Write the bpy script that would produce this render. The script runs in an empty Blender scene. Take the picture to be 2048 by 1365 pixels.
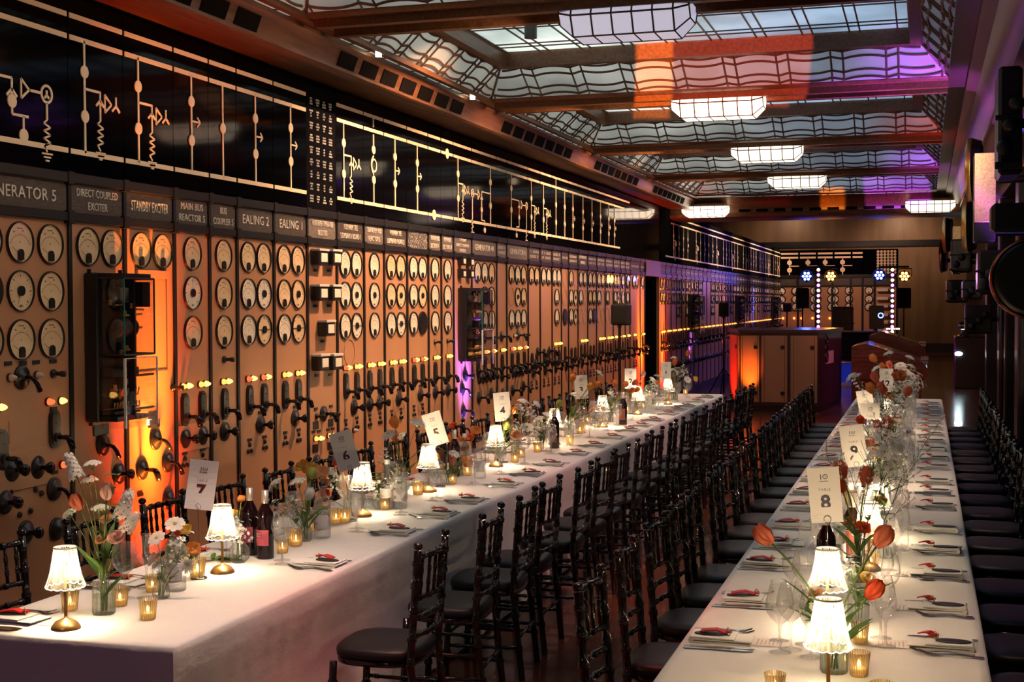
import bpy, math, random
from mathutils import Vector, Matrix, Euler
SC = bpy.context.scene
COL = SC.collection
rng = random.Random(7)
pi = math.pi

# ------------------------------------------------------------------ camera
FPX, CX, CY, ROLL, EYE = 2680.0, 1024.0, 682.5, 0.004, 1.88
_c, _s = math.cos(ROLL), math.sin(ROLL)
def _unroll(u, v):
    a, b = u-CX, v-CY
    return a*_c-b*_s, a*_s+b*_c
_ua, _va = _unroll(1850, 604)                 # vanishing point of the hall's long axis
PITCH = math.atan(-_va/FPX)
YAW = math.atan(_ua*math.cos(PITCH)/FPX)
FWD = Vector((-math.sin(YAW)*math.cos(PITCH), math.cos(YAW)*math.cos(PITCH), -math.sin(PITCH)))
R0 = Vector((math.cos(YAW), math.sin(YAW), 0))
U0 = R0.cross(FWD)
CAMPOS = Vector((0, 0, EYE))
cd = bpy.data.cameras.new('camera')
cam = bpy.data.objects.new('camera', cd); COL.objects.link(cam)
cd.sensor_width = 36; cd.sensor_fit = 'HORIZONTAL'; cd.lens = FPX/2048*36
cd.clip_start = 0.05; cd.clip_end = 200
cd.dof.use_dof = False
RX = R0*_c - U0*_s
UX = U0*_c + R0*_s
m = Matrix.Identity(4)
for i in range(3):
    m[i][0], m[i][1], m[i][2], m[i][3] = RX[i], UX[i], -FWD[i], CAMPOS[i]
cam.matrix_world = m
SC.camera = cam

# ------------------------------------------------------------------ view + world
vs = SC.view_settings
vs.view_transform = 'Standard'; vs.look = 'None'; vs.gamma = 1.0; vs.use_curve_mapping = False
vs.exposure = 0.0
SC.cycles.max_bounces = 8; SC.cycles.diffuse_bounces = 2; SC.cycles.glossy_bounces = 3
SC.cycles.transmission_bounces = 6; SC.cycles.transparent_max_bounces = 24
SC.cycles.caustics_reflective = False; SC.cycles.caustics_refractive = False
SC.cycles.sample_clamp_indirect = 3.0; SC.cycles.use_denoising = True
try: SC.cycles.denoiser = 'OPENIMAGEDENOISE'
except Exception: pass
w = bpy.data.worlds.new('dusk'); SC.world = w; w.use_nodes = True
w.node_tree.nodes['Background'].inputs[0].default_value = (0.10, 0.12, 0.2, 1)
w.node_tree.nodes['Background'].inputs[1].default_value = 0.02

# ------------------------------------------------------------------ lights of the room
def spot(name, loc, target, power, color, size=40, blend=0.6, rad=0.05):
    l = bpy.data.lights.new(name, 'SPOT'); l.energy = power; l.color = color
    l.spot_size = math.radians(size); l.spot_blend = blend; l.shadow_soft_size = rad
    o = bpy.data.objects.new(name, l); COL.objects.link(o); o.location = loc
    o.rotation_euler = (Vector(target)-Vector(loc)).to_track_quat('-Z', 'Y').to_euler()
    return o
def area(name, loc, rot, sx, sy, power, color, spread=180):
    l = bpy.data.lights.new(name, 'AREA'); l.shape = 'RECTANGLE'; l.size = sx; l.size_y = sy
    l.energy = power; l.color = color; l.spread = math.radians(spread)
    o = bpy.data.objects.new(name, l); COL.objects.link(o); o.location = loc; o.rotation_euler = rot
    return o
WARM = (1.0, 0.54, 0.29)
XW = -4.45                       # face of the control panels
# downlights washing the panels from the beams, plus one added inside a skylight
for y, p, tz, ty, sz in ((4.4, 20, 2.2, 4.6, 80), (8.3, 95, 2.6, 7.3, 84), (10.1, 620, 1.95, 10.3, 112), (12.15, 300, 1.9, 12.3, 118), (16.05, 330, 1.9, 16.2, 122), (19.9, 200, 1.9, 20.0, 122)):
    spot('panel_wash_light', (-2.95 if y > 9 else -2.2, y, 3.69 if y != 10.1 else 3.93), (-4.6, ty, tz), p, WARM, sz, 0.9, 0.04)
# downlights over the two long tables
for y, pa, pb in ((4.4, 240, 100), (8.3, 400, 130), (12.15, 420, 125), (16.05, 340, 105)):
    spot('table_wash_light', (-2.1, y, 3.69), (-2.7, y+0.2, 0.7), pa, (1.0, 0.72, 0.54), 60, 0.9, 0.05)
    spot('cloth_side_fill_light', (-1.0, y, 3.69), (-2.4, y+0.3, 0.35), pa*0.45, (1.0, 0.58, 0.50), 60, 0.9, 0.05)  # added fill on the cloth's aisle face
    spot('aisle_red_light', (-1.55, y+0.2, 3.69), (-1.6, y+0.5, 0.0), 260, (1.0, 0.04, 0.02), 40, 0.9, 0.05)  # added red spots tinting the aisle floor
    spot('table_wash_light', (-0.2, y, 3.69), (-0.3, y+0.2, 0.7), pb, (1.0, 0.66, 0.44), 62, 0.9, 0.05)
# daylight / backlight in the void over the leaded skylights
SKY_FAR = [7.98, 11.86, 15.76, 19.6, 23.5]
for k, yf in enumerate(SKY_FAR):
    area('skylight_glow_light', (-3.0, yf-1.65, 4.62), (0, 0, 0), 2.0, 3.2, 46, (0.90, 1.0, 0.90))
    area('skylight_glow_light', (-0.9, yf-1.65, 4.62), (0, 0, 0), 2.0, 3.2, 28, (0.50, 0.72, 1.0))
spot('near_end_fill_light', (-2.4, -0.5, 2.9), (-2.8, 3.9, 0.5), 60, (0.75, 0.42, 0.62), 50, 0.9, 0.1)  # added violet fill for the near end of the cloth
# coloured uplights at the foot of the panels
ORANGE, RED, VIOLET, BLUE = (1, 0.30, 0.03), (1, 0.05, 0.02), (0.36, 0.13, 1.0), (0.05, 0.08, 1.0)
for y, c, p in ((7.02, ORANGE, 2400), (12.78, VIOLET, 2600), (21.6, ORANGE, 2400), (23.45, ORANGE, 1800),
                (26.4, VIOLET, 2400), (31.0, (1, 0.15, 0.03), 900), (36.5, BLUE, 2000)):
    if c == ORANGE: spot('floor_uplight_light', (XW+0.30, y, 0.06), (XW-0.10, y, 1.7), 500, (1, 0.07, 0.01), 62, 1.0, 0.1)
    spot('floor_uplight_light', (XW+0.42, y, 0.06), (XW-0.02, y, 1.45), p*0.8, c, 25, 0.95, 0.10)
# ------------------------------------------------------------------ pixel -> place (on a known plane)
def ray(u, v):
    a, b = _unroll(u, v)
    return FWD + R0*(a/FPX) - U0*(b/FPX)
def onX(u, v, X): d = ray(u, v); return CAMPOS + d*(X/d.x)
def onY(u, v, Y): d = ray(u, v); return CAMPOS + d*(Y/d.y)
def onZ(u, v, Z): d = ray(u, v); return CAMPOS + d*((Z-EYE)/d.z)
def W(u, v): p = onX(u, v, XW); return p.y, p.z

KIDS = {}
# ------------------------------------------------------------------ materials
MATS = {}
def mat(name, color, rough=0.5, metal=0.0, emit=None, estr=0.0, coat=0.0, spec=0.5, sheen=0.0):
    if name in MATS: return MATS[name]
    m = bpy.data.materials.new(name); m.use_nodes = True
    b = m.node_tree.nodes['Principled BSDF']
    b.inputs['Base Color'].default_value = (*color, 1)
    b.inputs['Roughness'].default_value = rough; b.inputs['Metallic'].default_value = metal
    b.inputs['Specular IOR Level'].default_value = spec
    b.inputs['Coat Weight'].default_value = coat
    if sheen: b.inputs['Sheen Weight'].default_value = sheen
    if emit:
        b.inputs['Emission Color'].default_value = (*emit, 1); b.inputs['Emission Strength'].default_value = estr
    MATS[name] = m
    return m
def nodes(m): return m.node_tree.nodes, m.node_tree.links, m.node_tree.nodes['Principled BSDF']
def mottle(m, c1, c2, scale=4.0, stretch=(1, 1, 1), detail=4, bump=0.0, lo=0.35, hi=0.65, rough=None):
    N, L, b = nodes(m)
    tc = N.new('ShaderNodeTexCoord'); mp = N.new('ShaderNodeMapping'); nz = N.new('ShaderNodeTexNoise')
    cr = N.new('ShaderNodeValToRGB')
    mp.inputs['Scale'].default_value = stretch; nz.inputs['Scale'].default_value = scale; nz.inputs['Detail'].default_value = detail
    cr.color_ramp.elements[0].position = lo; cr.color_ramp.elements[0].color = (*c1, 1)
    cr.color_ramp.elements[1].position = hi; cr.color_ramp.elements[1].color = (*c2, 1)
    L.new(tc.outputs['Object'], mp.inputs[0]); L.new(mp.outputs[0], nz.inputs['Vector'])
    L.new(nz.outputs['Fac'], cr.inputs[0]); L.new(cr.outputs[0], b.inputs['Base Color'])
    if bump:
        bp = N.new('ShaderNodeBump'); bp.inputs['Strength'].default_value = bump; bp.inputs['Distance'].default_value = 0.01
        L.new(nz.outputs['Fac'], bp.inputs['Height']); L.new(bp.outputs[0], b.inputs['Normal'])
    if rough:
        mr = N.new('ShaderNodeMapRange'); mr.inputs['To Min'].default_value = rough[0]; mr.inputs['To Max'].default_value = rough[1]
        L.new(nz.outputs['Fac'], mr.inputs[0]); L.new(mr.outputs[0], b.inputs['Roughness'])
    return m
def thin_glass(name, tint=(1, 1, 1), edge=0.5, rough=0.02, body=0.0, bodycol=(1, 1, 1), gloss=(1, 1, 1), hi=0.5, lo=0.04, rim=0.0, ribs=0):
    """clear thin-walled glass: see-through face on, brighter and glossier at grazing angles; body = milky share"""
    m = bpy.data.materials.new(name); m.use_nodes = True
    N, L = m.node_tree.nodes, m.node_tree.links
    N.remove(N['Principled BSDF']); out = N['Material Output']
    tr = N.new('ShaderNodeBsdfTransparent'); tr.inputs[0].default_value = (*tint, 1)
    gl = N.new('ShaderNodeBsdfGlossy'); gl.inputs['Roughness'].default_value = rough; gl.inputs['Color'].default_value = (*gloss, 1)
    lw = N.new('ShaderNodeLayerWeight'); lw.inputs[0].default_value = edge
    mx = N.new('ShaderNodeMixShader'); mr = N.new('ShaderNodeMapRange')
    mr.inputs['To Min'].default_value = lo; mr.inputs['To Max'].default_value = hi
    L.new(lw.outputs['Facing'], mr.inputs[0]); L.new(mr.outputs[0], mx.inputs[0])
    if rim:                                     # white share at the edge stands in for refracted brightness
        dw = N.new('ShaderNodeBsdfDiffuse'); dw.inputs[0].default_value = (1, 0.98, 0.95, 1)
        tw = N.new('ShaderNodeBsdfTranslucent'); tw.inputs[0].default_value = (1, 0.98, 0.95, 1)
        ma = N.new('ShaderNodeMixShader'); L.new(dw.outputs[0], ma.inputs[1]); L.new(tw.outputs[0], ma.inputs[2])
        mb_ = N.new('ShaderNodeMixShader'); mb_.inputs[0].default_value = rim
        L.new(gl.outputs[0], mb_.inputs[1]); L.new(ma.outputs[0], mb_.inputs[2]); gl = mb_
    L.new(tr.outputs[0], mx.inputs[1]); L.new(gl.outputs[0], mx.inputs[2])
    last = mx
    if body:
        tl = N.new('ShaderNodeBsdfTranslucent'); tl.inputs[0].default_value = (*bodycol, 1)
        df = N.new('ShaderNodeBsdfDiffuse'); df.inputs[0].default_value = (*bodycol, 1)
        m2 = N.new('ShaderNodeMixShader'); m2.inputs[0].default_value = 0.4
        L.new(tl.outputs[0], m2.inputs[1]); L.new(df.outputs[0], m2.inputs[2])
        m3 = N.new('ShaderNodeMixShader'); m3.inputs[0].default_value = body
        if ribs:                                # pressed ribs round the glass: milkier between the flutes
            tc = N.new('ShaderNodeTexCoord'); sx = N.new('ShaderNodeSeparateXYZ'); at = N.new('ShaderNodeMath'); at.operation = 'ARCTAN2'
            mu = N.new('ShaderNodeMath'); mu.operation = 'MULTIPLY'; mu.inputs[1].default_value = ribs
            sn = N.new('ShaderNodeMath'); sn.operation = 'SINE'; rg_ = N.new('ShaderNodeMapRange')
            rg_.inputs['From Min'].default_value = -0.2; rg_.inputs['From Max'].default_value = 1.0; rg_.inputs['To Min'].default_value = body*0.25; rg_.inputs['To Max'].default_value = body*2.2
            L.new(tc.outputs['Object'], sx.inputs[0]); L.new(sx.outputs['Y'], at.inputs[0]); L.new(sx.outputs['X'], at.inputs[1])
            L.new(at.outputs[0], mu.inputs[0]); L.new(mu.outputs[0], sn.inputs[0]); L.new(sn.outputs[0], rg_.inputs[0]); L.new(rg_.outputs[0], m3.inputs[0])
        L.new(mx.outputs[0], m3.inputs[1]); L.new(m2.outputs[0], m3.inputs[2]); last = m3
    L.new(last.outputs[0], out.inputs[0]); MATS[name] = m
    return m
def petal(name, c, t=0.45):
    m = bpy.data.materials.new(name); m.use_nodes = True
    N, L, b = nodes(m); b.inputs['Base Color'].default_value = (*c, 1); b.inputs['Roughness'].default_value = 0.55
    tl = N.new('ShaderNodeBsdfTranslucent'); tl.inputs[0].default_value = (*c, 1)
    mx = N.new('ShaderNodeMixShader'); mx.inputs[0].default_value = t
    L.new(b.outputs[0], mx.inputs[1]); L.new(tl.outputs[0], mx.inputs[2]); L.new(mx.outputs[0], N['Material Output'].inputs[0])
    MATS[name] = m
    return m
def emis(name, c, s): return mat(name, (0.02, 0.02, 0.02), 0.5, emit=c, estr=s)

BLACK = mat('black_enamel', (0.012, 0.012, 0.014), 0.3)
DKMETAL = mat('dark_steel', (0.013, 0.013, 0.015), 0.42, 0.2, spec=0.35)
LACQ = mat('black_lacquer', (0.006, 0.006, 0.007), 0.12, spec=0.4, coat=0.25)
VINYL = mat('black_vinyl', (0.009, 0.010, 0.012), 0.45, spec=0.28)
BRASS = mat('brass', (0.92, 0.54, 0.19), 0.30, 0.9)
STEEL = mat('cutlery_steel', (0.62, 0.62, 0.64), 0.14, 1.0)
PANEL = mottle(mat('painted_panel', (0.5, 0.34, 0.23), 0.42), (0.44, 0.225, 0.118), (0.52, 0.275, 0.15), 1.6, (1, 1, 0.5), 5, lo=0.3, hi=0.7)
PLATE = mottle(mat('nameplate_metal', (0.15, 0.13, 0.11), 0.5, 0.1), (0.045, 0.036, 0.03), (0.085, 0.07, 0.06), 18, (1, 1, 6), 4)
PLATEL = mottle(mat('nameplate_pale', (0.3, 0.27, 0.24), 0.5, 0.1), (0.12, 0.10, 0.088), (0.21, 0.18, 0.16), 18, (1, 1, 6), 4)
LETTER = mat('raised_letters', (0.74, 0.68, 0.62), 0.4)
SPECK = mottle(mat('speckled_plate', (0.2, 0.2, 0.2), 0.5), (0.03, 0.03, 0.03), (0.5, 0.47, 0.42), 90, (1, 1, 1), 2, lo=0.5, hi=0.62)
GLASSBLK = mat('black_glass', (0.002, 0.002, 0.003), 0.06, spec=0.05)
CREAMLINE = mat('cream_inlay', (0.95, 0.74, 0.52), 0.5)
DIALFACE = mottle(mat('dial_card', (0.78, 0.66, 0.46), 0.6), (0.78, 0.57, 0.34), (0.86, 0.66, 0.42), 7)
DIALPALE = mottle(mat('dial_card_pale', (0.85, 0.8, 0.7), 0.6), (0.82, 0.74, 0.60), (0.90, 0.83, 0.70), 7)
INK = mat('dial_ink', (0.16, 0.09, 0.045), 0.6)
DIALGLASS = thin_glass('dial_glass', (1, 1, 1), 0.15, 0.03, hi=0.3, lo=0.02)
GLASS = thin_glass('wine_glass_clear', (0.99, 0.99, 0.99), 0.42, 0.02, 0.03, hi=0.55, rim=0.35)
VASEGL = thin_glass('vase_glass', (0.95, 0.97, 0.94), 0.5, 0.05, 0.05, hi=0.6, rim=0.35, ribs=14)
BOTTLEGL = thin_glass('clear_bottle_glass', (0.95, 0.96, 0.96), 0.5, 0.03, 0.03, hi=0.55, rim=0.3)
ACRYL = thin_glass('clear_acrylic', (0.95, 0.95, 0.97), 0.3, 0.02, hi=0.35)
ACREDGE = mat('acrylic_edge', (0.75, 0.8, 0.8), 0.2)
GREENEDGE = mat('glass_edge_green', (0.02, 0.22, 0.16), 0.15)
CRYSTAL = thin_glass('lamp_crystal', (0.98, 0.97, 0.94), 0.6, 0.08, 0.10, (1, 0.95, 0.85), hi=0.5, rim=0.2, ribs=24)
MERCURY = thin_glass('gold_mercury_glass', (0.97, 0.84, 0.60), 0.5, 0.2, 0.40, (0.97, 0.83, 0.58), (1, 0.85, 0.6), ribs=24)
WAX = mat('candle_wax', (0.9, 0.8, 0.62), 0.5, emit=(1, 0.62, 0.25), estr=0.5)  # flame-lit glow of the wax put in as emission
CLOTH = mat('white_tablecloth', (0.74, 0.72, 0.70), 0.8, sheen=0.2)
NAPKIN = mat('white_napkin', (0.78, 0.76, 0.73), 0.85)
PAPER = mat('card_paper', (0.80, 0.77, 0.75), 0.6)
REDLEA = mat('red_leather', (0.55, 0.02, 0.02), 0.45)
NAVY = mat('navy_print', (0.012, 0.014, 0.05), 0.5)
MAROON = mat('maroon_print', (0.10, 0.006, 0.015), 0.5)
WOODC = mottle(mat('ceiling_wood', (0.12, 0.06, 0.03), 0.4), (0.075, 0.028, 0.011), (0.135, 0.055, 0.022), 3, (12, 1, 12), 5)
WOODF = mottle(mat('wall_veneer', (0.3, 0.17, 0.09), 0.4), (0.20, 0.115, 0.065), (0.34, 0.21, 0.12), 1.1, (3, 1, 0.35), 6, lo=0.3, hi=0.75)
MAHOG = mottle(mat('mahogany', (0.1, 0.02, 0.012), 0.25, coat=0.4), (0.05, 0.010, 0.006), (0.13, 0.026, 0.014), 2, (1, 1, 8), 5)
LEAD = mat('lattice_bars', (0.075, 0.035, 0.018), 0.5)
BOARD = mat('black_board', (0.006, 0.006, 0.008), 0.5, spec=0.0)
DARKWALL = mat('dark_wall', (0.010, 0.009, 0.012), 0.5)
GREEN = petal('stem_green', (0.16, 0.26, 0.05), 0.2)
LEAF = petal('leaf_green', (0.10, 0.20, 0.04), 0.3)
TWIG = mat('dark_twig', (0.05, 0.03, 0.02), 0.7)
WINEGL = mat('dark_wine_glass', (0.012, 0.004, 0.005), 0.06, coat=0.5)
CAPSULE = mat('silver_capsule', (0.62, 0.55, 0.48), 0.3, 0.6)
PINKLAB = mat('pink_label', (0.55, 0.10, 0.16), 0.6)
GOLDPL = mottle(mat('gold_plate', (0.7, 0.5, 0.25), 0.3, 0.9), (0.62, 0.42, 0.2), (0.8, 0.6, 0.32), 60)

# ------------------------------------------------------------------ mesh building
class MB:
    def __init__(s): s.v, s.f = [], []
    def add(s, vs, fs):
        n = len(s.v); s.v += [tuple(p) for p in vs]; s.f += [tuple(i+n for i in q) for q in fs]; return s
    def box(s, x0, x1, y0, y1, z0, z1):
        return s.add([(x0,y0,z0),(x1,y0,z0),(x1,y1,z0),(x0,y1,z0),(x0,y0,z1),(x1,y0,z1),(x1,y1,z1),(x0,y1,z1)],
                     [(0,3,2,1),(4,5,6,7),(0,1,5,4),(1,2,6,5),(2,3,7,6),(3,0,4,7)])
    def bbox(s, x0, x1, y0, y1, z0, z1, b=0.004):
        """box with all edges chamfered"""
        vs, idx = [], {}
        X, Y, Z = (x0, x1), (y0, y1), (z0, z1)
        for i in (0, 1):
            for j in (0, 1):
                for k in (0, 1):
                    sx, sy, sz = (1, -1)[i], (1, -1)[j], (1, -1)[k]
                    for a in range(3):
                        p = [X[i]+sx*b, Y[j]+sy*b, Z[k]+sz*b]; p[a] = (X[i], Y[j], Z[k])[a]
                        idx[(i, j, k, a)] = len(vs); vs.append(p)
        I = lambda i, j, k, a: idx[(i, j, k, a)]
        fs = [(I(0,0,0,0),I(0,0,1,0),I(0,1,1,0),I(0,1,0,0)), (I(1,0,0,0),I(1,1,0,0),I(1,1,1,0),I(1,0,1,0)),
              (I(0,0,0,1),I(1,0,0,1),I(1,0,1,1),I(0,0,1,1)), (I(0,1,0,1),I(0,1,1,1),I(1,1,1,1),I(1,1,0,1)),
              (I(0,0,0,2),I(0,1,0,2),I(1,1,0,2),I(1,0,0,2)), (I(0,0,1,2),I(1,0,1,2),I(1,1,1,2),I(0,1,1,2))]
        for p in (0, 1):
            for q in (0, 1):
                fs.append((I(p,q,0,0),I(p,q,1,0),I(p,q,1,1),I(p,q,0,1)))
                fs.append((I(p,0,q,0),I(p,1,q,0),I(p,1,q,2),I(p,0,q,2)))
                fs.append((I(0,p,q,1),I(1,p,q,1),I(1,p,q,2),I(0,p,q,2)))
        for i in (0, 1):
            for j in (0, 1):
                for k in (0, 1): fs.append((I(i,j,k,0),I(i,j,k,1),I(i,j,k,2)))
        return s.add(vs, fs)
    def prism(s, poly, fn, t0, t1):
        """poly of (a,b); fn(a,b,t) -> xyz"""
        n = len(poly)
        vs = [fn(a, b, t0) for a, b in poly]+[fn(a, b, t1) for a, b in poly]
        fs = [tuple(range(n-1, -1, -1)), tuple(range(n, 2*n))]+[(i, (i+1) % n, n+(i+1) % n, n+i) for i in range(n)]
        return s.add(vs, fs)
    def tube(s, pts, r, n=8, cap=True):
        pts = [Vector(p) for p in pts]; k = len(pts)
        rs = r if isinstance(r, (list, tuple)) else [r]*k
        up = None; vs = []; fs = []
        for i, p in enumerate(pts):
            t = (pts[min(i+1, k-1)]-pts[max(i-1, 0)])
            t = t.normalized() if t.length > 1e-9 else Vector((0, 0, 1))
            if up is None:
                a = Vector((0, 0, 1)) if abs(t.z) < 0.9 else Vector((1, 0, 0))
                up = (a - t*a.dot(t)).normalized()
            else:
                up = up - t*up.dot(t)
                up = up.normalized() if up.length > 1e-6 else t.orthogonal().normalized()
            b = t.cross(up)
            for j in range(n):
                an = 2*pi*j/n
                vs.append(p+(up*math.cos(an)+b*math.sin(an))*rs[i])
        for i in range(k-1):
            for j in range(n):
                fs.append((i*n+j, i*n+(j+1) % n, (i+1)*n+(j+1) % n, (i+1)*n+j))
        if cap: fs += [tuple(range(n-1, -1, -1)), tuple(range((k-1)*n, k*n))]
        return s.add(vs, fs)
    def lathe(s, prof, n=16, M=None, fn=None):
        """profile of (r, z) about z; M = Matrix; fn(angle, r, z)->(r, z) modulates"""
        vs, fs, k = [], [], len(prof)
        for r, z in prof:
            for j in range(n):
                an = 2*pi*j/n; rr, zz = fn(an, r, z) if fn else (r, z)
                p = Vector((rr*math.cos(an), rr*math.sin(an), zz)); vs.append(M @ p if M else p)
        for i in range(k-1):
            for j in range(n):
                fs.append((i*n+j, i*n+(j+1) % n, (i+1)*n+(j+1) % n, (i+1)*n+j))
        return s.add(vs, fs)
    def disc(s, r, n=16, M=None, z=0.0, ry=None):
        vs = [Vector((r*math.cos(2*pi*j/n), (ry or r)*math.sin(2*pi*j/n), z)) for j in range(n)]
        return s.add([M @ p if M else p for p in vs], [tuple(range(n))])
    def cyl(s, r, z0, z1, n=12, M=None):
        s.lathe([(r, z0), (r, z1)], n, M); s.disc(r, n, M, z1)
        k = len(s.v)-n
        return s.add([M @ Vector((r*math.cos(2*pi*j/n), r*math.sin(2*pi*j/n), z0)) if M else (r*math.cos(2*pi*j/n), r*math.sin(2*pi*j/n), z0) for j in range(n)], [tuple(range(n-1, -1, -1))])
    def ball(s, c, r, n=8, k=6, sz=1.0):
        M = Matrix.Translation(Vector(c))
        return s.lathe([(max(r*math.sin(pi*i/k), 1e-4), -r*sz*math.cos(pi*i/k)) for i in range(k+1)], n, M)
    def mesh(s, name, m=None, smooth=False):
        me = bpy.data.meshes.new(name); me.from_pydata(s.v, [], s.f)
        if m: me.materials.append(m)
        if smooth:
            me.polygons.foreach_set('use_smooth', [True]*len(me.polygons))
        return me
    def build(s, name, m, parent=None, smooth=False, loc=None, rot=None):
        return link(s.mesh(name, m, smooth), name, parent, loc, rot)
def link(me, name, parent=None, loc=None, rot=None, scale=None):
    o = bpy.data.objects.new(name, me); COL.objects.link(o)
    if parent: o.parent = parent; KIDS.setdefault(parent.name, []).append(o)
    if loc is not None: o.location = loc
    if rot is not None: o.rotation_euler = rot
    if scale is not None: o.scale = scale if isinstance(scale, (tuple, list, Vector)) else (scale,)*3
    return o
def autosmooth(o, ang=35):
    me = o.data
    me.polygons.foreach_set('use_smooth', [True]*len(me.polygons))
    try: me.set_sharp_from_angle(angle=math.radians(ang))
    except Exception: pass
    return o
def tag(o, label, cat, group=None, kind=None):
    if label: o['label'] = label
    if cat: o['category'] = cat
    if group: o['group'] = group
    if kind: o['kind'] = kind
    return o
def thing(name, label, cat, loc=(0, 0, 0), rz=0.0, group=None):
    o = bpy.data.objects.new(name, None); COL.objects.link(o); o.empty_display_size = 0.05
    o.location = loc; o.rotation_euler = (0, 0, rz)
    return tag(o, label, cat, group)
def struct(o): o['kind'] = 'structure'; return o
def dup(o, loc=None, rz=None, label=None, parent=None, group=None):
    c = o.copy(); COL.objects.link(c)
    if parent is not None: c.parent = parent; KIDS.setdefault(parent.name, []).append(c)
    if loc is not None: c.location = loc
    if rz is not None: c.rotation_euler = (0, 0, rz)
    if label: c['label'] = label
    if group: c['group'] = group
    for ch in list(KIDS.get(o.name, ())): dup(ch, parent=c)
    return c
def textmesh(lines, w, h, m, thick=0.002, track=1.0, leading=1.15, align='CENTER', bold=0.0, asp=1.0):
    """raised capitals fitted into w x h, centred on the origin, in the XY plane"""
    cu = bpy.data.curves.new('lettering', 'FONT'); cu.body = '\n'.join(lines); cu.align_x = align
    cu.space_line = leading; cu.space_character = track; cu.extrude = 0.01; cu.offset = bold; cu.resolution_u = 2
    ob = bpy.data.objects.new('lettering', cu)
    me = bpy.data.meshes.new_from_object(ob)
    bpy.data.objects.remove(ob); bpy.data.curves.remove(cu)
    xs = [v.co.x for v in me.vertices]; ys = [v.co.y for v in me.vertices]
    if not xs: return me
    x0, x1, y0, y1 = min(xs), max(xs), min(ys), max(ys)
    kx, ky = w/max(x1-x0, 1e-4), h/max(y1-y0, 1e-4)
    kx = min(kx, ky*asp); ky = min(ky, kx*3.0)
    for v in me.vertices:
        v.co = Vector(((v.co.x-(x0+x1)/2)*kx, (v.co.y-(y0+y1)/2)*ky, v.co.z*thick/0.01))
    me.materials.clear(); me.materials.append(m)
    return me
WALLROT = (pi/2, 0, pi/2)          # XY plane -> stands on the panel wall, facing the room (+X)
FRONTROT = (pi/2, 0, 0)            # XY plane -> upright, facing the camera end (-Y)
ORD = ['first','second','third','fourth','fifth','sixth','seventh','eighth','ninth','tenth','eleventh','twelfth','thirteenth',
       'fourteenth','fifteenth','sixteenth','seventeenth','eighteenth','nineteenth','twentieth','twenty-first','twenty-second',
       'twenty-third','twenty-fourth','twenty-fifth','twenty-sixth','twenty-seventh','twenty-eighth','twenty-ninth','thirtieth']
def nth(i): return ORD[i] if i < len(ORD) else 'far %s' % ORD[i % 30]
# ================================================================== SETTING
XR = 1.45
def plank_floor():
    m = mat('polished_floor', (0.1, 0.03, 0.015), 0.16)
    N, L, b = nodes(m)
    tc = N.new('ShaderNodeTexCoord'); mp = N.new('ShaderNodeMapping'); br = N.new('ShaderNodeTexBrick'); nz = N.new('ShaderNodeTexNoise')
    mp.inputs['Rotation'].default_value = (0, 0, 0)
    br.inputs['Scale'].default_value = 1.0; br.inputs['Brick Width'].default_value = 1.1; br.inputs['Row Height'].default_value = 0.09
    br.inputs['Mortar Size'].default_value = 0.002; br.inputs['Color1'].default_value = (0.11, 0.035, 0.018, 1)
    br.inputs['Color2'].default_value = (0.16, 0.052, 0.026, 1); br.inputs['Mortar'].default_value = (0.03, 0.01, 0.006, 1)
    nz.inputs['Scale'].default_value = 6; nz.inputs['Detail'].default_value = 4
    L.new(tc.outputs['Object'], mp.inputs[0]); L.new(mp.outputs[0], br.inputs['Vector']); L.new(tc.outputs['Object'], nz.inputs['Vector'])
    L.new(br.outputs['Color'], b.inputs['Base Color'])
    mr = N.new('ShaderNodeMapRange'); mr.inputs['To Min'].default_value = 0.10; mr.inputs['To Max'].default_value = 0.26
    L.new(nz.outputs['Fac'], mr.inputs[0]); L.new(mr.outputs[0], b.inputs['Roughness'])
    b.inputs['Coat Weight'].default_value = 0.3
    return m
struct(MB().box(-8.0, 4.0, -2.2, 53.2, -0.12, 0.0).build('floor', plank_floor()))
# left wall behind the panels, with the doorway between the two runs of panels
YD0, YD1 = 21.95, 23.15
struct(MB().box(-4.75, -4.52, -2.0, YD0, 0, 3.57).box(-4.75, -4.52, YD1, 44.3, 0, 3.57).box(-4.75, -4.52, YD0, YD1, 2.34, 3.57).build('wall_left', BOARD))
struct(MB().box(-6.3, -6.2, YD0-0.6, YD1+0.6, 0, 2.6).build('wall_passage', DARKWALL))
struct(MB().box(-4.52, -4.40, -2.0, YD0, 0, 0.22).box(-4.52, -4.40, YD1, 44.0, 0, 0.22).build('baseboard_left', DKMETAL))
struct(MB().box(-8, 4, 52.0, 52.2, 0, 5.4).build('wall_far', WOODF))
fw = MB()
for u, v, h in ((1700, 488, 0.22),):
    z = onY(u, v, 51.9).z; fw.box(-8, 4, 51.9, 52.0, z-h/2, z+h/2)
struct(fw.build('trim_1', BLACK))
struct(MB().box(-8, 4, 51.88, 52.0, 0, 0.34).build('baseboard_far', BLACK))
struct(MB().box(-8, 4, 24.6, 53.2, 5.4, 5.6).build('ceiling_far', DARKWALL))
struct(MB().box(-8.1, -8.0, 24, 52, 0, 5.4).box(-8, -4.75, 24.0, 24.1, 0, 5.4).build('wall_left_rear', DARKWALL))
struct(MB().box(-8, 4, -2.2, -2.0, 0, 4.7).build('wall_near', DARKWALL))
PIL = (4.4, 8.3, 12.15, 16.05, 19.9, 23.9)
wr = MB().box(XR, XR+0.15, -2.0, 52, 0, 5.4)
struct(wr.build('wall_right', DARKWALL))
for i, y in enumerate(PIL):
    struct(MB().bbox(0.98, XR, y-0.28, y+0.28, 0, 3.32, 0.02).build('trim_%d' % (i+2), mat('pilaster_dark', (0.03, 0.022, 0.024), 0.3)))
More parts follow.
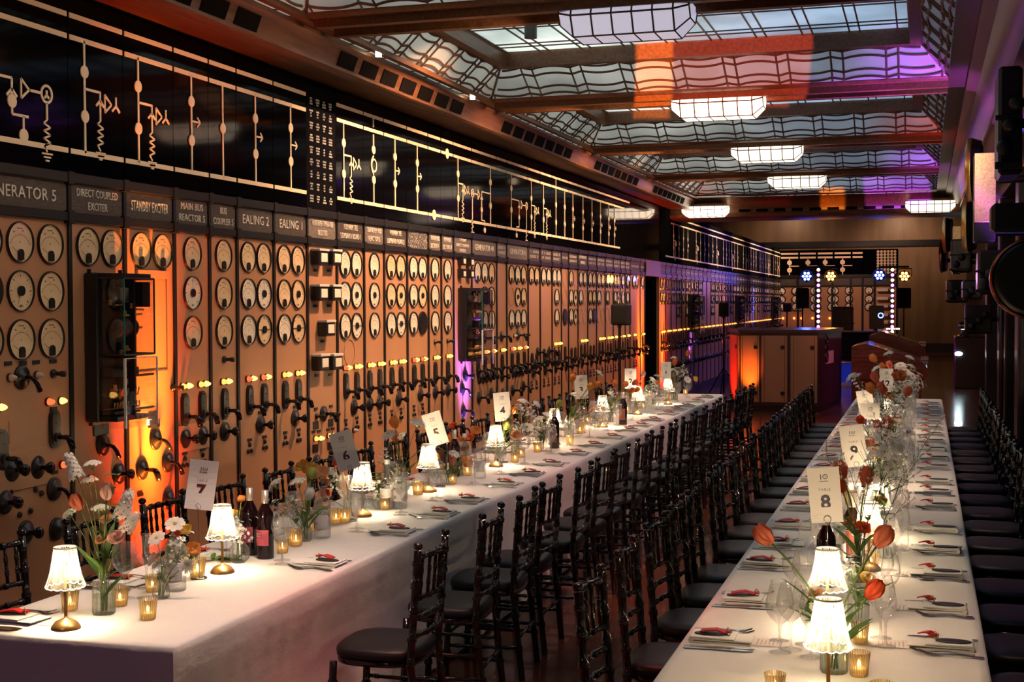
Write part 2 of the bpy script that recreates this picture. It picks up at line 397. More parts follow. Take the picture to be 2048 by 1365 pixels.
# ---------------------------------------------------------------- ceiling
ZB, ZT, ZG = 3.75, 3.99, 4.10          # beam underside, coffer ring, flat glass
CX0, CX1, BW = -3.85, 0.18, 0.62
ce = MB()
def beam(y0, y1, mb):
    w = y1-y0
    prof = [(0,4.5),(0,3.77),(0.03,3.75),(0.10,3.75),(0.12,3.70),(0.19,3.70),(0.19,3.82),(0.43,3.82),(0.43,3.70),(0.50,3.70),(0.52,3.75),(0.59,3.75),(0.62,3.77),(0.62,4.5)]
    mb.prism([(a*w/0.62, z) for a, z in prof], lambda a, z, t: (t, y0+a, z), CX0, CX1)
FARS = [4.1]+SKY_FAR
for f in FARS[:-1]: beam(f, f+BW, ce)
ce.box(CX0, CX1, -2.0, 4.1, 3.75, 4.5)
# cornices run the length of both sides
profL = [(-4.75,3.60),(-4.14,3.58),(-4.14,3.555),(-4.10,3.535),(-4.02,3.535),(-3.995,3.55),(-4.03,3.565),(-4.03,3.58),(-3.985,3.70),(-3.955,3.72),(-3.955,3.75),(-3.955,4.6),(-4.75,4.6)]
ce.prism(profL, lambda a, z, t: (a, t, z), 24.35, -2.0)
ce.box(-3.90, CX0, -2.0, 24.3, 3.735, 3.80)
for f in FARS: ce.box(-3.955, -3.90, f-0.02, f+BW+0.05, 3.745, 4.5)
ce.box(-3.955, -3.90, -2, 4.1, 3.745, 4.5)
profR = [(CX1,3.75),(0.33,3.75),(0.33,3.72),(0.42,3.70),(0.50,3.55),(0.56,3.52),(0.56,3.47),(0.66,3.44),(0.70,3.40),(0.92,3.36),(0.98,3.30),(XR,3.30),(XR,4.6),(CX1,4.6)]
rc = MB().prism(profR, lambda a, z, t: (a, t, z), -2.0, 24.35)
struct(autosmooth(rc.build('trim_10', mat('shaded_cornice', (0.028, 0.013, 0.009), 0.35)), 40))  # cornice wood darkened to stand for the shade on this side
# end cornice / bulkhead
profE = [(23.5,3.77),(23.5,3.75),(23.62,3.735),(23.62,4.5),(23.5,4.5)]
ce.prism(profE, lambda a, z, t: (t, a, z), CX0, CX1)
profE2 = [(24.02,4.5),(24.02,3.75),(24.10,3.73),(24.18,3.68),(24.26,3.56),(24.26,3.50),(24.22,3.47),(24.24,3.42),(24.34,3.40),(25.3,3.40),(25.3,5.4),(24.35,5.4)]
ce.prism(profE2, lambda a, z, t: (t, a, z), -4.45, XR)
ce.box(-4.75, XR, -2.0, 24.6, 4.72, 4.8)
struct(autosmooth(ce.build('ceiling', WOODC), 40))
struct(MB().box(-8, -4.45, 24.35, 25.3, 3.5, 5.4).build('ceiling_bulkhead', DARKWALL))
# dark air slots in beams and vents in the cornice
sl = MB()
for f in FARS[:-1]:
    sl.box(CX0+0.35, CX1-0.5, f+0.23, f+0.39, 3.80, 3.822)
struct(sl.build('vent_grille', mat('vent_black', (0.003, 0.002, 0.002), 0.8, spec=0.05)))
for k in range(5):
    a, b = FARS[k]+0.80, FARS[k+1]-0.30
    v = MB(); n = 7; st = (b-a)/n
    for i in range(n):
        y0 = a+i*st
        v.prism([(-4.030, 3.59), (-3.990, 3.69), (-3.984, 3.687), (-4.024, 3.587)], lambda p, q, t: (p+0.004, t, q), y0+0.05, y0+st-0.06)
    struct(v.build('cornice_vent', MATS['vent_black']))
v = MB()
for i in range(12):
    x = -3.2+i*0.31
    v.box(x, x+0.20, 24.245, 24.262, 3.505, 3.555)
struct(v.build('cornice_vent', MATS['vent_black']))

# skylights: leaded, sloping sides round a flat pane
SKYGL = bpy.data.materials.new('skylight_glass'); SKYGL.use_nodes = True
N, L = SKYGL.node_tree.nodes, SKYGL.node_tree.links
pb = N['Principled BSDF']; pb.inputs['Base Color'].default_value = (0.75, 0.80, 0.80, 1); pb.inputs['Roughness'].default_value = 0.18
tl = N.new('ShaderNodeBsdfTranslucent'); mx = N.new('ShaderNodeMixShader'); mx.inputs[0].default_value = 0.62
nz = N.new('ShaderNodeTexNoise'); cr = N.new('ShaderNodeValToRGB'); tc = N.new('ShaderNodeTexCoord')
nz.inputs['Scale'].default_value = 1.3; nz.inputs['Detail'].default_value = 3
cr.color_ramp.elements[0].position = 0.35; cr.color_ramp.elements[0].color = (0.45, 0.5, 0.52, 1)
cr.color_ramp.elements[1].position = 0.6; cr.color_ramp.elements[1].color = (0.9, 0.92, 0.92, 1)
L.new(tc.outputs['Object'], nz.inputs['Vector']); L.new(nz.outputs['Fac'], cr.inputs[0]); L.new(cr.outputs[0], tl.inputs[0])
L.new(pb.outputs[0], mx.inputs[1]); L.new(tl.outputs[0], mx.inputs[2]); L.new(mx.outputs[0], N['Material Output'].inputs[0])

def lattice(P00, P10, P01, P11, nwide, mb, r=0.011, curve=0.075, top=True):
    """wavy leading over the quad P00-P10 (bottom) to P01-P11 (top); nwide wide panes with narrow ones between"""
    Lw = (P10-P00).length; wid = Lw/(nwide*1.28); nar = wid*0.28
    def at(s, t): return (P00.lerp(P10, s)).lerp(P01.lerp(P11, s), t)
    def qd(s):    # constant-width position on the slope: verticals stay perpendicular to the long edge
        return s
    top_lo = (P01-P00).dot((P10-P00).normalized())/Lw; top_hi = 1-(P10-P11).dot((P10-P00).normalized())/Lw
    ht = (P01.lerp(P11, .5)-P00.lerp(P10, .5))
    n = ((P10-P00).cross(ht)).normalized()
    if n.z > 0: n = -n
    ex = (P10-P00).normalized(); ey = (ht-ex*ht.dot(ex))
    def pt(x, t): return P00+ex*x+ey*t-(-n)*0.0+n*0.006
    def tmax(x):
        s = x/Lw
        if s < top_lo: return s/top_lo
        if s > top_hi: return (1-s)/(1-top_hi)
        return 1.0
    x, k = nar*0.5, 0
    xs = []
    while x < Lw:
        xs.append((x, min(x+wid, Lw), 'w', k)); x += wid
        if x < Lw: xs.append((x, min(x+nar, Lw), 'n', k)); x += nar
        k += 1
    for a, b, kind, k in xs:
        tm = tmax(a)
        if tm > 0.06: mb.tube([pt(a, 0), pt(a, tm)], r*0.8, 4, False)
        for t in (0.10, 0.32, 0.72, 0.93):
            if kind == 'w':
                sg = 1 if k % 2 else -1
                pts = [(a+(b-a)*i/6, t+sg*curve*(1-abs(i/3-1)**2)*1.0-(sg*curve*0.5)) for i in range(7)]
            else:
                sg = 1 if k % 2 else -1
                pts = [(a, t-sg*curve*0.5), (b, t+sg*curve*0.5)]
            pts = [(p, q) for p, q in pts if q <= tmax(p)+0.01 and q >= 0]
            if len(pts) > 1: mb.tube([pt(p, q) for p, q in pts], r, 4, False)
for k, yf in enumerate(SKY_FAR):
    y0, y1 = FARS[k]+BW, yf
    o = [Vector((CX0, y0, 3.775)), Vector((CX1, y0, 3.775)), Vector((CX1, y1, 3.775)), Vector((CX0, y1, 3.775))]
    ix, iy = 0.22, 0.40
    i_ = [Vector((CX0+ix, y0+iy, ZT)), Vector((CX1-ix, y0+iy, ZT)), Vector((CX1-ix, y1-iy, ZT)), Vector((CX0+ix, y1-iy, ZT))]
    g = MB()
    for a, b in ((0, 1), (1, 2), (2, 3), (3, 0)): g.add([o[a], o[b], i_[b], i_[a]], [(0, 1, 2, 3)])
    q = 0.10
    t_ = [Vector((CX0+ix+q, y0+iy+q, ZG)), Vector((CX1-ix-q, y0+iy+q, ZG)), Vector((CX1-ix-q, y1-iy-q, ZG)), Vector((CX0+ix+q, y1-iy-q, ZG))]
    g.add(t_, [(0, 1, 2, 3)])
    # thin strip of glass beside the cornice
    g.add([(-3.955, y0+0.05, 3.752), (-3.90, y0+0.05, 3.752), (-3.90, y1-0.05, 3.752), (-3.955, y1-0.05, 3.752)], [(0, 1, 2, 3)])
    wo = struct(g.build('window_%d' % (k+1), SKYGL))
    fr = MB()
    x0, x1, ya, yb = i_[0].x-0.015, i_[1].x+0.015, i_[0].y-0.015, i_[2].y+0.015
    for (a0, a1, b0, b1) in ((x0, x1, ya, ya+q), (x0, x1, yb-q, yb), (x0, x0+q, ya+q, yb-q), (x1-q, x1, ya+q, yb-q)):
        fr.box(a0, a1, b0, b1, ZT-0.02, ZG+0.06)
    struct(fr.build('window_frame', WOODC, wo))
    la = MB()
    lattice(o[3], o[2], i_[3], i_[2], 9, la)            # far slope
    lattice(o[0], o[3], i_[0], i_[3], 7, la)            # wall side
    lattice(o[1], o[2], i_[1], i_[2], 7, la)            # right side
    lattice(o[0], o[1], i_[0], i_[1], 9, la)            # near slope
    for a, b in zip(o, i_): la.tube([a, b], 0.014, 4, False)
    xx = t_[0].x; X1 = t_[1].x; n = 9; st = (X1-xx)/(n*1.28)
    while xx < X1:
        la.box(xx-0.006, xx+0.006, t_[0].y, t_[2].y, ZG-0.012, ZG-0.002); xx += st
        if xx < X1: la.box(xx-0.006, xx+0.006, t_[0].y, t_[2].y, ZG-0.012, ZG-0.002)
        xx += st*0.28
    yy = t_[0].y
    for fr_ in (0.12, 0.18, 0.5, 0.56, 0.84, 0.9):
        y = t_[0].y+(t_[2].y-t_[0].y)*fr_
        la.box(t_[0].x, X1, y-0.005, y+0.005, ZG-0.012, ZG-0.002)
    ys = y0+0.3
    while ys < y1-0.1:
        la.box(-3.957, -3.898, ys, ys+0.012, 3.744, 3.751); ys += 0.3
    struct(la.build('lattice', LEAD, wo))
g = MB().add([(-4.0, 23.62, 3.76), (CX1+0.1, 23.62, 3.76), (CX1+0.1, 24.02, 3.76), (-4.0, 24.02, 3.76)], [(0, 1, 2, 3)])
wo = struct(g.build('window_6', SKYGL)); la = MB(); xx = -3.95
while xx < CX1:
    la.box(xx, xx+0.014, 23.62, 24.02, 3.745, 3.758); la.box(xx+0.12, xx+0.134, 23.62, 24.02, 3.745, 3.758); xx += 0.55
struct(la.build('lattice', LEAD, wo))
area('skylight_glow_light', (-1.9, 23.82, 4.3), (0, 0, 0), 4.0, 0.3, 10, (0.8, 0.8, 0.85))

# ---------------------------------------------------------------- lanterns under the beams
def lantern(loc, label, col, strength):
    root = thing('ceiling_lantern', label, 'ceiling lamp', loc, 0, 'leaded glass lanterns under the ceiling')
    sec = [(-0.17, 0.0), (-0.20, -0.065), (-0.13, -0.185), (0.13, -0.185), (0.20, -0.065), (0.17, 0.0)]
    st = [(-0.41, 0.42, -0.02), (-0.32, 1, 0)]+[(-0.32+0.128*i, 1, 0) for i in range(1, 5)]+[(0.32, 1, 0), (0.41, 0.42, -0.02)]
    g = MB(); vs = []; fs = []
    for x, k, dz in st:
        for y, z in sec: vs.append((x, y*(0.55+0.45*k), z*(k*0.75+0.25) if k < 1 else z))
    n = len(sec)
    for i in range(len(st)-1):
        for j in range(n-1): fs.append((i*n+j, (i+1)*n+j, (i+1)*n+j+1, i*n+j+1))
    fs.append(tuple(range(n))); fs.append(tuple(range((len(st)-1)*n, len(st)*n)))
    g.add(vs, fs)
    key = 'lantern_glass_%.2f_%.2f' % (strength, col[2])
    mg = MATS.get(key) or mat(key, (0.85, 0.82, 0.78), 0.25, emit=col, estr=strength)
    g.build('glass_panes', mg, root)
    fr = MB()
    for i in range(len(st)):
        fr.tube([vs[i*n+j] for j in range(n)], 0.006, 4, False)
    for j in range(n): fr.tube([vs[i*n+j] for i in range(len(st))], 0.006, 4, False)
    fr.build('lead_frame', LEAD, root)
    MB().box(-0.36, 0.36, -0.15, 0.15, 0.0, 0.03).build('ceiling_plate', WOODC, root)
LW = (1.0, 0.78, 0.55)
for i, (y, s, c, t) in enumerate(((8.3, 0.50, (0.85, 0.80, 1.0), 'nearest and dimmest, cut off by the frame top'), (12.17, 4.5, LW, 'brightly lit, second from the camera end'),
                                  (16.07, 3.2, LW, 'brightly lit, third from the camera end'), (19.91, 2.8, LW, 'brightly lit, fourth from the camera end'))):
    lantern((-1.79, y, 3.73), 'leaded milk glass ceiling lantern, '+t, c, s)
lantern((-3.77, 24.05, 3.60), 'leaded ceiling lantern at the end cornice above the control panels', LW, 5.0)
lantern((0.08, 24.05, 3.60), 'leaded ceiling lantern at the end cornice on the dark window side', LW, 2.2)
# small downlights in the cornice strip and beams
for i, (u, v) in enumerate(((757, 108), (945, 194))):
    p = onZ(u, v, 3.735)
    o = MB().cyl(0.022, 0.0, 0.03, 12).build('ceiling_spotlight', emis('spot_lens', (1, 0.75, 0.45), 30), None, loc=(p.x, p.y, 3.715))
    tag(o, 'tiny lit cornice spotlight, %s of the two above the mimic board' % ('nearer' if i == 0 else 'farther'), 'spotlight', 'small lit ceiling spotlights')
# ================================================================== CONTROL PANELS
RED_L = mat('lamp_red', (0.3, 0.02, 0.01), 0.25, emit=(1, 0.10, 0.03), estr=2.2)
ORA_L = mat('lamp_orange', (0.4, 0.1, 0.02), 0.25, emit=(1, 0.28, 0.05), estr=3.2)
YEL_L = mat('lamp_yellow', (0.5, 0.3, 0.05), 0.25, emit=(1, 0.52, 0.10), estr=4.0)
WHT_L = mat('lamp_white', (0.75, 0.62, 0.55), 0.25)
BEZ = mat('lamp_bezel', (0.05, 0.012, 0.01), 0.3)
# ---- shared meshes, drawn in the XY plane facing +Z, then turned onto the wall
def arcpts(r, a0, a1, n, cy=0.0): return [(r*math.cos(a0+(a1-a0)*i/n), cy+r*math.sin(a0+(a1-a0)*i/n)) for i in range(n+1)]
def ring(ro, ri, z0, z1, n=28):
    return MB().lathe([(ro, z0), (ro, z1*0.7), (ro-0.004, z1), (ri+0.002, z1), (ri, z1*0.8), (ri, z0)], n)
G_R = 0.107
ME_BEZ = ring(G_R, 0.1015, 0, 0.016).mesh('gauge', BLACK, True)
ME_FACE = MB().disc(0.1018, 28, z=0.004).mesh('dial_face', DIALFACE)
ME_FACEP = MB().disc(0.1018, 28, z=0.004).mesh('dial_face', DIALPALE)
ME_DARKF = MB().disc(0.1018, 28, z=0.018).mesh('dial_face', BLACK)
def flat(mb, pts, w, z):
    for (a, b), (c, d) in zip(pts, pts[1:]):
        dx, dy = c-a, d-b; l = math.hypot(dx, dy) or 1; nx, ny = -dy/l*w/2, dx/l*w/2
        mb.add([(a+nx, b+ny, z), (a-nx, b-ny, z), (c-nx, d-ny, z), (c+nx, d+ny, z)], [(0, 1, 2, 3)])
def marks_arc():
    mb = MB(); flat(mb, arcpts(0.086, math.radians(28), math.radians(152), 18, -0.048), 0.0022, 0.006)
    for i in range(11):
        a = math.radians(152-124*i/10); l = 0.014 if i % 5 == 0 else 0.008
        flat(mb, [(0.086*math.cos(a), -0.048+0.086*math.sin(a)), ((0.086+l)*math.cos(a), -0.048+(0.086+l)*math.sin(a))], 0.002, 0.006)
        if i % 3 == 0:
            x, y = 0.110*math.cos(a), -0.048+0.110*math.sin(a)
            if math.hypot(x, y) < 0.085: flat(mb, [(x-0.006, y), (x+0.006, y)], 0.007, 0.006)
    flat(mb, [(-0.022, 0.072), (0.022, 0.072)], 0.005, 0.006); flat(mb, [(0, -0.004), (0, 0.006)], 0.005, 0.006)
    return mb.mesh('dial_marks', INK)
def marks_ring():
    mb = MB()
    for i in range(24):
        a = 2*pi*i/24; l = 0.016 if i % 3 == 0 else 0.008
        flat(mb, [((0.086-l)*math.cos(a), (0.086-l)*math.sin(a)), (0.086*math.cos(a), 0.086*math.sin(a))], 0.003 if i % 3 else 0.006, 0.006)
    flat(mb, [(-0.012, -0.078), (0.012, -0.078)], 0.008, 0.006)
    return mb.mesh('dial_marks', INK)
ME_MARK, ME_MARKR = marks_arc(), marks_ring()
def needle(a0, r0, r1, cy):
    mb = MB(); flat(mb, [(r0*math.cos(a0), cy+r0*math.sin(a0)), (r1*math.cos(a0), cy+r1*math.sin(a0))], 0.003, 0.010); return mb
ME_NEED = needle(math.radians(150), 0.02, 0.082, -0.066).mesh('needle', INK)
ME_NEEDC = needle(math.radians(248), 0.0, 0.075, 0).mesh('needle', INK)
ME_NEEDT = needle(math.radians(92), -0.03, 0.080, 0).mesh('needle', INK)
_n = MB(); flat(_n, [(-0.088, 0), (0.088, 0)], 0.007, 0.010); ME_NEEDH = _n.mesh('needle', INK)
pc = MB(); pc.prism([(-0.019, -0.090), (0.019, -0.090), (0.021, -0.055), (0.014, -0.040), (0, -0.035), (-0.014, -0.040), (-0.021, -0.055)], lambda a, b, t: (a, b, t), 0.005, 0.016)
ME_PIV = pc.mesh('pivot_cover', BLACK)
ME_HUB = MB().cyl(0.026, 0.005, 0.016, 20).mesh('pivot_cover', BLACK)
ME_GLS = MB().disc(0.1018, 28, z=0.022).mesh('dial_glass', DIALGLASS)
ME_RIM = ring(0.106, 0.1025, 0, 0.004).mesh('blank_ring', PANEL, True)
def gauge(root, y, z, kind='a', full=True):
    if kind == 'o': return link(ME_RIM, 'blank_ring', root, (0.001, y, z), WALLROT)
    b = link(ME_BEZ, 'gauge', root, (0.001, y, z), WALLROT)
    if kind == 'x': link(ME_DARKF, 'dial_face', b); return b
    link(ME_FACEP if kind in 'pPh' else ME_FACE, 'dial_face', b)
    ctr = kind in 'ctPhH'
    link({'c': ME_NEEDC, 't': ME_NEEDT, 'P': ME_NEEDT, 'h': ME_NEEDH, 'H': ME_NEEDH}.get(kind, ME_NEED), 'needle', b)
    link(ME_HUB if ctr else ME_PIV, 'pivot_cover', b)
    if full:
        link(ME_MARKR if ctr else ME_MARK, 'dial_marks', b)
        link(ME_GLS, 'dial_glass', b)
    return b
ME_LAMPS = {}
for k, m in (('r', RED_L), ('o', ORA_L), ('y', YEL_L), ('w', WHT_L)):
    ME_LAMPS[k] = MB().lathe([(0.0185, 0.006), (0.019, 0.014), (0.015, 0.030), (0.008, 0.044), (0.002, 0.049), (0.0001, 0.0495)], 12).mesh('indicator_lamp', m, True)
ME_LBEZ = MB().lathe([(0.024, 0), (0.024, 0.009), (0.0185, 0.012), (0.0180, 0.004)], 12).mesh('bezel', BEZ, True)
def lamp(root, y, z, c):
    o = link(ME_LAMPS[c], 'indicator_lamp', root, (0.001, y, z), WALLROT); link(ME_LBEZ, 'bezel', o)
def capsule(w, h, n=8):
    r = w/2; k = h/2-r
    return [(r*math.cos(pi*i/n), k+r*math.sin(pi*i/n)) for i in range(n+1)]+[(r*math.cos(pi+pi*i/n), -k+r*math.sin(pi+pi*i/n)) for i in range(n+1)]
sw = MB().prism(capsule(0.088, 0.21), lambda a, b, t: (a, b, t), 0, 0.012)
sw.prism(capsule(0.07, 0.19), lambda a, b, t: (a, b, t), 0.012, 0.018)
sw.cyl(0.026, 0.018, 0.034, 14, Matrix.Translation((0, -0.045, 0)))
for yy in (0.083, -0.083, 0.03): sw.cyl(0.006, 0.018, 0.021, 6, Matrix.Translation((0, yy, 0)))
ME_OVAL = sw.mesh('lever_switch', BLACK)
hd = MB().tube([(0, 0, 0.02), (0, 0, 0.055), (0.0, 0.001, 0.078), (0, -0.003, 0.092), (0.004, -0.016, 0.100), (0.010, -0.036, 0.104), (0.015, -0.062, 0.107)], [0.012, 0.012, 0.014, 0.017, 0.019, 0.019, 0.016], 8)
ME_GRIP = hd.mesh('pistol_grip', LACQ, True)
rs = MB().lathe([(0.062, 0), (0.062, 0.010), (0.055, 0.014), (0.046, 0.014), (0.044, 0.020), (0.020, 0.022), (0.018, 0.03), (0.0001, 0.03)], 22)
ME_ROUND = rs.mesh('rotary_switch', BLACK, True)
kb = MB().lathe([(0.011, 0.02), (0.011, 0.050), (0.015, 0.058), (0.028, 0.074), (0.032, 0.085), (0.028, 0.095), (0.0001, 0.097)], 14)
ME_KNOB = kb.mesh('turning_knob', LACQ, True)
lv = MB().tube([(0, 0, 0.02), (0, 0, 0.055), (0.008, -0.008, 0.068), (0.030, -0.035, 0.074), (0.050, -0.075, 0.076)], [0.010, 0.010, 0.012, 0.013, 0.015], 8)
ME_LEVER = lv.mesh('lever', LACQ, True)
ME_SMALLK = MB().lathe([(0.024, 0), (0.024, 0.012), (0.012, 0.016), (0.012, 0.05), (0.017, 0.055), (0.017, 0.075), (0.0001, 0.077)], 12).mesh('small_knob', BLACK, True)
ME_BUTTON = MB().lathe([(0.0155, 0), (0.0155, 0.010), (0.010, 0.014), (0.0001, 0.015)], 10).mesh('push_button', BLACK, True)
ME_TAB = MB().box(-0.028, 0.028, -0.010, 0.010, 0, 0.006).mesh('label_tab', BLACK)
mt = MB().bbox(-0.085, 0.085, -0.062, 0.062, 0, 0.075, 0.008)
ME_METER = mt.mesh('chart_meter', BLACK)
ME_MSCALE = MB().bbox(-0.055, 0.055, -0.038, 0.030, 0.074, 0.080, 0.002).mesh('meter_window', DIALPALE)
ME_MLID = MB().bbox(-0.086, 0.086, 0.045, 0.065, 0.004, 0.082, 0.003).mesh('meter_hood', mat('meter_hood_white', (0.72, 0.66, 0.6), 0.4))
ME_MSM = MB().bbox(-0.05, 0.05, -0.045, 0.045, 0, 0.06, 0.006).mesh('chart_meter', BLACK)
ME_MSMS = MB().bbox(-0.033, 0.033, -0.03, 0.02, 0.059, 0.063, 0.002).mesh('meter_window', DIALPALE)
def oval(root, y, z):
    o = link(ME_OVAL, 'lever_switch', root, (0.001, y, z), WALLROT); link(ME_GRIP, 'pistol_grip', o, (0, -0.045, 0)); return o
def rnd(root, y, z, kind='k'):
    o = link(ME_ROUND, 'rotary_switch', root, (0.001, y, z), WALLROT)
    if kind == 'k': link(ME_KNOB, 'turning_knob', o)
    if kind == 'g': link(ME_GRIP, 'pistol_grip', o)
    if kind == 'l': link(ME_LEVER, 'lever', o)
    return o
def tab(root, y, z): return link(ME_TAB, 'label_tab', root, (0.001, y, z), WALLROT)
def buttons(root, y, z, n=3):
    tab(root, y, z+0.055)
    for dy, dz in ((0, 0.02), (-0.024, -0.022), (0.024, -0.022))[:n]: link(ME_BUTTON, 'push_button', root, (0.001, y+dy, z+dz), WALLROT)

Z1, Z2, Z3 = 2.205, 1.955, 1.703
ZL = 1.369
ZOV = W(373, 819)[1]; ZRO = W(373, 877)[1]; ZBU = W(373, 917)[1]; ZKN = W(453, 719)[1]
def pseudo_text(root_plate, w, rows, rr):
    """worn raised letters too small to read"""
    mb = MB()
    for k in range(rows):
        zz = 0.028 if rows > 1 and k == 0 else (-0.028 if rows > 1 else 0)
        x = -w*0.36
        while x < w*0.36:
            mb.box(x, x+0.010, zz-0.016, zz+0.016, 0, 0.003)
            if rr.random() < 0.6: mb.box(x, x+0.024, zz+0.010, zz+0.016, 0, 0.003)
            if rr.random() < 0.5: mb.box(x, x+0.024, zz-0.016, zz-0.010, 0, 0.003)
            x += 0.034 if rr.random() < 0.85 else 0.065
    return mb
def panel(y0, y1, label, lines=None, plate=PLATE, unread=0, ztop=2.335):
    yc, w = (y0+y1)/2, y1-y0
    root = thing('control_switchboard', label, 'control panel', (XW, yc, 0), 0, 'cream control panels along the wall')
    MB().box(-0.05, 0.0, -w/2, w/2-0.032, 0.225, ztop).build('panel_face', PANEL, root)
    fr = MB().box(-0.06, 0.012, w/2-0.032, w/2-0.002, 0.22, 2.60)
    fr.bbox(-0.05, 0.026, -w/2, w/2-0.04, ztop, 2.385, 0.004).bbox(-0.05, 0.030, -w/2, w/2-0.04, 2.545, 2.60, 0.004)
    fr.bbox(-0.05, 0.034, w/2-0.055, w/2-0.0, ztop-0.012, 2.395, 0.003).bbox(-0.05, 0.036, w/2-0.055, w/2-0.0, 2.535, 2.605, 0.003)
    fr.build('frame', DKMETAL, root)
    npl = MB().box(-0.05, 0.006, -w/2, w/2-0.04, 2.385, 2.545).build('nameplate', plate, root)
    if lines:
        tall = 0.062 if len(lines) == 1 else (0.115 if len(lines) == 2 else 0.135)
        link(textmesh(lines, (w-0.04)*0.80, tall, LETTER, 0.005, 1.05), 'lettering', npl, (0.0065, -0.02, 2.465), WALLROT)
    elif unread:
        pseudo_text(npl, w, unread, rng).build('lettering', LETTER, npl, loc=(0.0065, -0.02, 2.465), rot=WALLROT)
    return root, yc, w
def rows(root, spec, full=True, sp=0.226):
    """spec: three strings, one letter per dial in each row"""
    for z, s in zip((Z1, Z2, Z3), spec):
        n = len(s)
        for i, k in enumerate(s):
            if k != '.': gauge(root, (i-(n-1)/2)*sp-0.02, z, k, full)
def lampset(root, ys, z=ZL, cols='oyoy'):
    for i, y in enumerate(ys):
        lamp(root, y-0.033, z, cols[(2*i) % 4]); lamp(root, y+0.033, z, cols[(2*i+1) % 4]); tab(root, y, z-0.055)
DV = [(140.5,443),(250.3,443),(349.2,443),(419.4,443),(474.5,450),(548.2,460),(614.6,465),(674,500),(728.1,500),(768.4,500),(814.2,500),(856.5,500),
      (882.3,500),(906.8,500),(943.3,500),(993.2,510),(1013.2,510),(1055.9,520),(1080,520),(1103.7,520),(1122.3,530),(1136.5,530),(1155.7,530),
      (1175,530),(1192.9,540),(1210.1,540),(1226,540),(1240.4,550),(1250.1,550),(1259.7,550),(1280,560),(1289,560)]
YS = [W(*d)[0] for d in DV]
YS = [5.45]+YS
def P(i, *a, **k): return panel(YS[i], YS[i+1], *a, **k)
# --- panel cut by the picture edge, to close the row
r, yc, w = panel(4.62, 5.45, 'cream control panel before the GENERATOR 5 panel, mostly out of frame', None, PLATE)
rows(r, ('aaa', 'aca', 'aaa')); oval(r, 0.3, ZOV); rnd(r, 0.0, ZRO)
# --- GENERATOR 5
r, yc, w = P(0, 'wide cream control panel under the nameplate reading GENERATOR 5', ['GENERATOR 5'])
rows(r, ('aaa', 'xca', 'aaa'), sp=0.25)
def wy(u, v): y, z = W(u, v); return y-yc, z
for (u, v) in ((15, 727), (45, 727), (71, 725), (105, 723)): tab(r, *wy(u, v))
lamp(r, *wy(18, 756), 'w'); lamp(r, *wy(72, 751), 'w'); rnd(r, *wy(42, 755), 'l'); link(ME_SMALLK, 'small_knob', r, (0.001, *wy(105, 748)), WALLROT)
lamp(r, *wy(94, 804), 'r'); lamp(r, *wy(119, 802), 'y'); lamp(r, *wy(-2, 815), 'y'); oval(r, *wy(107, 858)); tab(r, *wy(106, 818))
MB().box(0, 0.006, *sorted((wy(17, 860)[0], wy(76, 850)[0])), wy(45, 885)[1], wy(45, 840)[1]).build('cover_plate', PANEL, r)
y_, z_ = wy(45, 940); MB().bbox(0, 0.010, y_-0.19, y_+0.19, z_-0.10, z_+0.10, 0.003).build('mounting_plate', PANEL, r)
o = rnd(r, *wy(22, 940)); o = rnd(r, *wy(73, 935)); rnd(r, *wy(107, 978), 'l'); rnd(r, *wy(112, 1058), None); tab(r, *wy(108, 945)); tab(r, *wy(22, 915)); tab(r, *wy(72, 902))
lamp(r, *wy(122, 930), 'r'); oval(r, *wy(2, 900))
for (u, v) in ((20, 985), (70, 980), (82, 987), (28, 998), (38, 1030), (60, 1022)): link(ME_BUTTON, 'push_button', r, (0.001, *wy(u, v)), WALLROT)
rnd(r, *wy(50, 1065)); rnd(r, *wy(8, 1005))
# --- DIRECT COUPLED EXCITER
r, yc, w = P(1, 'cream control panel under DIRECT COUPLED EXCITER, a relay case mounted on it', ['DIRECT COUPLED', 'EXCITER'])
gauge(r, wy(174, 0)[0] if False else W(174, 484)[0]-yc, Z1); gauge(r, W(222, 484)[0]-yc, Z1)
y_, z_ = wy(201, 860); MB().box(0, 0.008, y_-0.07, y_+0.07, z_-0.03, z_+0.03).build('notice_plate', BLACK, r)
rnd(r, *wy(204, 891), 'l'); rnd(r, *wy(236, 948)); lamp(r, *wy(178, 958), 'r')
# --- STANDBY EXCITER
r, yc, w = P(2, 'cream control panel under STANDBY EXCITER, washed by an orange uplight', ['STANDBY EXCITER'])
gauge(r, W(280, 484)[0]-yc, Z1); gauge(r, W(323, 484)[0]-yc, Z1)
ya, za = wy(270, 540); yb, zb = wy(334, 740)
fr = MB(); 
for a, b in (((ya, za), (yb, za)), ((yb, za), (yb, zb)), ((yb, zb), (ya, zb)), ((ya, zb), (ya, za))):
    fr.box(0, 0.004, min(a[0], b[0])-0.004, max(a[0], b[0])+0.004, min(a[1], b[1])-0.004, max(a[1], b[1])+0.004)
fr.build('inset_outline', mat('panel_groove', (0.16, 0.09, 0.05), 0.5), r)
MB().box(0, 0.020, ya, yb, za-0.05, za).build('ledge', PANEL, r)
rnd(r, *wy(310, 880), 'l'); rnd(r, *wy(283, 940), 'g'); rnd(r, *wy(334, 925), 'l'); rnd(r, *wy(335, 1000), 'k')
y_, z_ = wy(305, 845); MB().box(0, 0.02, y_-0.05, y_+0.05, z_-0.03, z_+0.02).build('notice_plate', BLACK, r)
link(ME_SMALLK, 'small_knob', r, (0.001, *wy(344, 776)), WALLROT); y_, z_ = wy(280, 990); tab(r, y_, z_)
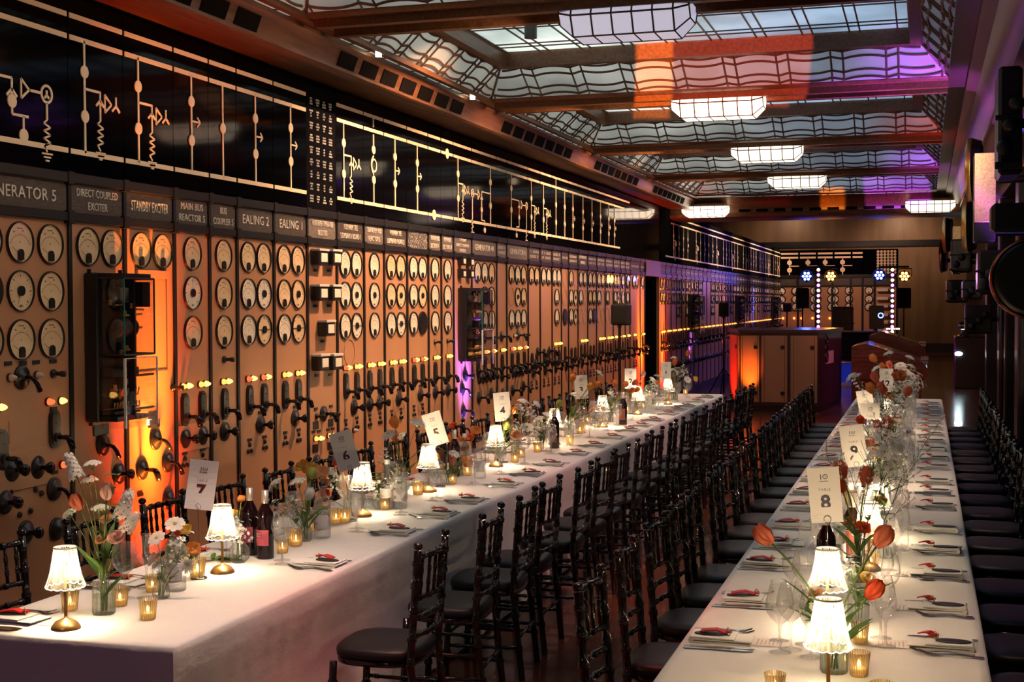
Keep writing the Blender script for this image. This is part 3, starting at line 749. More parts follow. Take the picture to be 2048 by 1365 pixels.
# --- the readable run
def std(r, single, n_oval, rounds, lamps=True, cols='oyoy', knob=False, btn=2):
    d = 0.113
    ys = [-0.02] if n_oval == 1 else [-d*0.95-0.02, d*0.95-0.02]
    if lamps: lampset(r, ys, ZL, cols)
    for y in ys: oval(r, y, ZOV)
    if rounds == 1: rnd(r, 0.03 if n_oval > 1 else -0.02, ZRO); tab(r, 0.03 if n_oval > 1 else -0.02, ZRO+0.085)
    if rounds == 2:
        for y in ys: rnd(r, y, ZRO); tab(r, y, ZRO+0.085)
    if knob: link(ME_SMALLK, 'small_knob', r, (0.001, -0.02, ZKN), WALLROT); tab(r, -0.02, ZKN+0.08)
    if btn:
        for y in ([-0.13, 0.09] if w > 0.4 else [-0.02])[:btn]: buttons(r, y, ZBU-0.02)
r, yc, w = P(3, 'cream control panel with one dial column under MAIN BUS REACTOR 5', ['MAIN BUS', 'REACTOR 5']); rows(r, ('a', 'P', 'a'))
MB().bbox(0, 0.008, -0.21, 0.17, ZRO-0.085, ZRO+0.085, 0.003).build('mounting_plate', PANEL, r); std(r, 1, 2, 2)
r, yc, w = P(4, 'narrow cream control panel under the nameplate BUS COUPLER 5', ['BUS', 'COUPLER 5']); rows(r, ('a', 'a', 'a')); std(r, 1, 1, 1, knob=True, btn=0)
r, yc, w = P(5, 'cream control panel with two dial columns under EALING 2', ['EALING 2']); rows(r, ('aa', 'pP', 'pH')); std(r, 0, 2, 1, cols='ryry')
r, yc, w = P(6, 'cream control panel with two dial columns under EALING 1', ['EALING 1']); rows(r, ('aa', 'ac', 'pH')); std(r, 0, 2, 1)
r, yc, w = P(7, 'cream panel of square chart meters under TRANSFORMER TEMPERATURE INDICATORS', ['TRANSFORMER TEMPERATURE', 'INDICATORS'], PLATEL)
def meter(r, u, v, small=False):
    y, z = W(u, v)
    o = link(ME_MSM if small else ME_METER, 'chart_meter', r, (0.001, y-yc, z), WALLROT)
    link(ME_MSMS if small else ME_MSCALE, 'meter_window', o)
    if not small: link(ME_MLID, 'meter_hood', o); tab(r, y-yc, z-0.10)
for u, v in ((630, 515), (657, 516), (630, 586), (657, 586), (644, 657), (632, 725), (659, 724)): meter(r, u, v)
def pw(u, v): y, z = W(u, v); return y-yc, z
rnd(r, *pw(646, 828), 'g'); link(ME_SMALLK, 'small_knob', r, (0.001, *pw(632, 833)), WALLROT); link(ME_SMALLK, 'small_knob', r, (0.001, *pw(662, 828)), WALLROT)
for (u, v, c) in ((628, 878, 'o'), (638, 877, 'y'), (655, 872, 'o'), (664, 871, 'y')): lamp(r, *pw(u, v), c)
for (u, v) in ((631, 851), (661, 846), (630, 897), (660, 892)):
    y_, z_ = pw(u, v); MB().box(0, 0.006, y_-0.045, y_+0.045, z_-0.03, z_+0.03).build('notice_plate', BLACK, r)
for (u, v) in ((631, 818), (661, 813), (626, 864), (637, 863), (655, 860), (665, 858)): tab(r, *pw(u, v))
rnd(r, *pw(632, 925), None); rnd(r, *pw(662, 920), None)
r, yc, w = P(8, 'cream control panel under FULHAM TEE LOMBARD ROAD 1', ['FULHAM TEE', 'LOMBARD ROAD 1'], PLATE); rows(r, ('pp', 'pP', 'ph')); std(r, 0, 2, 1, cols='ryoy'); gauge(r, -0.05, 1.49, 'o')
lamp(r, 0.02, W(703, 862)[1], 'w')
r, yc, w = P(9, 'cream control panel with one dial column under TRANSFER BUS REACTOR 5', ['TRANSFER BUS', 'REACTOR 5'], PLATEL); rows(r, ('p', 'P', 'p')); std(r, 1, 2, 2)
r, yc, w = P(10, 'cream control panel under FULHAM TEE LOMBARD ROAD 2', ['FULHAM TEE', 'LOMBARD ROAD 2'], PLATE); rows(r, ('aa', 'at', 'ph')); std(r, 0, 2, 1, cols='oyoy')
r, yc, w = P(11, 'cream control panel with a speckled blank nameplate and one black dial', None, SPECK); rows(r, ('pp', 'pt', 'px')); std(r, 0, 2, 1, cols='ryry')
r, yc, w = P(12, 'narrow cream control panel under TRANSFER BUS SECTION 5-4', ['TRANSFER BUS', 'SECTION 5-4'], PLATEL); rows(r, ('p', 'p', 'p')); std(r, 1, 1, 1, knob=True, btn=0)
r, yc, w = P(13, 'narrow cream control panel under MAIN BUS SECTION 5-4', ['MAIN BUS', 'SECTION 5-4'], PLATEL); rows(r, ('p', 'p', 'p')); std(r, 1, 1, 1, knob=True, btn=0, cols='oyoy')
r, yc, w = P(14, 'cream control panel with four small meters, lit violet from the floor', ['STANDBY', 'DIRECT COUPLED', 'EXCITER'], PLATEL)
for u, v in ((918, 522), (934, 524), (918, 547), (934, 548)): meter(r, u, v, True)
rnd(r, -0.05, 1.02, 'l'); rnd(r, -0.02, 0.80, 'g'); rnd(r, 0.05, 1.15, 'k'); rnd(r, -0.04, 0.62, 'l')
r, yc, w = P(15, 'wide cream control panel with three dial columns under GENERATOR 4A', ['GENERATOR 4A'], PLATEL); rows(r, ('ppa', '.ca', '.pp'), sp=0.235)
def gens(r):
    lampset(r, [-0.25, 0.0, 0.24], ZL, 'ryoy'); [oval(r, y, ZOV) for y in (-0.25, -0.02, 0.24)]
    for y in (-0.2, -0.08, 0.05, 0.18): rnd(r, y, ZRO+0.06, 'k')
    rnd(r, -0.22, ZRO-0.14, 'g'); rnd(r, 0.2, ZRO-0.12, 'l'); rnd(r, -0.02, ZKN, 'g'); link(ME_SMALLK, 'small_knob', r, (0.001, 0.25, ZKN), WALLROT); lamp(r, -0.16, ZKN, 'w'); buttons(r, 0.1, ZBU-0.06)
gens(r)
r, yc, w = P(16, 'narrow cream control panel without dials beside the GENERATOR 4A panel', None, PLATEL, unread=2); lampset(r, [-0.02], ZL, 'oyoy'); oval(r, -0.02, ZOV); rnd(r, -0.02, ZRO+0.04, 'k'); rnd(r, -0.03, ZKN, 'g'); rnd(r, 0, ZRO-0.15, 'l')
r, yc, w = P(17, 'wide cream control panel with three dial columns under GENERATOR 4', ['GENERATOR 4'], PLATEL); rows(r, ('apa', 'oca', 'ppp'), sp=0.235); gens(r)
FEED = [  # dials, lamps, label
    (('aa', '', ''), 0, 'cream panel with a single pair of dials, first past the three-column panels', 2),
    (('pp', '', ''), 0, 'cream panel with a single pair of dials, second past the three-column panels', 2),
    (('pp', 'p', 'p'), 2, 'cream panel with two small dials above a single dial column', 2),
    (('o', 'o', 'x'), 0, 'narrow cream panel with empty dial rings and one black disc', 1),
    (('ao', 'pt', 'pt'), 0, 'cream panel just before the ACTON LANE FEEDER 2 panel', 2),
    (('pp', 'po', 'oo'), 2, 'cream panel under the pale nameplate ACTON LANE FEEDER 2', 0),
    (('pa', 'aa', 'px'), 0, 'cream panel just after the ACTON LANE FEEDER 2 panel', 2),
    (('pp', 'po', 'oo'), 2, 'cream panel with three dials, second after ACTON LANE FEEDER 2', 2),
    (('pp', 'po', 'oo'), 2, 'cream panel with three dials, left behind the loudspeaker on its stand', 2),
    (('pp', 'pt', '..'), 2, 'cream panel directly behind the loudspeaker on its stand', 2),
    (('p', 'p', ''), 1, 'narrow cream panel behind the far edge of the loudspeaker', 2),
    (('p', 'p', ''), 1, 'narrow cream panel just past the loudspeaker', 2),
    (('pp', '', ''), 1, 'last wide cream panel before the dark doorway, lit orange', 1),
    (('p', '', ''), 1, 'narrow end strip panel at the dark doorway edge', 1)]
for k, (sp_, nl, lab, un) in enumerate(FEED):
    i = 18+k
    r, yc, w = P(i, lab, ['ACTON LANE', 'FEEDER 2'] if un == 0 else None, PLATE, unread=un)
    rows(r, sp_, True, 0.2 if w < 0.5 else 0.226)
    ys = [-0.12, 0.08] if w > 0.42 else [-0.02]
    if nl: lampset(r, ys[:max(nl, 1)], ZL, 'oyoy')
    for y in ys: oval(r, y, ZOV+(0.0 if k % 2 else -0.03))
    rnd(r, ys[0]+0.05, ZRO+0.02, 'k')
    if k in (0, 1): rnd(r, 0.02, ZRO+0.12, 'k'); rnd(r, 0.12, ZOV+0.07, 'g')
    if w > 0.42: [buttons(r, y, ZBU-0.02) for y in ys]
# --- second run, beyond the doorway
y = 23.2; k = 0
rr2 = random.Random(11)
while y < 43.4:
    w_ = rr2.choice((0.45, 0.55, 0.55, 0.6)); y1 = min(y+w_, 43.95)
    r, yc, w = panel(y, y1, 'far control panel past the doorway, %s in the second run' % nth(k), None, PLATE, unread=1)
    n = 1 if w < 0.5 else 2
    if not 9 <= k <= 10: rows(r, (rr2.choice(('aa', 'pp', 'at'))[:n], rr2.choice(('pp', 'ap', 'pt'))[:n], rr2.choice(('pp', '', 'pt'))[:n]), False)
    lampset(r, [-0.12, 0.08] if n == 2 else [-0.02], ZL, 'oooo')
    for yy in ([-0.12, 0.08] if n == 2 else [-0.02]): oval(r, yy, ZOV); rnd(r, yy, ZRO+0.02, 'k'); rnd(r, yy, 0.72, 'k')
    y = y1; k += 1

# ================================================================== MIMIC BOARDS ABOVE
ZM1, ZM2, ZM3 = 3.458, 3.340, 2.721
def seg(mb, y0, z0, y1, z1, w=0.014):
    dy, dz = y1-y0, z1-z0; l = math.hypot(dy, dz) or 1; ny, nz = -dz/l*w/2, dy/l*w/2
    poly = [(y0+ny, z0+nz), (y0-ny, z0-nz), (y1-ny, z1-nz), (y1+ny, z1+nz)]
    mb.prism(poly, lambda a, b, t: (t, a, b), -0.002, 0.003)
def dot(mb, y, z, r=0.036):
    mb.prism([(y+r*math.cos(2*pi*i/14), z+r*math.sin(2*pi*i/14)) for i in range(14)], lambda a, b, t: (t, a, b), -0.002, 0.004)
def ringm(mb, y, z, r=0.04, w=0.014):
    pts = [(y+r*math.cos(2*pi*i/14), z+r*math.sin(2*pi*i/14)) for i in range(15)]
    for a, b in zip(pts, pts[1:]): seg(mb, *a, *b, w)
def wye(mb, y, z, s=0.055, flip=1):
    seg(mb, y, z, y, z-s); seg(mb, y, z-s, y-s*0.75, z-s*1.65); seg(mb, y, z-s, y+s*0.75, z-s*1.65)
def tri(mb, y, z, s=0.05):
    p = [(y-s*0.5, z+s), (y-s*0.5, z-s), (y+s*0.8, z)]
    for a, b in zip(p, p[1:]+p[:1]): seg(mb, *a, *b, 0.012)
def zig(mb, y, z, n=7, h=0.02):
    pts = [(y, z)]+[(y+(0.028 if i % 2 else -0.028), z-0.02-i*h) for i in range(n)]+[(y, z-0.03-n*h)]
    for a, b in zip(pts, pts[1:]): seg(mb, *a, *b, 0.010)
    z2 = z-0.04-n*h
    for i, q in enumerate((0.045, 0.03, 0.015)): seg(mb, y-q, z2-i*0.018, y+q, z2-i*0.018, 0.009)
def exciter(mb, y, z):
    seg(mb, y, z, y+0.145, z); wye(mb, y+0.145, z+0.005, 0.05); seg(mb, y+0.145, z-0.05, y+0.145, z-0.16); zig(mb, y+0.145, z-0.16)
    tri(mb, y+0.215, z-0.055); wye(mb, y+0.30, z-0.005, 0.05)
def arrow(mb, y, z):
    seg(mb, y, z, y+0.10, z, 0.012); seg(mb, y+0.07, z+0.03, y+0.105, z, 0.012); seg(mb, y+0.07, z-0.03, y+0.105, z, 0.012)
def generator(mb, y, z, d):
    seg(mb, y, z, y+d*0.30, z); wye(mb, y+d*0.30, z, 0.05); seg(mb, y+d*0.30, z-0.05, y+d*0.30, z-0.30); dot(mb, y+d*0.30, z-0.19, 0.03)
    seg(mb, y+d*0.30, z-0.30, y+d*0.20, z-0.30); seg(mb, y+d*0.20, z-0.30, y+d*0.20, z-0.36); dot(mb, y+d*0.20, z-0.40, 0.03)
    tri(mb, y+d*0.40, z-0.04); seg(mb, y+d*0.44, z-0.04, y+d*0.56, z-0.04); ringm(mb, y+d*0.60, z-0.04); wye(mb, y+d*0.6, z-0.02, 0.022)
    seg(mb, y+d*0.60, z-0.08, y+d*0.60, z-0.30); zig(mb, y+d*0.60, z-0.30, 5)
def board(y0, y1, label, draw=None, lines=(1, 1, 1), ext=None):
    yc, w = (y0+y1)/2, y1-y0
    root = thing('mimic_board', label, 'wall board', (XW, yc, 0), 0, 'black glass mimic boards above the panels')
    MB().box(-0.06, -0.004, -w/2+0.003, w/2-0.003, 2.605, 3.565).build('black_glass', GLASSBLK if yc < 23 else BOARD, root)
    d = MB(); e = 0.012
    for on, z in zip(lines, (ZM1, ZM2, ZM3)):
        if on: seg(d, -w/2+e, z, w/2-e, z, 0.028)
    if draw: draw(d, yc, w)
    if d.f: d.build('diagram', CREAMLINE, root)
    return root
def feeder(u, blobs, kind=None, ztop=ZM2, arrow_v=None):
    def f(d, yc, w):
        y = W(u, blobs[0][1] if False else blobs[0])[0]-yc
        seg(d, y, ztop, y, ZM3, 0.016)
        zs = [W(u, b)[1] for b in blobs]
        for z in zs: dot(d, y, z)
        zm = sum(zs)/len(zs)
        if kind == 'arrow': arrow(d, y, zm)
        if kind == 'exc': exciter(d, y, zm+0.03)
        if kind == 'loop':
            pass
    return f
def gen5(d, yc, w):
    y = W(23, 170)[0]-yc
    seg(d, y-0.4 if y-0.4 > -w/2 else -w/2+0.012, W(23, 156)[1], y, W(23, 156)[1]); z = W(23, 156)[1]
    wye(d, y, z, 0.055); seg(d, y, z-0.05, y, W(25, 228)[1]); dot(d, y, W(24, 202)[1])
    z3 = W(25, 228)[1]; seg(d, y, z3, y+0.13, z3); seg(d, y+0.09, z3, y+0.09, z3-0.07); dot(d, y+0.09, z3-0.10)
    yt = W(48, 178)[0]-yc; zt = W(48, 178)[1]; tri(d, yt, zt); yr = W(93, 187)[0]-yc
    seg(d, yt+0.05, zt, yr-0.045, zt); ringm(d, yr, zt, 0.045); wye(d, yr, zt+0.02, 0.025); seg(d, yr, zt-0.045, yr, W(94, 240)[1]); zig(d, yr, W(94, 240)[1])
BD = {0: ('with a generator symbol, above GENERATOR 5', gen5, (1, 1, 1)),
      1: ('with two discs and an exciter symbol, above DIRECT COUPLED EXCITER', feeder(168.5, (144, 233), 'exc'), (1, 1, 1)),
      2: ('with two discs and an exciter symbol, above STANDBY EXCITER', feeder(276, (173, 257), 'exc'), (1, 1, 1)),
      3: ('with two discs and an arrow, above MAIN BUS REACTOR 5', feeder(382.5, (203, 281), 'arrow'), (1, 1, 1)),
      4: ('with a single disc, above BUS COUPLER 5', feeder(445.5, (257,)), (1, 1, 1)),
      5: ('with two discs and an arrow, above EALING 2', feeder(510.5, (237, 308), 'arrow'), (1, 1, 1)),
      6: ('with two discs and an arrow, above EALING 1', feeder(581, (256, 323), 'arrow'), (1, 1, 1)),
      8: ('with an exciter symbol, above FULHAM TEE LOMBARD ROAD 1', feeder(687, (286, 348), 'exc'), (1, 1, 1)),
      10: ('with two discs and an arrow, above FULHAM TEE LOMBARD ROAD 2', feeder(790, (314, 368), 'arrow'), (1, 1, 1)),
      11: ('with two discs and an arrow, above the speckled nameplate', feeder(834.5, (326, 378), 'arrow'), (1, 1, 1)),
      14: ('with an exciter symbol, above the four small meters', feeder(916, (348, 397), 'exc'), (1, 1, 1))}
def legend(d, yc, w):
    rr = random.Random(3)
    for c in range(4):
        yy = -w*0.40+c*w*0.215
        for rI in range(9):
            zz = 3.44-rI*0.092
            for ln in range(3):
                n = rr.choice((2, 3, 4, 5)); ww = 0.010*n
                for q in range(n):
                    seg(d, yy+0.03-ww/2+q*0.012, zz-ln*0.020-0.006, yy+0.03-ww/2+q*0.012, zz-ln*0.020+0.006, 0.006)
def bus_reactor(d, yc, w):
    y = W(747, 300)[0]-yc
    seg(d, y, ZM1, y, ZM2+0.03, 0.016); seg(d, y, ZM2-0.03, y, W(747, 300)[1], 0.016); dot(d, y, W(747, 300)[1]); dot(d, y, W(747, 360)[1])
    z0, z1 = W(747, 312)[1], W(747, 350)[1]
    pts = [(y, z0), (y-0.04, z0-0.04), (y-0.05, (z0+z1)/2), (y-0.04, z1+0.04), (y, z1)]
    for a, b in zip(pts, pts[1:]): seg(d, *a, *b)
    ringm(d, y+0.01, (z0+z1)/2, 0.052); seg(d, y, W(747, 360)[1], y, ZM3, 0.016)
def gen4(u, vb, d_, hz):
    def f(d, yc, w):
        y = W(u, 400)[0]-yc; seg(d, y, ZM2, y, ZM3, 0.016)
        for b in vb: dot(d, y, W(u, b)[1])
        generator(d, y, W(u, hz)[1], d_)
    return f
BD[9] = ('with a looped reactor symbol, above TRANSFER BUS REACTOR 5', bus_reactor, (1, 1, 1))
BD[12] = ('with a disc on its middle bar, second after the speckled nameplate', lambda d, yc, w: dot(d, W(868, 430)[0]-yc, ZM3, 0.05), (1, 1, 1))
BD[13] = ('with a disc on its upper bar, above MAIN BUS SECTION 5-4', lambda d, yc, w: dot(d, W(894, 307)[0]-yc, ZM2, 0.05), (1, 1, 1))
BD[15] = ('with a mirrored generator symbol, above GENERATOR 4A', gen4(981, (365, 412), -1, 388), (1, 1, 1))
BD[17] = ('with a generator symbol, above GENERATOR 4', gen4(1022.5, (377, 420), 1, 398), (1, 1, 1))
board(4.62, 5.45, 'black glass mimic board at the picture edge, plain bars only')
for i in range(len(YS)-1):
    if i == 7:
        r = thing('legend_board', 'black board of small white lettering above TRANSFORMER TEMPERATURE INDICATORS', 'wall board', (XW, (YS[7]+YS[8])/2, 0), 0, None)
        w = YS[8]-YS[7]; MB().box(-0.06, -0.004, -w/2+0.003, w/2-0.003, 2.605, 3.565).build('black_glass', BOARD, r)
        d = MB(); legend(d, 0, w); d.build('lettering', LETTER, r); continue
    if i in BD:
        t, f, ln = BD[i]; board(YS[i], YS[i+1], 'black glass mimic board '+t, f, ln)
    else:
        us = {18: 1062.5, 19: 1087, 20: 1112, 21: 1129.5, 22: 1146, 23: 1166, 24: 1184, 25: 1201, 26: 1217.5, 27: 1229}
        u = us.get(i)
        def f(d, yc, w, u=u, i=i):
            if u is None: return
            y = W(u, 420)[0]-yc; seg(d, y, ZM2 if i != 20 else ZM1, y, ZM3, 0.016); dot(d, y, 3.12); dot(d, y, 2.90)
            if i in (18, 19): exciter(d, y, 3.04)
            elif i > 21: arrow(d, y, 3.0)
        board(YS[i], YS[i+1], 'black glass mimic board, %s past the generator boards' % nth(i-16), f, (i < 30, i < 29, i < 28))
board(YS[-1], 23.2, 'plain black glass board over the dark doorway', None, (0, 0, 0))
y = 23.2; k = 0; rr2 = random.Random(11)
while y < 43.4:
    w_ = rr2.choice((0.45, 0.55, 0.55, 0.6)); y1 = min(y+w_, 43.95)
    n = 1 if w_ < 0.5 else 2
    for _ in range(3) if not 9 <= k <= 10 else (): rr2.choice((0, 1, 2))
    def f(d, yc, w, k=k):
        if k < 2 or k % 7 == 6: return
        seg(d, 0, ZM2, 0, ZM3, 0.018); dot(d, 0, 3.12); dot(d, 0, 2.90)
        if k % 5 == 2: exciter(d, 0, 3.04)
        elif k % 2: arrow(d, 0, 3.0)
    board(y, y1, 'far black mimic board past the doorway, %s of that run' % nth(k), f, (k > 2, k > 1, k > 0))
    y = y1; k += 1
# doorway lintel under the plain board
MB().box(XW-0.05, XW+0.03, YS[-1], 23.2, 2.335, 2.60).build('trim_9', mat('lintel_brown', (0.05, 0.025, 0.02), 0.4))['kind'] = 'structure'

# ================================================================== RELAY CASES ON THE PANELS
def relay_case(y0, z0, z1, label, wid=0.30):
    """black backed relay with coils, bars and clear covers; stands out from the panel"""
    root = thing('relay_case', label, 'relay', (XW+0.002, y0, z0), 0, 'clear covered relays on the panels')
    h = z1-z0
    bk = MB().bbox(0, 0.085, -0.01, wid+0.01, 0, h, 0.008).box(0.085, 0.23, 0.0, wid, h-0.03, h-0.005).box(0.085, 0.20, 0.0, wid, 0.005, 0.03)
    for yy in (0.0, wid): bk.cyl(0.012, h, h+0.02, 8, Matrix.Translation((0.03, yy, 0))); bk.cyl(0.012, -0.02, 0.0, 8, Matrix.Translation((0.03, yy, 0)))
    bk.build('back_case', BLACK, root)
    rr = random.Random(int(y0*10))
    co = MB()
    MX = Matrix.Rotation(pi/2, 4, 'X')
    for i in range(5):
        zc = h*0.60+0.0*i; 
    for j in range(6): co.lathe([(0.02, 0), (0.055, 0.002), (0.055, 0.018), (0.02, 0.02)], 16, Matrix.Translation((0.15, 0.05+j*0.03, h*0.63)) @ Matrix.Rotation(-pi/2, 4, 'X'))
    co.bbox(0.09, 0.20, 0.04, 0.13, h*0.80, h*0.90, 0.006)
    co.build('coil', mat('coil_copper', (0.06, 0.03, 0.02), 0.35), root, True)
    br = MB()
    for i in range(13):
        zz = h*rr.uniform(0.06, 0.93); yy = rr.uniform(0.02, wid-0.1)
        br.tube([(0.10+rr.random()*0.1, yy, zz), (0.10+rr.random()*0.1, yy+rr.uniform(0.05, 0.18), zz+rr.uniform(-0.01, 0.01))], 0.006, 6)
        br.cyl(0.010, 0, 0.03, 8, Matrix.Translation((0.12+rr.random()*0.08, yy, zz)))
    for i in range(10):
        br.tube([(0.09, 0.02+i*0.027, h*0.18), (0.16, 0.02+i*0.027, h*0.17), (0.17, 0.02+i*0.027, h*0.22)], 0.005, 5)
        br.tube([(0.09, 0.02+i*0.027, h*0.08), (0.17, 0.02+i*0.027, h*0.09), (0.17, 0.02+i*0.027, h*0.13)], 0.005, 5)
    br.build('contact_rod', BRASS, root, True)
    blk = MB().bbox(0.09, 0.24, wid-0.10, wid-0.02, h*0.77, h*0.94, 0.004).bbox(0.09, 0.16, 0.02, wid-0.02, h*0.30, h*0.36, 0.004).bbox(0.09, 0.17, 0.02, wid-0.02, h*0.05, h*0.07, 0.004).box(0.085, 0.205, wid*0.55, wid*0.60, 0.03, h-0.03)
    blk.build('terminal_block', BLACK, root)
    # upper cover: glass in a dark frame; lower cover: clear acrylic box
    za, zb, xd = h*0.45, h*0.96, 0.25
    uc = MB()
    for p, q in (((0.09, 0.0, za), (xd, 0.0, za)), ((0.09, 0, zb), (xd, 0, zb)), ((xd, 0, za), (xd, wid, za)), ((xd, 0, zb), (xd, wid, zb)), ((xd, wid, za), (xd, wid, zb)),
                 ((0.09, wid, za), (xd, wid, za)), ((0.09, wid, zb), (xd, wid, zb))):
        uc.tube([p, q], 0.006, 4)
    f = uc.build('upper_cover', BLACK, root)
    MB().box(xd-0.003, xd+0.003, -0.004, 0.004, za, zb).build('glass_edge', GREENEDGE, f)
    MB().box(xd-0.002, xd+0.002, 0.004, wid, za, zb).box(0.09, xd-0.002, -0.002, 0.002, za, zb).box(0.09, xd, wid-0.002, wid+0.002, za, zb).build('glass', ACRYL, f)
    za, zb = -0.03, h*0.43
    lc = MB().box(xd, xd+0.006, 0.0, wid+0.02, za, zb).box(0.10, xd, -0.006, 0.0, za, zb).box(0.10, xd, wid+0.02, wid+0.026, za, zb).box(0.10, xd, 0, wid+0.02, zb-0.006, zb).build('lower_cover', ACRYL, root)
    eg = MB().box(xd-0.004, xd+0.008, -0.008, 0.004, za, zb).box(xd, xd+0.007, 0, wid+0.02, zb-0.004, zb).box(xd, xd+0.007, wid+0.014, wid+0.022, za, zb)
    eg.build('polished_edge', ACREDGE, lc)
    rd = MB()
    for zz in (zb-0.10, za+0.10): rd.tube([(xd-0.005, 0.10, zz), (xd-0.005, wid-0.01, zz)], 0.007, 6)
    rd.build('standoff_rod', mat('dark_brass', (0.12, 0.06, 0.03), 0.3, 0.6), lc)
relay_case(6.40, 1.23, 2.06, 'black relay in clear covers on the DIRECT COUPLED EXCITER panel')
relay_case(12.62, 1.30, 2.04, 'black relay in clear covers glowing violet, beside the GENERATOR 4A panel', 0.32)
for u, t in ((1375, 'lit violet, nearest past the doorway'), (1470, 'lit red, middle of the far run'), (1541, 'lit blue, at the far corner')):
    relay_case(W(u, 630)[0], 1.30, 2.04, 'far relay in clear covers '+t, 0.5)
# ================================================================== LONG TABLES
TZ = 0.752
A_X0, A_X1, A_Y0, A_Y1 = -3.24, -2.36, 3.86, 16.5
B_X0, B_X1, B_Y0, B_Y1 = -0.775, 0.195, 2.5, 16.3
def tablecloth(x0, x1, y0, y1, label, seed, tuck={}):
    rr = random.Random(seed)
    step = 0.07
    per = []                                   # perimeter points with outward normals
    def run(ax, ay, bx, by, nx, ny):
        L_ = math.hypot(bx-ax, by-ay); k = max(int(L_/step), 2)
        for i in range(k): t = i/k; per.append((ax+(bx-ax)*t, ay+(by-ay)*t, nx, ny, L_*t))
    c = 0.03
    run(x0+c, y0, x1-c, y0, 0, -1); per.append((x1-c*0.3, y0+c*0.3, 0.7, -0.7, 0))
    run(x1, y0+c, x1, y1-c, 1, 0); per.append((x1-c*0.3, y1-c*0.3, 0.7, 0.7, 0))
    run(x1-c, y1, x0+c, y1, 0, 1); per.append((x0+c*0.3, y1-c*0.3, -0.7, 0.7, 0))
    run(x0, y1-c, x0, y0+c, -1, 0); per.append((x0+c*0.3, y0+c*0.3, -0.7, -0.7, 0))
    n = len(per); vs = []; fs = []
    ph = [rr.uniform(0, 6.28) for _ in range(6)]
    levels = [(-0.030, 0.0), (-0.008, -0.002), (0.0, -0.009), (0.003, -0.03), (0.004, -0.10), (0.008, -0.20), (0.012, -0.215), (0.010, -0.34), (0.016, -0.50), (0.022, -0.66), (0.026, -0.735)]
    for off, dz in levels:
        for i, (x, y, nx, ny, s) in enumerate(per):
            tuck_ = tuck.get((round(nx), round(ny)), 0)*min(max(-dz-0.12, 0)/0.15, 1)
            q = (x*1.3+y)*1.0; d = max(-dz-0.03, 0)/0.7
            wv = (math.sin(q*5.1+ph[0])*0.5+math.sin(q*11.3+ph[1])*0.35+math.sin(q*2.3+ph[2])*0.6)*0.022*d
            vs.append((x+nx*(off*(0 if tuck_ else 1)+wv*(0.3 if tuck_ else 1)-tuck_), y+ny*(off+wv), TZ+dz))
    for l in range(len(levels)-1):
        for i in range(n): fs.append((l*n+i, l*n+(i+1) % n, (l+1)*n+(i+1) % n, (l+1)*n+i))
    fs.append(tuple(range(n)))
    mb = MB().add(vs, fs)
    o = mb.build('tablecloth', CLOTH, None, False); autosmooth(o, 60)
    return tag(o, label, 'tablecloth')
NZ = None
N, L, b = nodes(CLOTH)
tc = N.new('ShaderNodeTexCoord'); mp = N.new('ShaderNodeMapping'); nz = N.new('ShaderNodeTexNoise'); bp = N.new('ShaderNodeBump')
mp.inputs['Scale'].default_value = (1.2, 1.2, 2.2); nz.inputs['Scale'].default_value = 3.2; nz.inputs['Detail'].default_value = 5
bp.inputs['Strength'].default_value = 0.35; bp.inputs['Distance'].default_value = 0.03
L.new(tc.outputs['Object'], mp.inputs[0]); L.new(mp.outputs[0], nz.inputs['Vector']); L.new(nz.outputs['Fac'], bp.inputs['Height']); L.new(bp.outputs[0], b.inputs['Normal'])
tablecloth(A_X0, A_X1, A_Y0, A_Y1, 'white cloth draped to the floor over the long table beside the panels', 1, {(1, 0): 0.02, (-1, 0): 0.05})
tablecloth(B_X0, B_X1, B_Y0, B_Y1, 'white cloth over the long table nearer the dark windows', 2, {(-1, 0): 0.10, (1, 0): 0.03})

# ================================================================== CHAIRS
def bamboo(pts, r, knots, n=8):
    """tube with ringed knots at the given fractions of its length"""
    P_ = [Vector(p) for p in pts]
    ln = [0]
    for a, b in zip(P_, P_[1:]): ln.append(ln[-1]+(b-a).length)
    T = ln[-1]
    fr = [(l/T, None) for l in ln]
    k = []
    for f in knots:
        e = 0.008/T
        k += [(f-1.6*e, 1.0), (f-e, 1.32), (f-0.2*e, 1.32), (f, 1.05), (f+0.2*e, 1.32), (f+e, 1.32), (f+1.6*e, 1.0)]
    al = sorted([(f, 1.0) for f, _ in fr]+k)
    def at(f):
        f = min(max(f, 0), 1)*T
        for i in range(len(ln)-1):
            if f <= ln[i+1] or i == len(ln)-2:
                t = (f-ln[i])/max(ln[i+1]-ln[i], 1e-9); return P_[i].lerp(P_[i+1], t)
    return [at(f) for f, _ in al], [r*s for _, s in al]
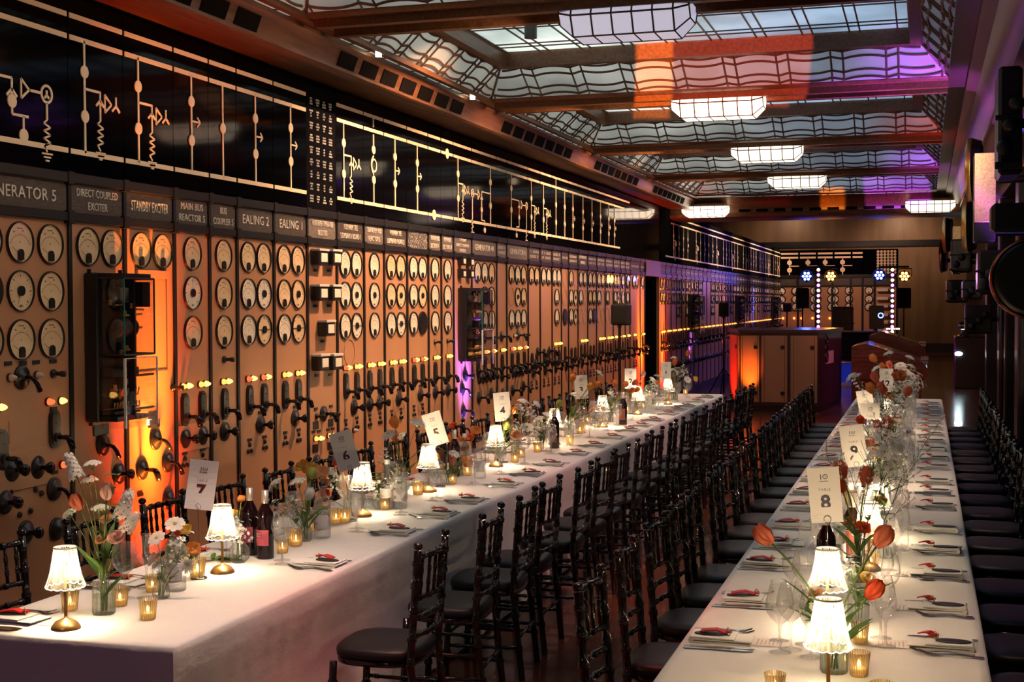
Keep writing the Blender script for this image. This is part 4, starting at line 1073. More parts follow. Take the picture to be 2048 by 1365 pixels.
def make_chair():
    root = thing('banquet_chair', '', 'chair')
    wt, d0 = 0.175, 0.16                       # half width at the back, half depth of the seat
    for sx in (-1, 1):
        x = sx*wt
        pts, r = bamboo([(x*0.98, 0.205, 0), (x, d0, 0.44), (x, d0+0.035, 0.895)], 0.0165, (0.18, 0.36, 0.49, 0.6, 0.72, 0.84, 0.94))
        mb = MB().tube(pts, r, 8)
        mb.ball((x, d0+0.036, 0.912), 0.021, 8, 5, 0.8)
        mb.build('back_post', LACQ, root, True)
        pts, r = bamboo([(x*1.12, -0.185, 0), (x*1.08, -0.165, 0.43)], 0.0165, (0.3, 0.55, 0.8))
        MB().tube(pts, r, 8).build('front_leg', LACQ, root, True)
    def yb(z): return d0+0.035*(z-0.44)/0.455
    def rail(z, r, name):
        pts = [(-wt+2*wt*i/6, yb(z)+0.030*(1-(i/3-1)**2), z) for i in range(7)]
        p, q = bamboo(pts, r, (0.08, 0.3, 0.5, 0.7, 0.92)); MB().tube(p, q, 8).build(name, LACQ, root, True)
    rail(0.868, 0.0125, 'top_rail')
    for z in (0.700, 0.620, 0.545): rail(z, 0.011, 'back_rail')
    for i in range(6):
        t = -1+2*(i+0.5)/6; x = wt*0.95*t
        p, q = bamboo([(x, yb(0.705)+0.030*(1-t*t), 0.705), (x, yb(0.865)+0.030*(1-t*t), 0.865)], 0.0075, (0.3, 0.65))
        MB().tube(p, q, 6).build('spindle', LACQ, root, True)
    def sq(h, e, z, mb, n=28):
        out = []
        for j in range(n):
            a = 2*pi*j/n; c, s = math.cos(a), math.sin(a)
            out.append((0.200*h*math.copysign(abs(c)**e, c), -0.005+0.188*h*math.copysign(abs(s)**e, s), z))
        return out
    def stack(rings):
        mb = MB(); vs = []; n = 28
        for h, z in rings: vs += sq(h, 0.62, z, mb)
        fs = [(i*n+j, i*n+(j+1) % n, (i+1)*n+(j+1) % n, (i+1)*n+j) for i in range(len(rings)-1) for j in range(n)]
        fs += [tuple(range(n-1, -1, -1)), tuple(range((len(rings)-1)*n, len(rings)*n))]
        return mb.add(vs, fs)
    stack([(0.93, 0.415), (0.97, 0.418), (0.98, 0.43), (0.97, 0.442), (0.90, 0.444)]).build('seat_frame', LACQ, root, True)
    stack([(0.90, 0.443), (0.99, 0.447), (1.0, 0.462), (0.99, 0.476), (0.93, 0.486), (0.70, 0.491), (0.3, 0.493)]).build('seat_cushion', VINYL, root, True)
    for z in (0.16, 0.27):
        for sx in (-1, 1):
            p, q = bamboo([(sx*wt*1.10, -0.178, z), (sx*wt*0.985, 0.185, z)], 0.009, (0.15, 0.5, 0.85)); MB().tube(p, q, 6).build('stretcher', LACQ, root, True)
    for y, k in ((-0.178, 1.10), (0.188, 0.985)):
        p, q = bamboo([(-wt*k, y, 0.215), (wt*k, y, 0.215)], 0.009, (0.1, 0.5, 0.9)); MB().tube(p, q, 6).build('stretcher', LACQ, root, True)
    return root
chair0 = make_chair(); used_chair = [False]
def place_chair(x, y, rz, label, group):
    if not used_chair[0]:
        used_chair[0] = True; chair0.location = (x, y, 0); chair0.rotation_euler = (0, 0, rz); tag(chair0, label, 'chair', group); return
    dup(chair0, (x, y, 0), rz, label, group=group)
def steps(first, last, st):
    ys = list(first)
    while ys[-1]+st < last: ys.append(ys[-1]+st)
    return ys
cr = random.Random(5)
YA = steps([5.14, 5.92, 6.51, 7.04, 7.70, 8.26, 8.78, 9.45], 16.3, 0.635)
for i, y in enumerate(YA):        # back towards +X, seat towards the table
    place_chair(-2.135+cr.uniform(-0.01, 0.015), y, -pi/2+cr.uniform(-0.07, 0.07), 'black banquet chair, %s from the camera end on the aisle side of the panel-side table' % nth(i), 'chairs along the aisle side of the panel-side table')
YW = steps([4.0, 4.66, 5.29, 5.92, 6.56, 7.20, 7.80, 8.40], 16.2, 0.63)
for i, y in enumerate(YW):
    place_chair(-3.475+cr.uniform(-0.015, 0.01), y, pi/2+cr.uniform(-0.07, 0.07), 'black banquet chair, %s from the camera end between panels and panel-side table' % nth(i), 'chairs along the panel side of the panel-side table')
YBL = steps([4.58, 5.23, 5.87, 6.44, 6.95, 7.70, 8.24, 8.75, 9.42], 16.0, 0.62)
for i, y in enumerate(YBL):
    place_chair(-0.93-0.012*(y-4.5), y, pi/2+cr.uniform(-0.06, 0.06), 'black banquet chair, %s from the camera end on the aisle side of the window-side table' % nth(i), 'chairs along the aisle side of the window-side table')
YBR = steps([4.55, 5.15, 5.77, 6.35, 6.95, 7.6], 16.0, 0.61)
for i, y in enumerate(YBR):
    place_chair(0.40+cr.uniform(0, 0.012), y, -pi/2+cr.uniform(-0.06, 0.06), 'black banquet chair, %s from the camera end on the dark window side' % nth(i), 'chairs along the window side of the window-side table')

# ================================================================== PLACE SETTINGS
def bend(n): return n
npk = MB()
def slab(prof, x0, x1, mb):       # profile in (y,z) extruded along x
    mb.prism(prof, lambda a, b, t: (t, a, b), x0, x1)
slab([(0.0, 0.004), (-0.004, 0.009), (0.0, 0.014), (0.205, 0.0125), (0.205, 0.0095), (0.014, 0.009), (0.012, 0.006), (0.20, 0.0045), (0.20, 0.0), (0.002, 0.0)], -0.058, 0.058, npk)
slab([(0.002, 0.0145), (0.0, 0.018), (0.004, 0.0205), (0.150, 0.0185), (0.150, 0.0155)], -0.057, 0.057, npk)
ME_NAP = npk.mesh('folded_napkin', NAPKIN)
ME_MENU = MB().box(-0.052, 0.052, -0.075, 0.075, 0.0, 0.0012).mesh('menu_card', mat('menu_paper', (0.70, 0.63, 0.58), 0.6))
pr = MB(); q = random.Random(4)
for i in range(7):
    w_ = q.uniform(0.02, 0.04); pr.box(-w_, w_, 0.05-i*0.013, 0.0535-i*0.013, 0.0012, 0.0015)
ME_PRINT = pr.mesh('printed_lines', mat('grey_print', (0.35, 0.33, 0.36), 0.6))
ME_TAG = MB().lathe([(0.0001, 0), (1.0, 0), (1.0, 0.0035), (0.96, 0.0045), (0.0001, 0.0045)], 24).mesh('oval_tag', mat('black_leather', (0.01, 0.01, 0.012), 0.4))
rg = MB(); pts = [(0.013*math.cos(2*pi*i/14), 0.0, 0.013*math.sin(2*pi*i/14)) for i in range(15)]; rg.tube(pts, 0.0018, 5)
ME_RING = rg.mesh('split_ring', BRASS, True)
st_ = MB()
slab([(0, 0.0), (0.0, 0.004), (0.03, 0.013), (0.06, 0.010), (0.085, 0.004), (0.085, 0.0), (0.06, 0.005), (0.03, 0.008)], -0.016, 0.016, st_)
st_.prism([(-0.011, -0.02), (0.011, -0.02), (0.014, 0.0), (-0.014, 0.0)], lambda a, b, t: (a, b, t), 0.002, 0.008)
ME_STRAP = st_.mesh('red_strap', REDLEA)
fk = MB()
def ribbon(mb, path, th=0.0022):      # path of (y, z, halfwidth)
    vs, fs = [], []
    for y, z, h in path: vs += [(-h, y, z), (h, y, z), (h, y, z+th), (-h, y, z+th)]
    for i in range(len(path)-1):
        for j in range(4): fs.append((i*4+j, i*4+(j+1) % 4, i*4+4+(j+1) % 4, i*4+4+j))
    k = (len(path)-1)*4; fs += [(3, 2, 1, 0), (k, k+1, k+2, k+3)]
    mb.add(vs, fs)
ribbon(fk, [(0.0, 0.002, 0.0095), (0.03, 0.003, 0.008), (0.08, 0.008, 0.004), (0.125, 0.006, 0.0035), (0.14, 0.003, 0.009), (0.155, 0.003, 0.012)])
for x in (-0.009, -0.003, 0.003, 0.009):
    f2 = MB(); ribbon(f2, [(0.153, 0.003, 0.002), (0.175, 0.006, 0.0019), (0.198, 0.014, 0.001)])
    fk.add([(vx+x, vy, vz) for vx, vy, vz in f2.v], f2.f)
ME_FORK = fk.mesh('fork', STEEL)
kn = MB(); ribbon(kn, [(0.0, 0.001, 0.009), (0.01, 0.001, 0.0105), (0.05, 0.001, 0.0085), (0.09, 0.001, 0.0075), (0.10, 0.002, 0.0085), (0.15, 0.002, 0.0105), (0.20, 0.002, 0.009), (0.225, 0.002, 0.001)], 0.003)
ME_KNIFE = kn.mesh('table_knife', STEEL)
foot = [(0.0001, 0.0), (0.036, 0.0), (0.036, 0.0015), (0.018, 0.004), (0.006, 0.008)]
ME_GFOOT = MB().lathe([(0.036, 0.0), (0.0365, 0.0015), (0.018, 0.004), (0.006, 0.008)], 20).mesh('foot', GLASS, True)
ME_GSTEM = MB().lathe([(0.006, 0.008), (0.0038, 0.02), (0.0036, 0.06), (0.005, 0.085), (0.010, 0.094)], 10).mesh('stem', GLASS, True)
bowl = [(0.010, 0.094), (0.026, 0.106), (0.042, 0.128), (0.0475, 0.146), (0.046, 0.165), (0.040, 0.190), (0.034, 0.215), (0.0335, 0.2155), (0.0330, 0.215)]
ME_GBOWL = MB().lathe(bowl, 24).mesh('bowl', GLASS, True)
ME_GTUL = MB().lathe([(0.010, 0.094), (0.022, 0.106), (0.034, 0.128), (0.0375, 0.150), (0.036, 0.172), (0.031, 0.198), (0.0285, 0.215), (0.0280, 0.215)], 24).mesh('bowl', GLASS, True)
def wineglass(x, y, small, label, k=1.0):
    r = thing('wine_glass', label, 'wine glass', (x, y, TZ+0.0005), 0, 'wine glasses on the long tables')
    r.scale = (k, k, k)
    link(ME_GFOOT, 'foot', r); link(ME_GSTEM, 'stem', r); link(ME_GTUL if small else ME_GBOWL, 'bowl', r)
sr = random.Random(9)
def setting(ex, ey, rz, where, i, strap='side', glasses=True, gl=0.33):
    """(ex, ey): middle of the seat at the table edge; local +y points to the table's middle"""
    M_ = Matrix.Translation((ex, ey, TZ)) @ Matrix.Rotation(rz, 4, 'Z')
    def put(me, name, x, y, z, r, lab, cat, grp):
        o = link(me, name, None, M_ @ Vector((x, y, z)), (0, 0, rz+r)); return tag(o, lab, cat, grp)
    who = '%s setting from camera, %s' % (nth(i), where)
    j = lambda a: sr.uniform(-a, a)
    nx, ny = j(0.012), 0.040+j(0.010)
    put(ME_NAP, 'folded_napkin', nx, ny, 0.0008, j(0.05), 'folded white napkin of the '+who, 'napkin', 'folded napkins on the long tables')
    o = put(ME_MENU, 'menu_card', nx-0.01, ny+0.245, 0.0008, j(0.08), 'pale menu card of the '+who, 'menu card', 'menu cards on the long tables'); link(ME_PRINT, 'printed_lines', o)
    r = thing('key_tag', 'red strapped key tag on napkin, '+who, 'key tag', M_ @ Vector((nx, ny, 0.0215)), rz+j(0.12), 'red strapped key tags on the napkins')
    if strap == 'side':
        link(ME_TAG, 'oval_tag', r, (-0.012, 0.062, 0), (0, 0, 0), (0.026, 0.056, 1)); link(ME_RING, 'split_ring', r, (0.008, 0.118, 0.012), (0, 0, 0.6))
        link(ME_STRAP, 'red_strap', r, (0.030, 0.124, 0.004), (0, 0, pi-0.15 if 'panel-side' in where else -0.5), (1, 0.85 if 'panel-side' in where else 0.6, 1))
    else:
        link(ME_TAG, 'oval_tag', r, (0.006, 0.066, 0), (0, 0, 0.1), (0.022, 0.054, 1)); link(ME_RING, 'split_ring', r, (0.004, 0.125, 0.012), (0, 0, 0.6))
        link(ME_STRAP, 'red_strap', r, (-0.004, 0.115, 0.005), (0, 0, pi+0.05))
    put(ME_FORK, 'fork', -0.100+j(.006), 0.035+j(.01), 0.0006, 0.05+j(.05), 'steel fork nearest the napkin of the '+who, 'fork', 'forks on the long tables')
    put(ME_FORK, 'fork', -0.128+j(.006), 0.020+j(.01), 0.0006, 0.02+j(.04), 'outer steel fork of the '+who, 'fork', 'forks on the long tables')
    put(ME_KNIFE, 'table_knife', 0.098+j(.006), 0.030+j(.01), 0.0006, j(.04), 'steel knife nearest the napkin of the '+who, 'knife', 'knives on the long tables')
    if strap != 'side': put(ME_KNIFE, 'table_knife', 0.124+j(.004), 0.026+j(.01), 0.0006, j(.03), 'outer steel knife of the '+who, 'knife', 'knives on the long tables')
    if glasses:
        for q, (gx, gy) in enumerate(((-0.045, gl), (0.045, gl+0.04))):
            p = M_ @ Vector((gx+j(.012), gy+j(.015), 0))
            wineglass(p.x, p.y, q == 0, ('smaller ' if q == 0 else 'large bowled ')+'wine glass of the '+who, 0.94 if q == 0 else 1.0)
SA = [4.62, 5.27, 6.13, 6.68, 7.21, 7.90, 8.43, 9.00, 9.68, 10.26, 10.92, 11.56, 12.05, 12.66, 13.38, 13.93, 14.45, 15.15, 15.85]
for i, y in enumerate(SA[1:]): setting(A_X1, y, pi/2, 'aisle side, panel-side table', i, 'side', True, 0.31)
for i, y in enumerate(YW): setting(A_X0, y+0.02, -pi/2, 'panel side, panel-side table', i, 'top', y > 4.3, 0.26)
SB = [4.57, 5.12, 5.77, 6.35, 6.91, 7.68, 8.25, 8.74, 9.50, 10.03, 10.65, 11.25, 11.85, 12.41, 13.0, 13.6, 14.2, 14.8, 15.4]
for i, y in enumerate(SB): setting(B_X1, y, pi/2, 'window side, window-side table', i, 'side', True, 0.30)
SBL = [onZ(u, v, TZ).y for u, v in ((1450, 1283), (1482, 1202), (1520, 1130), (1535, 1090))]
SBL = SBL+[SBL[-1]+0.56+0.605*i for i in range(15)]
for i, y in enumerate(SBL):
    if y < 15.9: setting(B_X0, y, -pi/2, 'aisle side, window-side table', i, 'top', True, 0.31)
# ================================================================== LAMPS, CANDLES, BOTTLES, CARDS
def rib(an, r, z):
    k = (z-0.15)/0.135
    return r*(1+0.035*math.cos(an*16)), (z-0.006*abs(math.sin(an*8)) if k < 0.1 else z)
shade_prof = [(0.0655, 0.150), (0.066, 0.156), (0.0600, 0.170), (0.0535, 0.190), (0.0480, 0.215), (0.0430, 0.245), (0.0395, 0.270), (0.0375, 0.284)]
ME_SHADE = MB().lathe(shade_prof, 96, None, rib).mesh('lamp_shade', CRYSTAL, True)
ME_SRIM = MB().lathe([(0.0365, 0.281), (0.039, 0.281), (0.0395, 0.287), (0.036, 0.287), (0.0365, 0.281)], 32).mesh('shade_rim', mat('rim_white', (0.8, 0.75, 0.65), 0.3), True)
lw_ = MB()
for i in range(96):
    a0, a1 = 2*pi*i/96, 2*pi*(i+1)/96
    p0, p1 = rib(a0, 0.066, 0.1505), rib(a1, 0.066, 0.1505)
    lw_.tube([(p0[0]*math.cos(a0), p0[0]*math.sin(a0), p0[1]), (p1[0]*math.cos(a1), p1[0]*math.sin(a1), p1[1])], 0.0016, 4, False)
ME_SCAL = lw_.mesh('scalloped_edge', emis('crystal_edge_glow', (1, 0.88, 0.68), 2.2), True)  # bulb light caught by the rim, put in as emission
ME_LBASE = MB().lathe([(0.0001, 0.0), (0.050, 0.0), (0.051, 0.003), (0.046, 0.014), (0.036, 0.025), (0.020, 0.033), (0.007, 0.037), (0.0055, 0.045)], 32).mesh('lamp_base', BRASS, True)
ME_LPOLE = MB().tube([(0, 0, 0.04), (0, 0, 0.235)], 0.0055, 10).cyl(0.010, 0.228, 0.236, 12).mesh('pole', BRASS, True)
ME_LBULB = MB().lathe([(0.0001, 0.236), (0.011, 0.236), (0.012, 0.262), (0.009, 0.268), (0.0001, 0.269)], 14).mesh('bulb', emis('warm_bulb', (1, 0.80, 0.50), 22), True)
def table_lamp(x, y, label):
    r = thing('table_lamp', label, 'table lamp', (x, y, TZ+0.0005), 0, 'crystal shaded table lamps')
    for me, n in ((ME_LBASE, 'lamp_base'), (ME_LPOLE, 'pole'), (ME_LBULB, 'bulb')): link(me, n, r)
    s = link(ME_SHADE, 'lamp_shade', r); link(ME_SRIM, 'shade_rim', s); link(ME_SCAL, 'scalloped_edge', s)
    l = bpy.data.lights.new('lamp_light', 'POINT'); l.energy = LAMP_W; l.color = (1.0, 0.72, 0.42); l.shadow_soft_size = 0.012
    o = bpy.data.objects.new('lamp_light', l); COL.objects.link(o); o.parent = r; o.location = (0, 0, 0.222)
LAMP_W = 15.0
def flute(an, r, z): return r*(1+0.02*math.cos(an*24)), z
ME_VCUP = MB().lathe([(0.0001, 0.001), (0.0245, 0.0), (0.026, 0.004), (0.0285, 0.035), (0.0325, 0.070), (0.0335, 0.072), (0.032, 0.073), (0.0275, 0.035), (0.0250, 0.010)], 48, None, flute).mesh('glass_cup', MERCURY, True)
ME_VWAX = MB().cyl(0.021, 0.008, 0.024, 16).mesh('candle', WAX)
ME_VFL = MB().lathe([(0.0005, 0.026), (0.005, 0.032), (0.0045, 0.040), (0.0005, 0.052)], 8).mesh('flame', emis('flame', (1, 0.70, 0.34), 24), True)
def votive(x, y, label):
    r = thing('votive_candle', label, 'candle', (x, y, TZ+0.0005), 0, 'gold glass votives'); c = link(ME_VCUP, 'glass_cup', r); k = link(ME_VWAX, 'candle', r); link(ME_VFL, 'flame', k)
    k_ = random.Random(int(x*1000+y*777)).uniform(0.9, 1.08); r.scale = (k_,)*3
ME_WB = MB().lathe([(0.0001, 0.0), (0.036, 0.0), (0.038, 0.004), (0.038, 0.185), (0.036, 0.200), (0.026, 0.222), (0.0165, 0.240), (0.0145, 0.25), (0.0145, 0.298)], 24).mesh('glass_body', WINEGL, True)
ME_WCAP = MB().lathe([(0.0155, 0.238), (0.0155, 0.302), (0.0001, 0.303)], 20).mesh('foil_capsule', CAPSULE, True)
def wraplabel(r, z0, z1, a0, a1, n=14):
    mb = MB(); vs = []
    for i in range(n+1):
        a = a0+(a1-a0)*i/n; vs += [(r*math.cos(a), r*math.sin(a), z0), (r*math.cos(a), r*math.sin(a), z1)]
    return mb.add(vs, [(2*i, 2*i+2, 2*i+3, 2*i+1) for i in range(n)])
ME_WLAB = wraplabel(0.0386, 0.060, 0.130, -pi*0.93, -pi*0.07).mesh('paper_label', PINKLAB, True)
lb = MB()
for zz, a in ((0.112, 0.5), (0.102, 0.42)): 
    for i in range(9):
        c0 = -pi/2-a+2*a*i/9; m2 = wraplabel(0.0389, zz-0.003, zz+0.003, c0, c0+a*0.16, 2); lb.add(m2.v, m2.f)
ME_WTXT = lb.mesh('label_print', mat('label_pale_print', (0.75, 0.55, 0.55), 0.6))
ME_RLAB = wraplabel(0.0386, 0.045, 0.150, -pi*0.9, -pi*0.1).mesh('paper_label', mat('brown_label', (0.30, 0.10, 0.07), 0.6), True)
def wine_bottle(x, y, label, pink=True, rz=0):
    r = thing('wine_bottle', label, 'wine bottle', (x, y, TZ+0.0005), rz, 'red wine bottles')
    link(ME_WB, 'glass_body', r); link(ME_WCAP, 'foil_capsule', r); l = link(ME_WLAB if pink else ME_RLAB, 'paper_label', r)
    if pink: link(ME_WTXT, 'label_print', l)
ME_WTB = MB().lathe([(0.0001, 0.002), (0.036, 0.0), (0.040, 0.006), (0.040, 0.165), (0.037, 0.182), (0.022, 0.205), (0.0155, 0.225), (0.0150, 0.262)], 24).mesh('glass_body', BOTTLEGL, True)
ME_WTC = MB().lathe([(0.0160, 0.250), (0.0165, 0.270), (0.0001, 0.271)], 16).mesh('cap', BLACK, True)
ME_WTCW = MB().lathe([(0.0160, 0.246), (0.0165, 0.270), (0.0001, 0.271)], 16).mesh('cap', mat('white_cap', (0.8, 0.78, 0.75), 0.4), True)
ME_WTL = wraplabel(0.0407, 0.045, 0.115, -pi*0.98, pi*0.02, 18).mesh('paper_label', mat('white_label', (0.70, 0.68, 0.69), 0.6), True)
lb = MB()
for i in range(10):
    c0 = -pi/2-0.45+0.09*i; m2 = wraplabel(0.0411, 0.070, 0.078, c0, c0+0.05, 2); lb.add(m2.v, m2.f)
ME_WTT = lb.mesh('label_print', MATS['grey_print'])
def water_bottle(x, y, label, black=True, rz=0):
    r = thing('water_bottle', label, 'water bottle', (x, y, TZ+0.0005), rz, 'clear glass water bottles')
    link(ME_WTB, 'glass_body', r); link(ME_WTC if black else ME_WTCW, 'cap', r); l = link(ME_WTL, 'paper_label', r); link(ME_WTT, 'label_print', l)
# ---- number cards
ME_HBASE = MB().lathe([(0.0001, 0.0), (0.034, 0.0), (0.034, 0.004), (0.030, 0.006), (0.004, 0.007), (0.0001, 0.007)], 20).mesh('base', STEEL, True)
NUMW = ['', 'one', 'two', 'three', 'four', 'five', 'six', 'seven', 'eight', 'nine', 'ten', 'eleven', 'twelve']
def number_card(n, loc, roll, yaw, col, side):
    """loc: middle of the card's bottom edge"""
    x, y, z = loc
    h = thing('card_holder', 'wire clip stand holding the number %s card' % NUMW[n], 'card holder', (x, y, TZ+0.0005), 0, 'wire card stands')
    link(ME_HBASE, 'base', h)
    zt = z-TZ
    pts = [(0, 0, 0.006), (0.002, 0, zt*0.5), (0, -0.004, zt-0.004)]+[(0.013*math.sin(2*pi*i/12), -0.004, zt+0.012-0.013*math.cos(2*pi*i/12)) for i in range(13)]
    MB().tube(pts, 0.0013, 5, False).build('wire_clip', STEEL, h, True)
    r = thing('table_number_card', 'white card reading TABLE %d, clipped to a wire stand' % n, 'table number', (x, y, z), 0, None)
    r['label'] = 'white card showing the number %s on its wire stand' % NUMW[n]
    r.rotation_euler = Euler((0, roll, yaw), 'ZXY') if False else (Matrix.Rotation(yaw, 3, 'Z') @ Matrix.Rotation(roll, 3, 'Y')).to_euler()
    w_, hh = 0.058, 0.205
    mb = MB(); vs = []
    f = lambda t: 0.012*math.sin(pi*t)*(1 if n % 2 else 0.5)      # slight curl
    for i in range(9):
        t = i/8; vs += [(-w_, f(t), hh*t), (w_, f(t), hh*t), (w_, f(t)+0.0012, hh*t), (-w_, f(t)+0.0012, hh*t)]
    fs = [(i*4+j, i*4+(j+1) % 4, i*4+4+(j+1) % 4, i*4+4+j) for i in range(8) for j in range(4)]+[(3, 2, 1, 0), (32, 33, 34, 35)]
    mb.add(vs, fs).build('card', PAPER, r)
    def put(me, name, m, zz, xx=0.0):
        me.materials.clear(); me.materials.append(m)
        for v in me.vertices: v.co.x += xx; v.co.z = v.co.z*0.2
        o = link(me, name, r, (0, f(zz/hh)-0.0006, zz), FRONTROT); return o
    put(textmesh([str(n)], 0.062, 0.056, col, 0.002, bold=0.028), 'numeral', col, 0.076)
    put(textmesh(['TABLE'], 0.042, 0.0095, col, 0.002, 1.5), 'caption', MATS['grey_print'] if side == 'A' else col, 0.122)
    lg = textmesh(['1'], 0.010, 0.020, col, 0.002); o = put(lg, 'logo_numeral', col, 0.170, -0.010)
    rm = MB().lathe([(0.0095, 0), (0.0095, 0.0008), (0.0070, 0.0008), (0.0070, 0)], 18); rm.box(-0.001, 0.001, -0.004, 0.008, 0, 0.0008)
    put(rm.mesh('logo_ring', col), 'logo_ring', col, 0.170, 0.006)
    ln = MB()
    for i in range(10): ln.box(-0.016+i*0.0032, -0.0138+i*0.0032, -0.0014, 0.0014, 0, 0.0006)
    put(ln.mesh('logo_caption', col), 'logo_caption', col, 0.153)
    br = MB()
    for bx, bz in ((-0.046, 0.0), (-0.046, 0.008), (-0.040, 0.008), (-0.034, 0.0), (-0.034, 0.012), (-0.026, 0.014), (-0.020, 0.014), (-0.020, 0.022)):
        br.disc(0.0013, 6, Matrix.Translation((bx, bz, 0.0006)))
    put(br.mesh('braille_dots', MATS['grey_print']), 'braille_dots', MATS['grey_print'], 0.018)
for n, u, v, u2, v2 in ((7, 397, 1020, 412, 922), (6, 700, 940, 678, 868), (5, 880, 890, 858, 825), (4, 1007, 843, 1002, 788), (3, 1164, 798, 1161, 758), (2, 1261, 778, 1261, 738), (1, 1332, 760, 1332, 722)):
    p = onX(u, v, -2.85); yaw = math.atan2(p.x, p.y)*-1.0
    number_card(n, p, math.atan2(u2-u, v-v2)*0.9, yaw, MAROON if n in (7, 6, 5) else NAVY, 'A')
for n, u, v, dp, rl in ((8, 1655, 1046, 5.05, -0.09), (9, 1713, 934, 6.75, -0.14), (10, 1739, 872, 8.6, 0.02), (11, 1736, 835, 10.4, -0.16), (12, 1772, 785, 12.0, 0.01)):
    p = onY(u, v, dp); number_card(n, p, rl, -math.atan2(p.x, p.y), NAVY, 'B')

# ================================================================== FLOWERS
PET = {k: petal('petal_'+k, c, t) for k, c, t in (('coral', (0.86, 0.22, 0.11), .4), ('orange', (0.90, 0.34, 0.08), .4), ('pink', (0.88, 0.48, 0.40), .4), ('peach', (0.90, 0.46, 0.24), .4),
       ('white', (0.90, 0.88, 0.83), .35), ('yellow', (0.86, 0.52, 0.10), .45), ('red', (0.62, 0.015, 0.03), .3), ('lime', (0.50, 0.55, 0.14), .4), ('redorange', (0.85, 0.10, 0.03), .4))}
CENT = mat('flower_centre', (0.55, 0.40, 0.06), 0.7)
def petals(mb, n, fn, a0=0.0, nu=4, nv=3, jit=0.0, rr=None):
    """fn(u 0..1 along, v -1..1 across) -> (radial, tangential, z)"""
    for k in range(n):
        a = a0+2*pi*k/n+(rr.uniform(-jit, jit) if rr else 0); ca, sa = math.cos(a), math.sin(a); vs = []
        for i in range(nu+1):
            for j in range(nv+1):
                r_, t_, z_ = fn(i/nu, -1+2*j/nv); vs.append((r_*ca-t_*sa, r_*sa+t_*ca, z_))
        w = nv+1
        mb.add(vs, [(i*w+j, i*w+j+1, (i+1)*w+j+1, (i+1)*w+j) for i in range(nu) for j in range(nv)])
    return mb
BLOOM = {}
def bloom(kind, col):
    key = (kind, col)
    if key in BLOOM: return BLOOM[key]
    mb = MB(); rr = random.Random(hash(kind) % 97 if False else len(kind)*13)
    if kind == 'tulip':
        pr_ = lambda u: 0.004+0.022*math.sin(min(u*1.25, 1)*pi/2)-0.010*max(u-0.55, 0)/0.45
        for q in (0, 1): petals(mb, 3, lambda u, v: (pr_(u)-0.006*v*v*u-(0.002*q), 0.021*v*math.sin(pi*(0.12+0.80*u))**0.7*(1 if u < 1 else 0.3), 0.064*u-0.002*q), q*pi/3, 6, 4)
    elif kind == 'rose':
        for q, (n, R, H, op) in enumerate(((3, 0.006, 0.022, 0.1), (4, 0.012, 0.024, 0.3), (5, 0.019, 0.022, 0.6), (6, 0.026, 0.017, 1.0))):
            petals(mb, n, lambda u, v: (R*(0.25+0.75*u**0.6)+0.007*op*u*u*u, R*1.0*v*math.sin(pi*(0.15+0.7*u)), H*u-0.006*op*u*u*u), q*0.7, 4, 4, 0.15, rr)
    elif kind == 'poppy':
        petals(mb, 4, lambda u, v: (0.034*u, 0.028*v*math.sin(pi*(0.08+0.62*u)), 0.018*u*u+0.004*math.sin(v*6+u*3)), 0, 5, 6, 0.2, rr)
        petals(mb, 3, lambda u, v: (0.026*u, 0.024*v*math.sin(pi*(0.08+0.62*u)), 0.022*u+0.004*math.sin(v*5)), 0.6, 5, 6, 0.2, rr)
    elif kind == 'cosmos':
        petals(mb, 8, lambda u, v: (0.006+0.030*u, 0.012*v*math.sin(pi*(0.15+0.62*u)), 0.004+0.004*u-0.006*u*u+0.002*v*v), 0, 4, 3, 0.05, rr)
    elif kind == 'mum':
        for q, (n, R, z) in enumerate(((16, 0.034, 0.0), (14, 0.028, 0.006), (10, 0.020, 0.012))):
            petals(mb, n, lambda u, v: (0.004+R*u, 0.0042*v*math.sin(pi*(0.2+0.65*u)), z+0.008*u-0.006*u*u), q*0.2, 3, 2, 0.08, rr)
    elif kind in ('umbel', 'stock', 'scabious', 'filler'):
        n = {'umbel': 52, 'stock': 56, 'scabious': 26, 'filler': 46}[kind]
        for i in range(n):
            if kind == 'umbel':
                t = math.sqrt((i+0.5)/n); a = i*2.4; p = Vector((0.042*t*math.cos(a), 0.042*t*math.sin(a), 0.024-0.018*t*t+rr.uniform(-.003, .003))); s = 0.0088; d = Vector((p.x, p.y, 0.03))
            elif kind == 'stock':
                a = i*2.4; t = i/n; R = 0.031*(1-0.5*t); p = Vector((R*math.cos(a), R*math.sin(a), -0.035+0.105*t)); s = 0.0135; d = Vector((p.x, p.y, 0.012))
            elif kind == 'scabious':
                t = math.sqrt((i+.5)/n); a = i*2.4; p = Vector((0.017*t*math.cos(a), 0.017*t*math.sin(a), 0.012*(1-t*t))); s = 0.0055; d = Vector((p.x, p.y, 0.014))
            else:
                p = Vector((rr.gauss(0, .028), rr.gauss(0, .028), rr.gauss(0.01, .026))); s = 0.0105; d = p+Vector((0, 0, 0.03))
            d.normalize(); u_ = d.orthogonal().normalized(); v_ = d.cross(u_); a0 = rr.random()*6
            mb.add([p+d*0.001]+[p+(u_*math.cos(a0+2*pi*k/10)+v_*math.sin(a0+2*pi*k/10))*(s if k % 2 == 0 else s*0.55)+d*0.0015*(k % 2) for k in range(10)], [(0, 1+k, 1+(k+1) % 10) for k in range(10)])
    me = mb.mesh('bloom', PET[col], kind in ('tulip', 'rose', 'poppy'))
    extra = None
    if kind in ('cosmos', 'poppy', 'mum'):
        extra = MB().ball((0, 0, 0.006 if kind != 'mum' else 0.014), 0.007, 8, 5, 0.6).mesh('flower_centre', CENT, True)
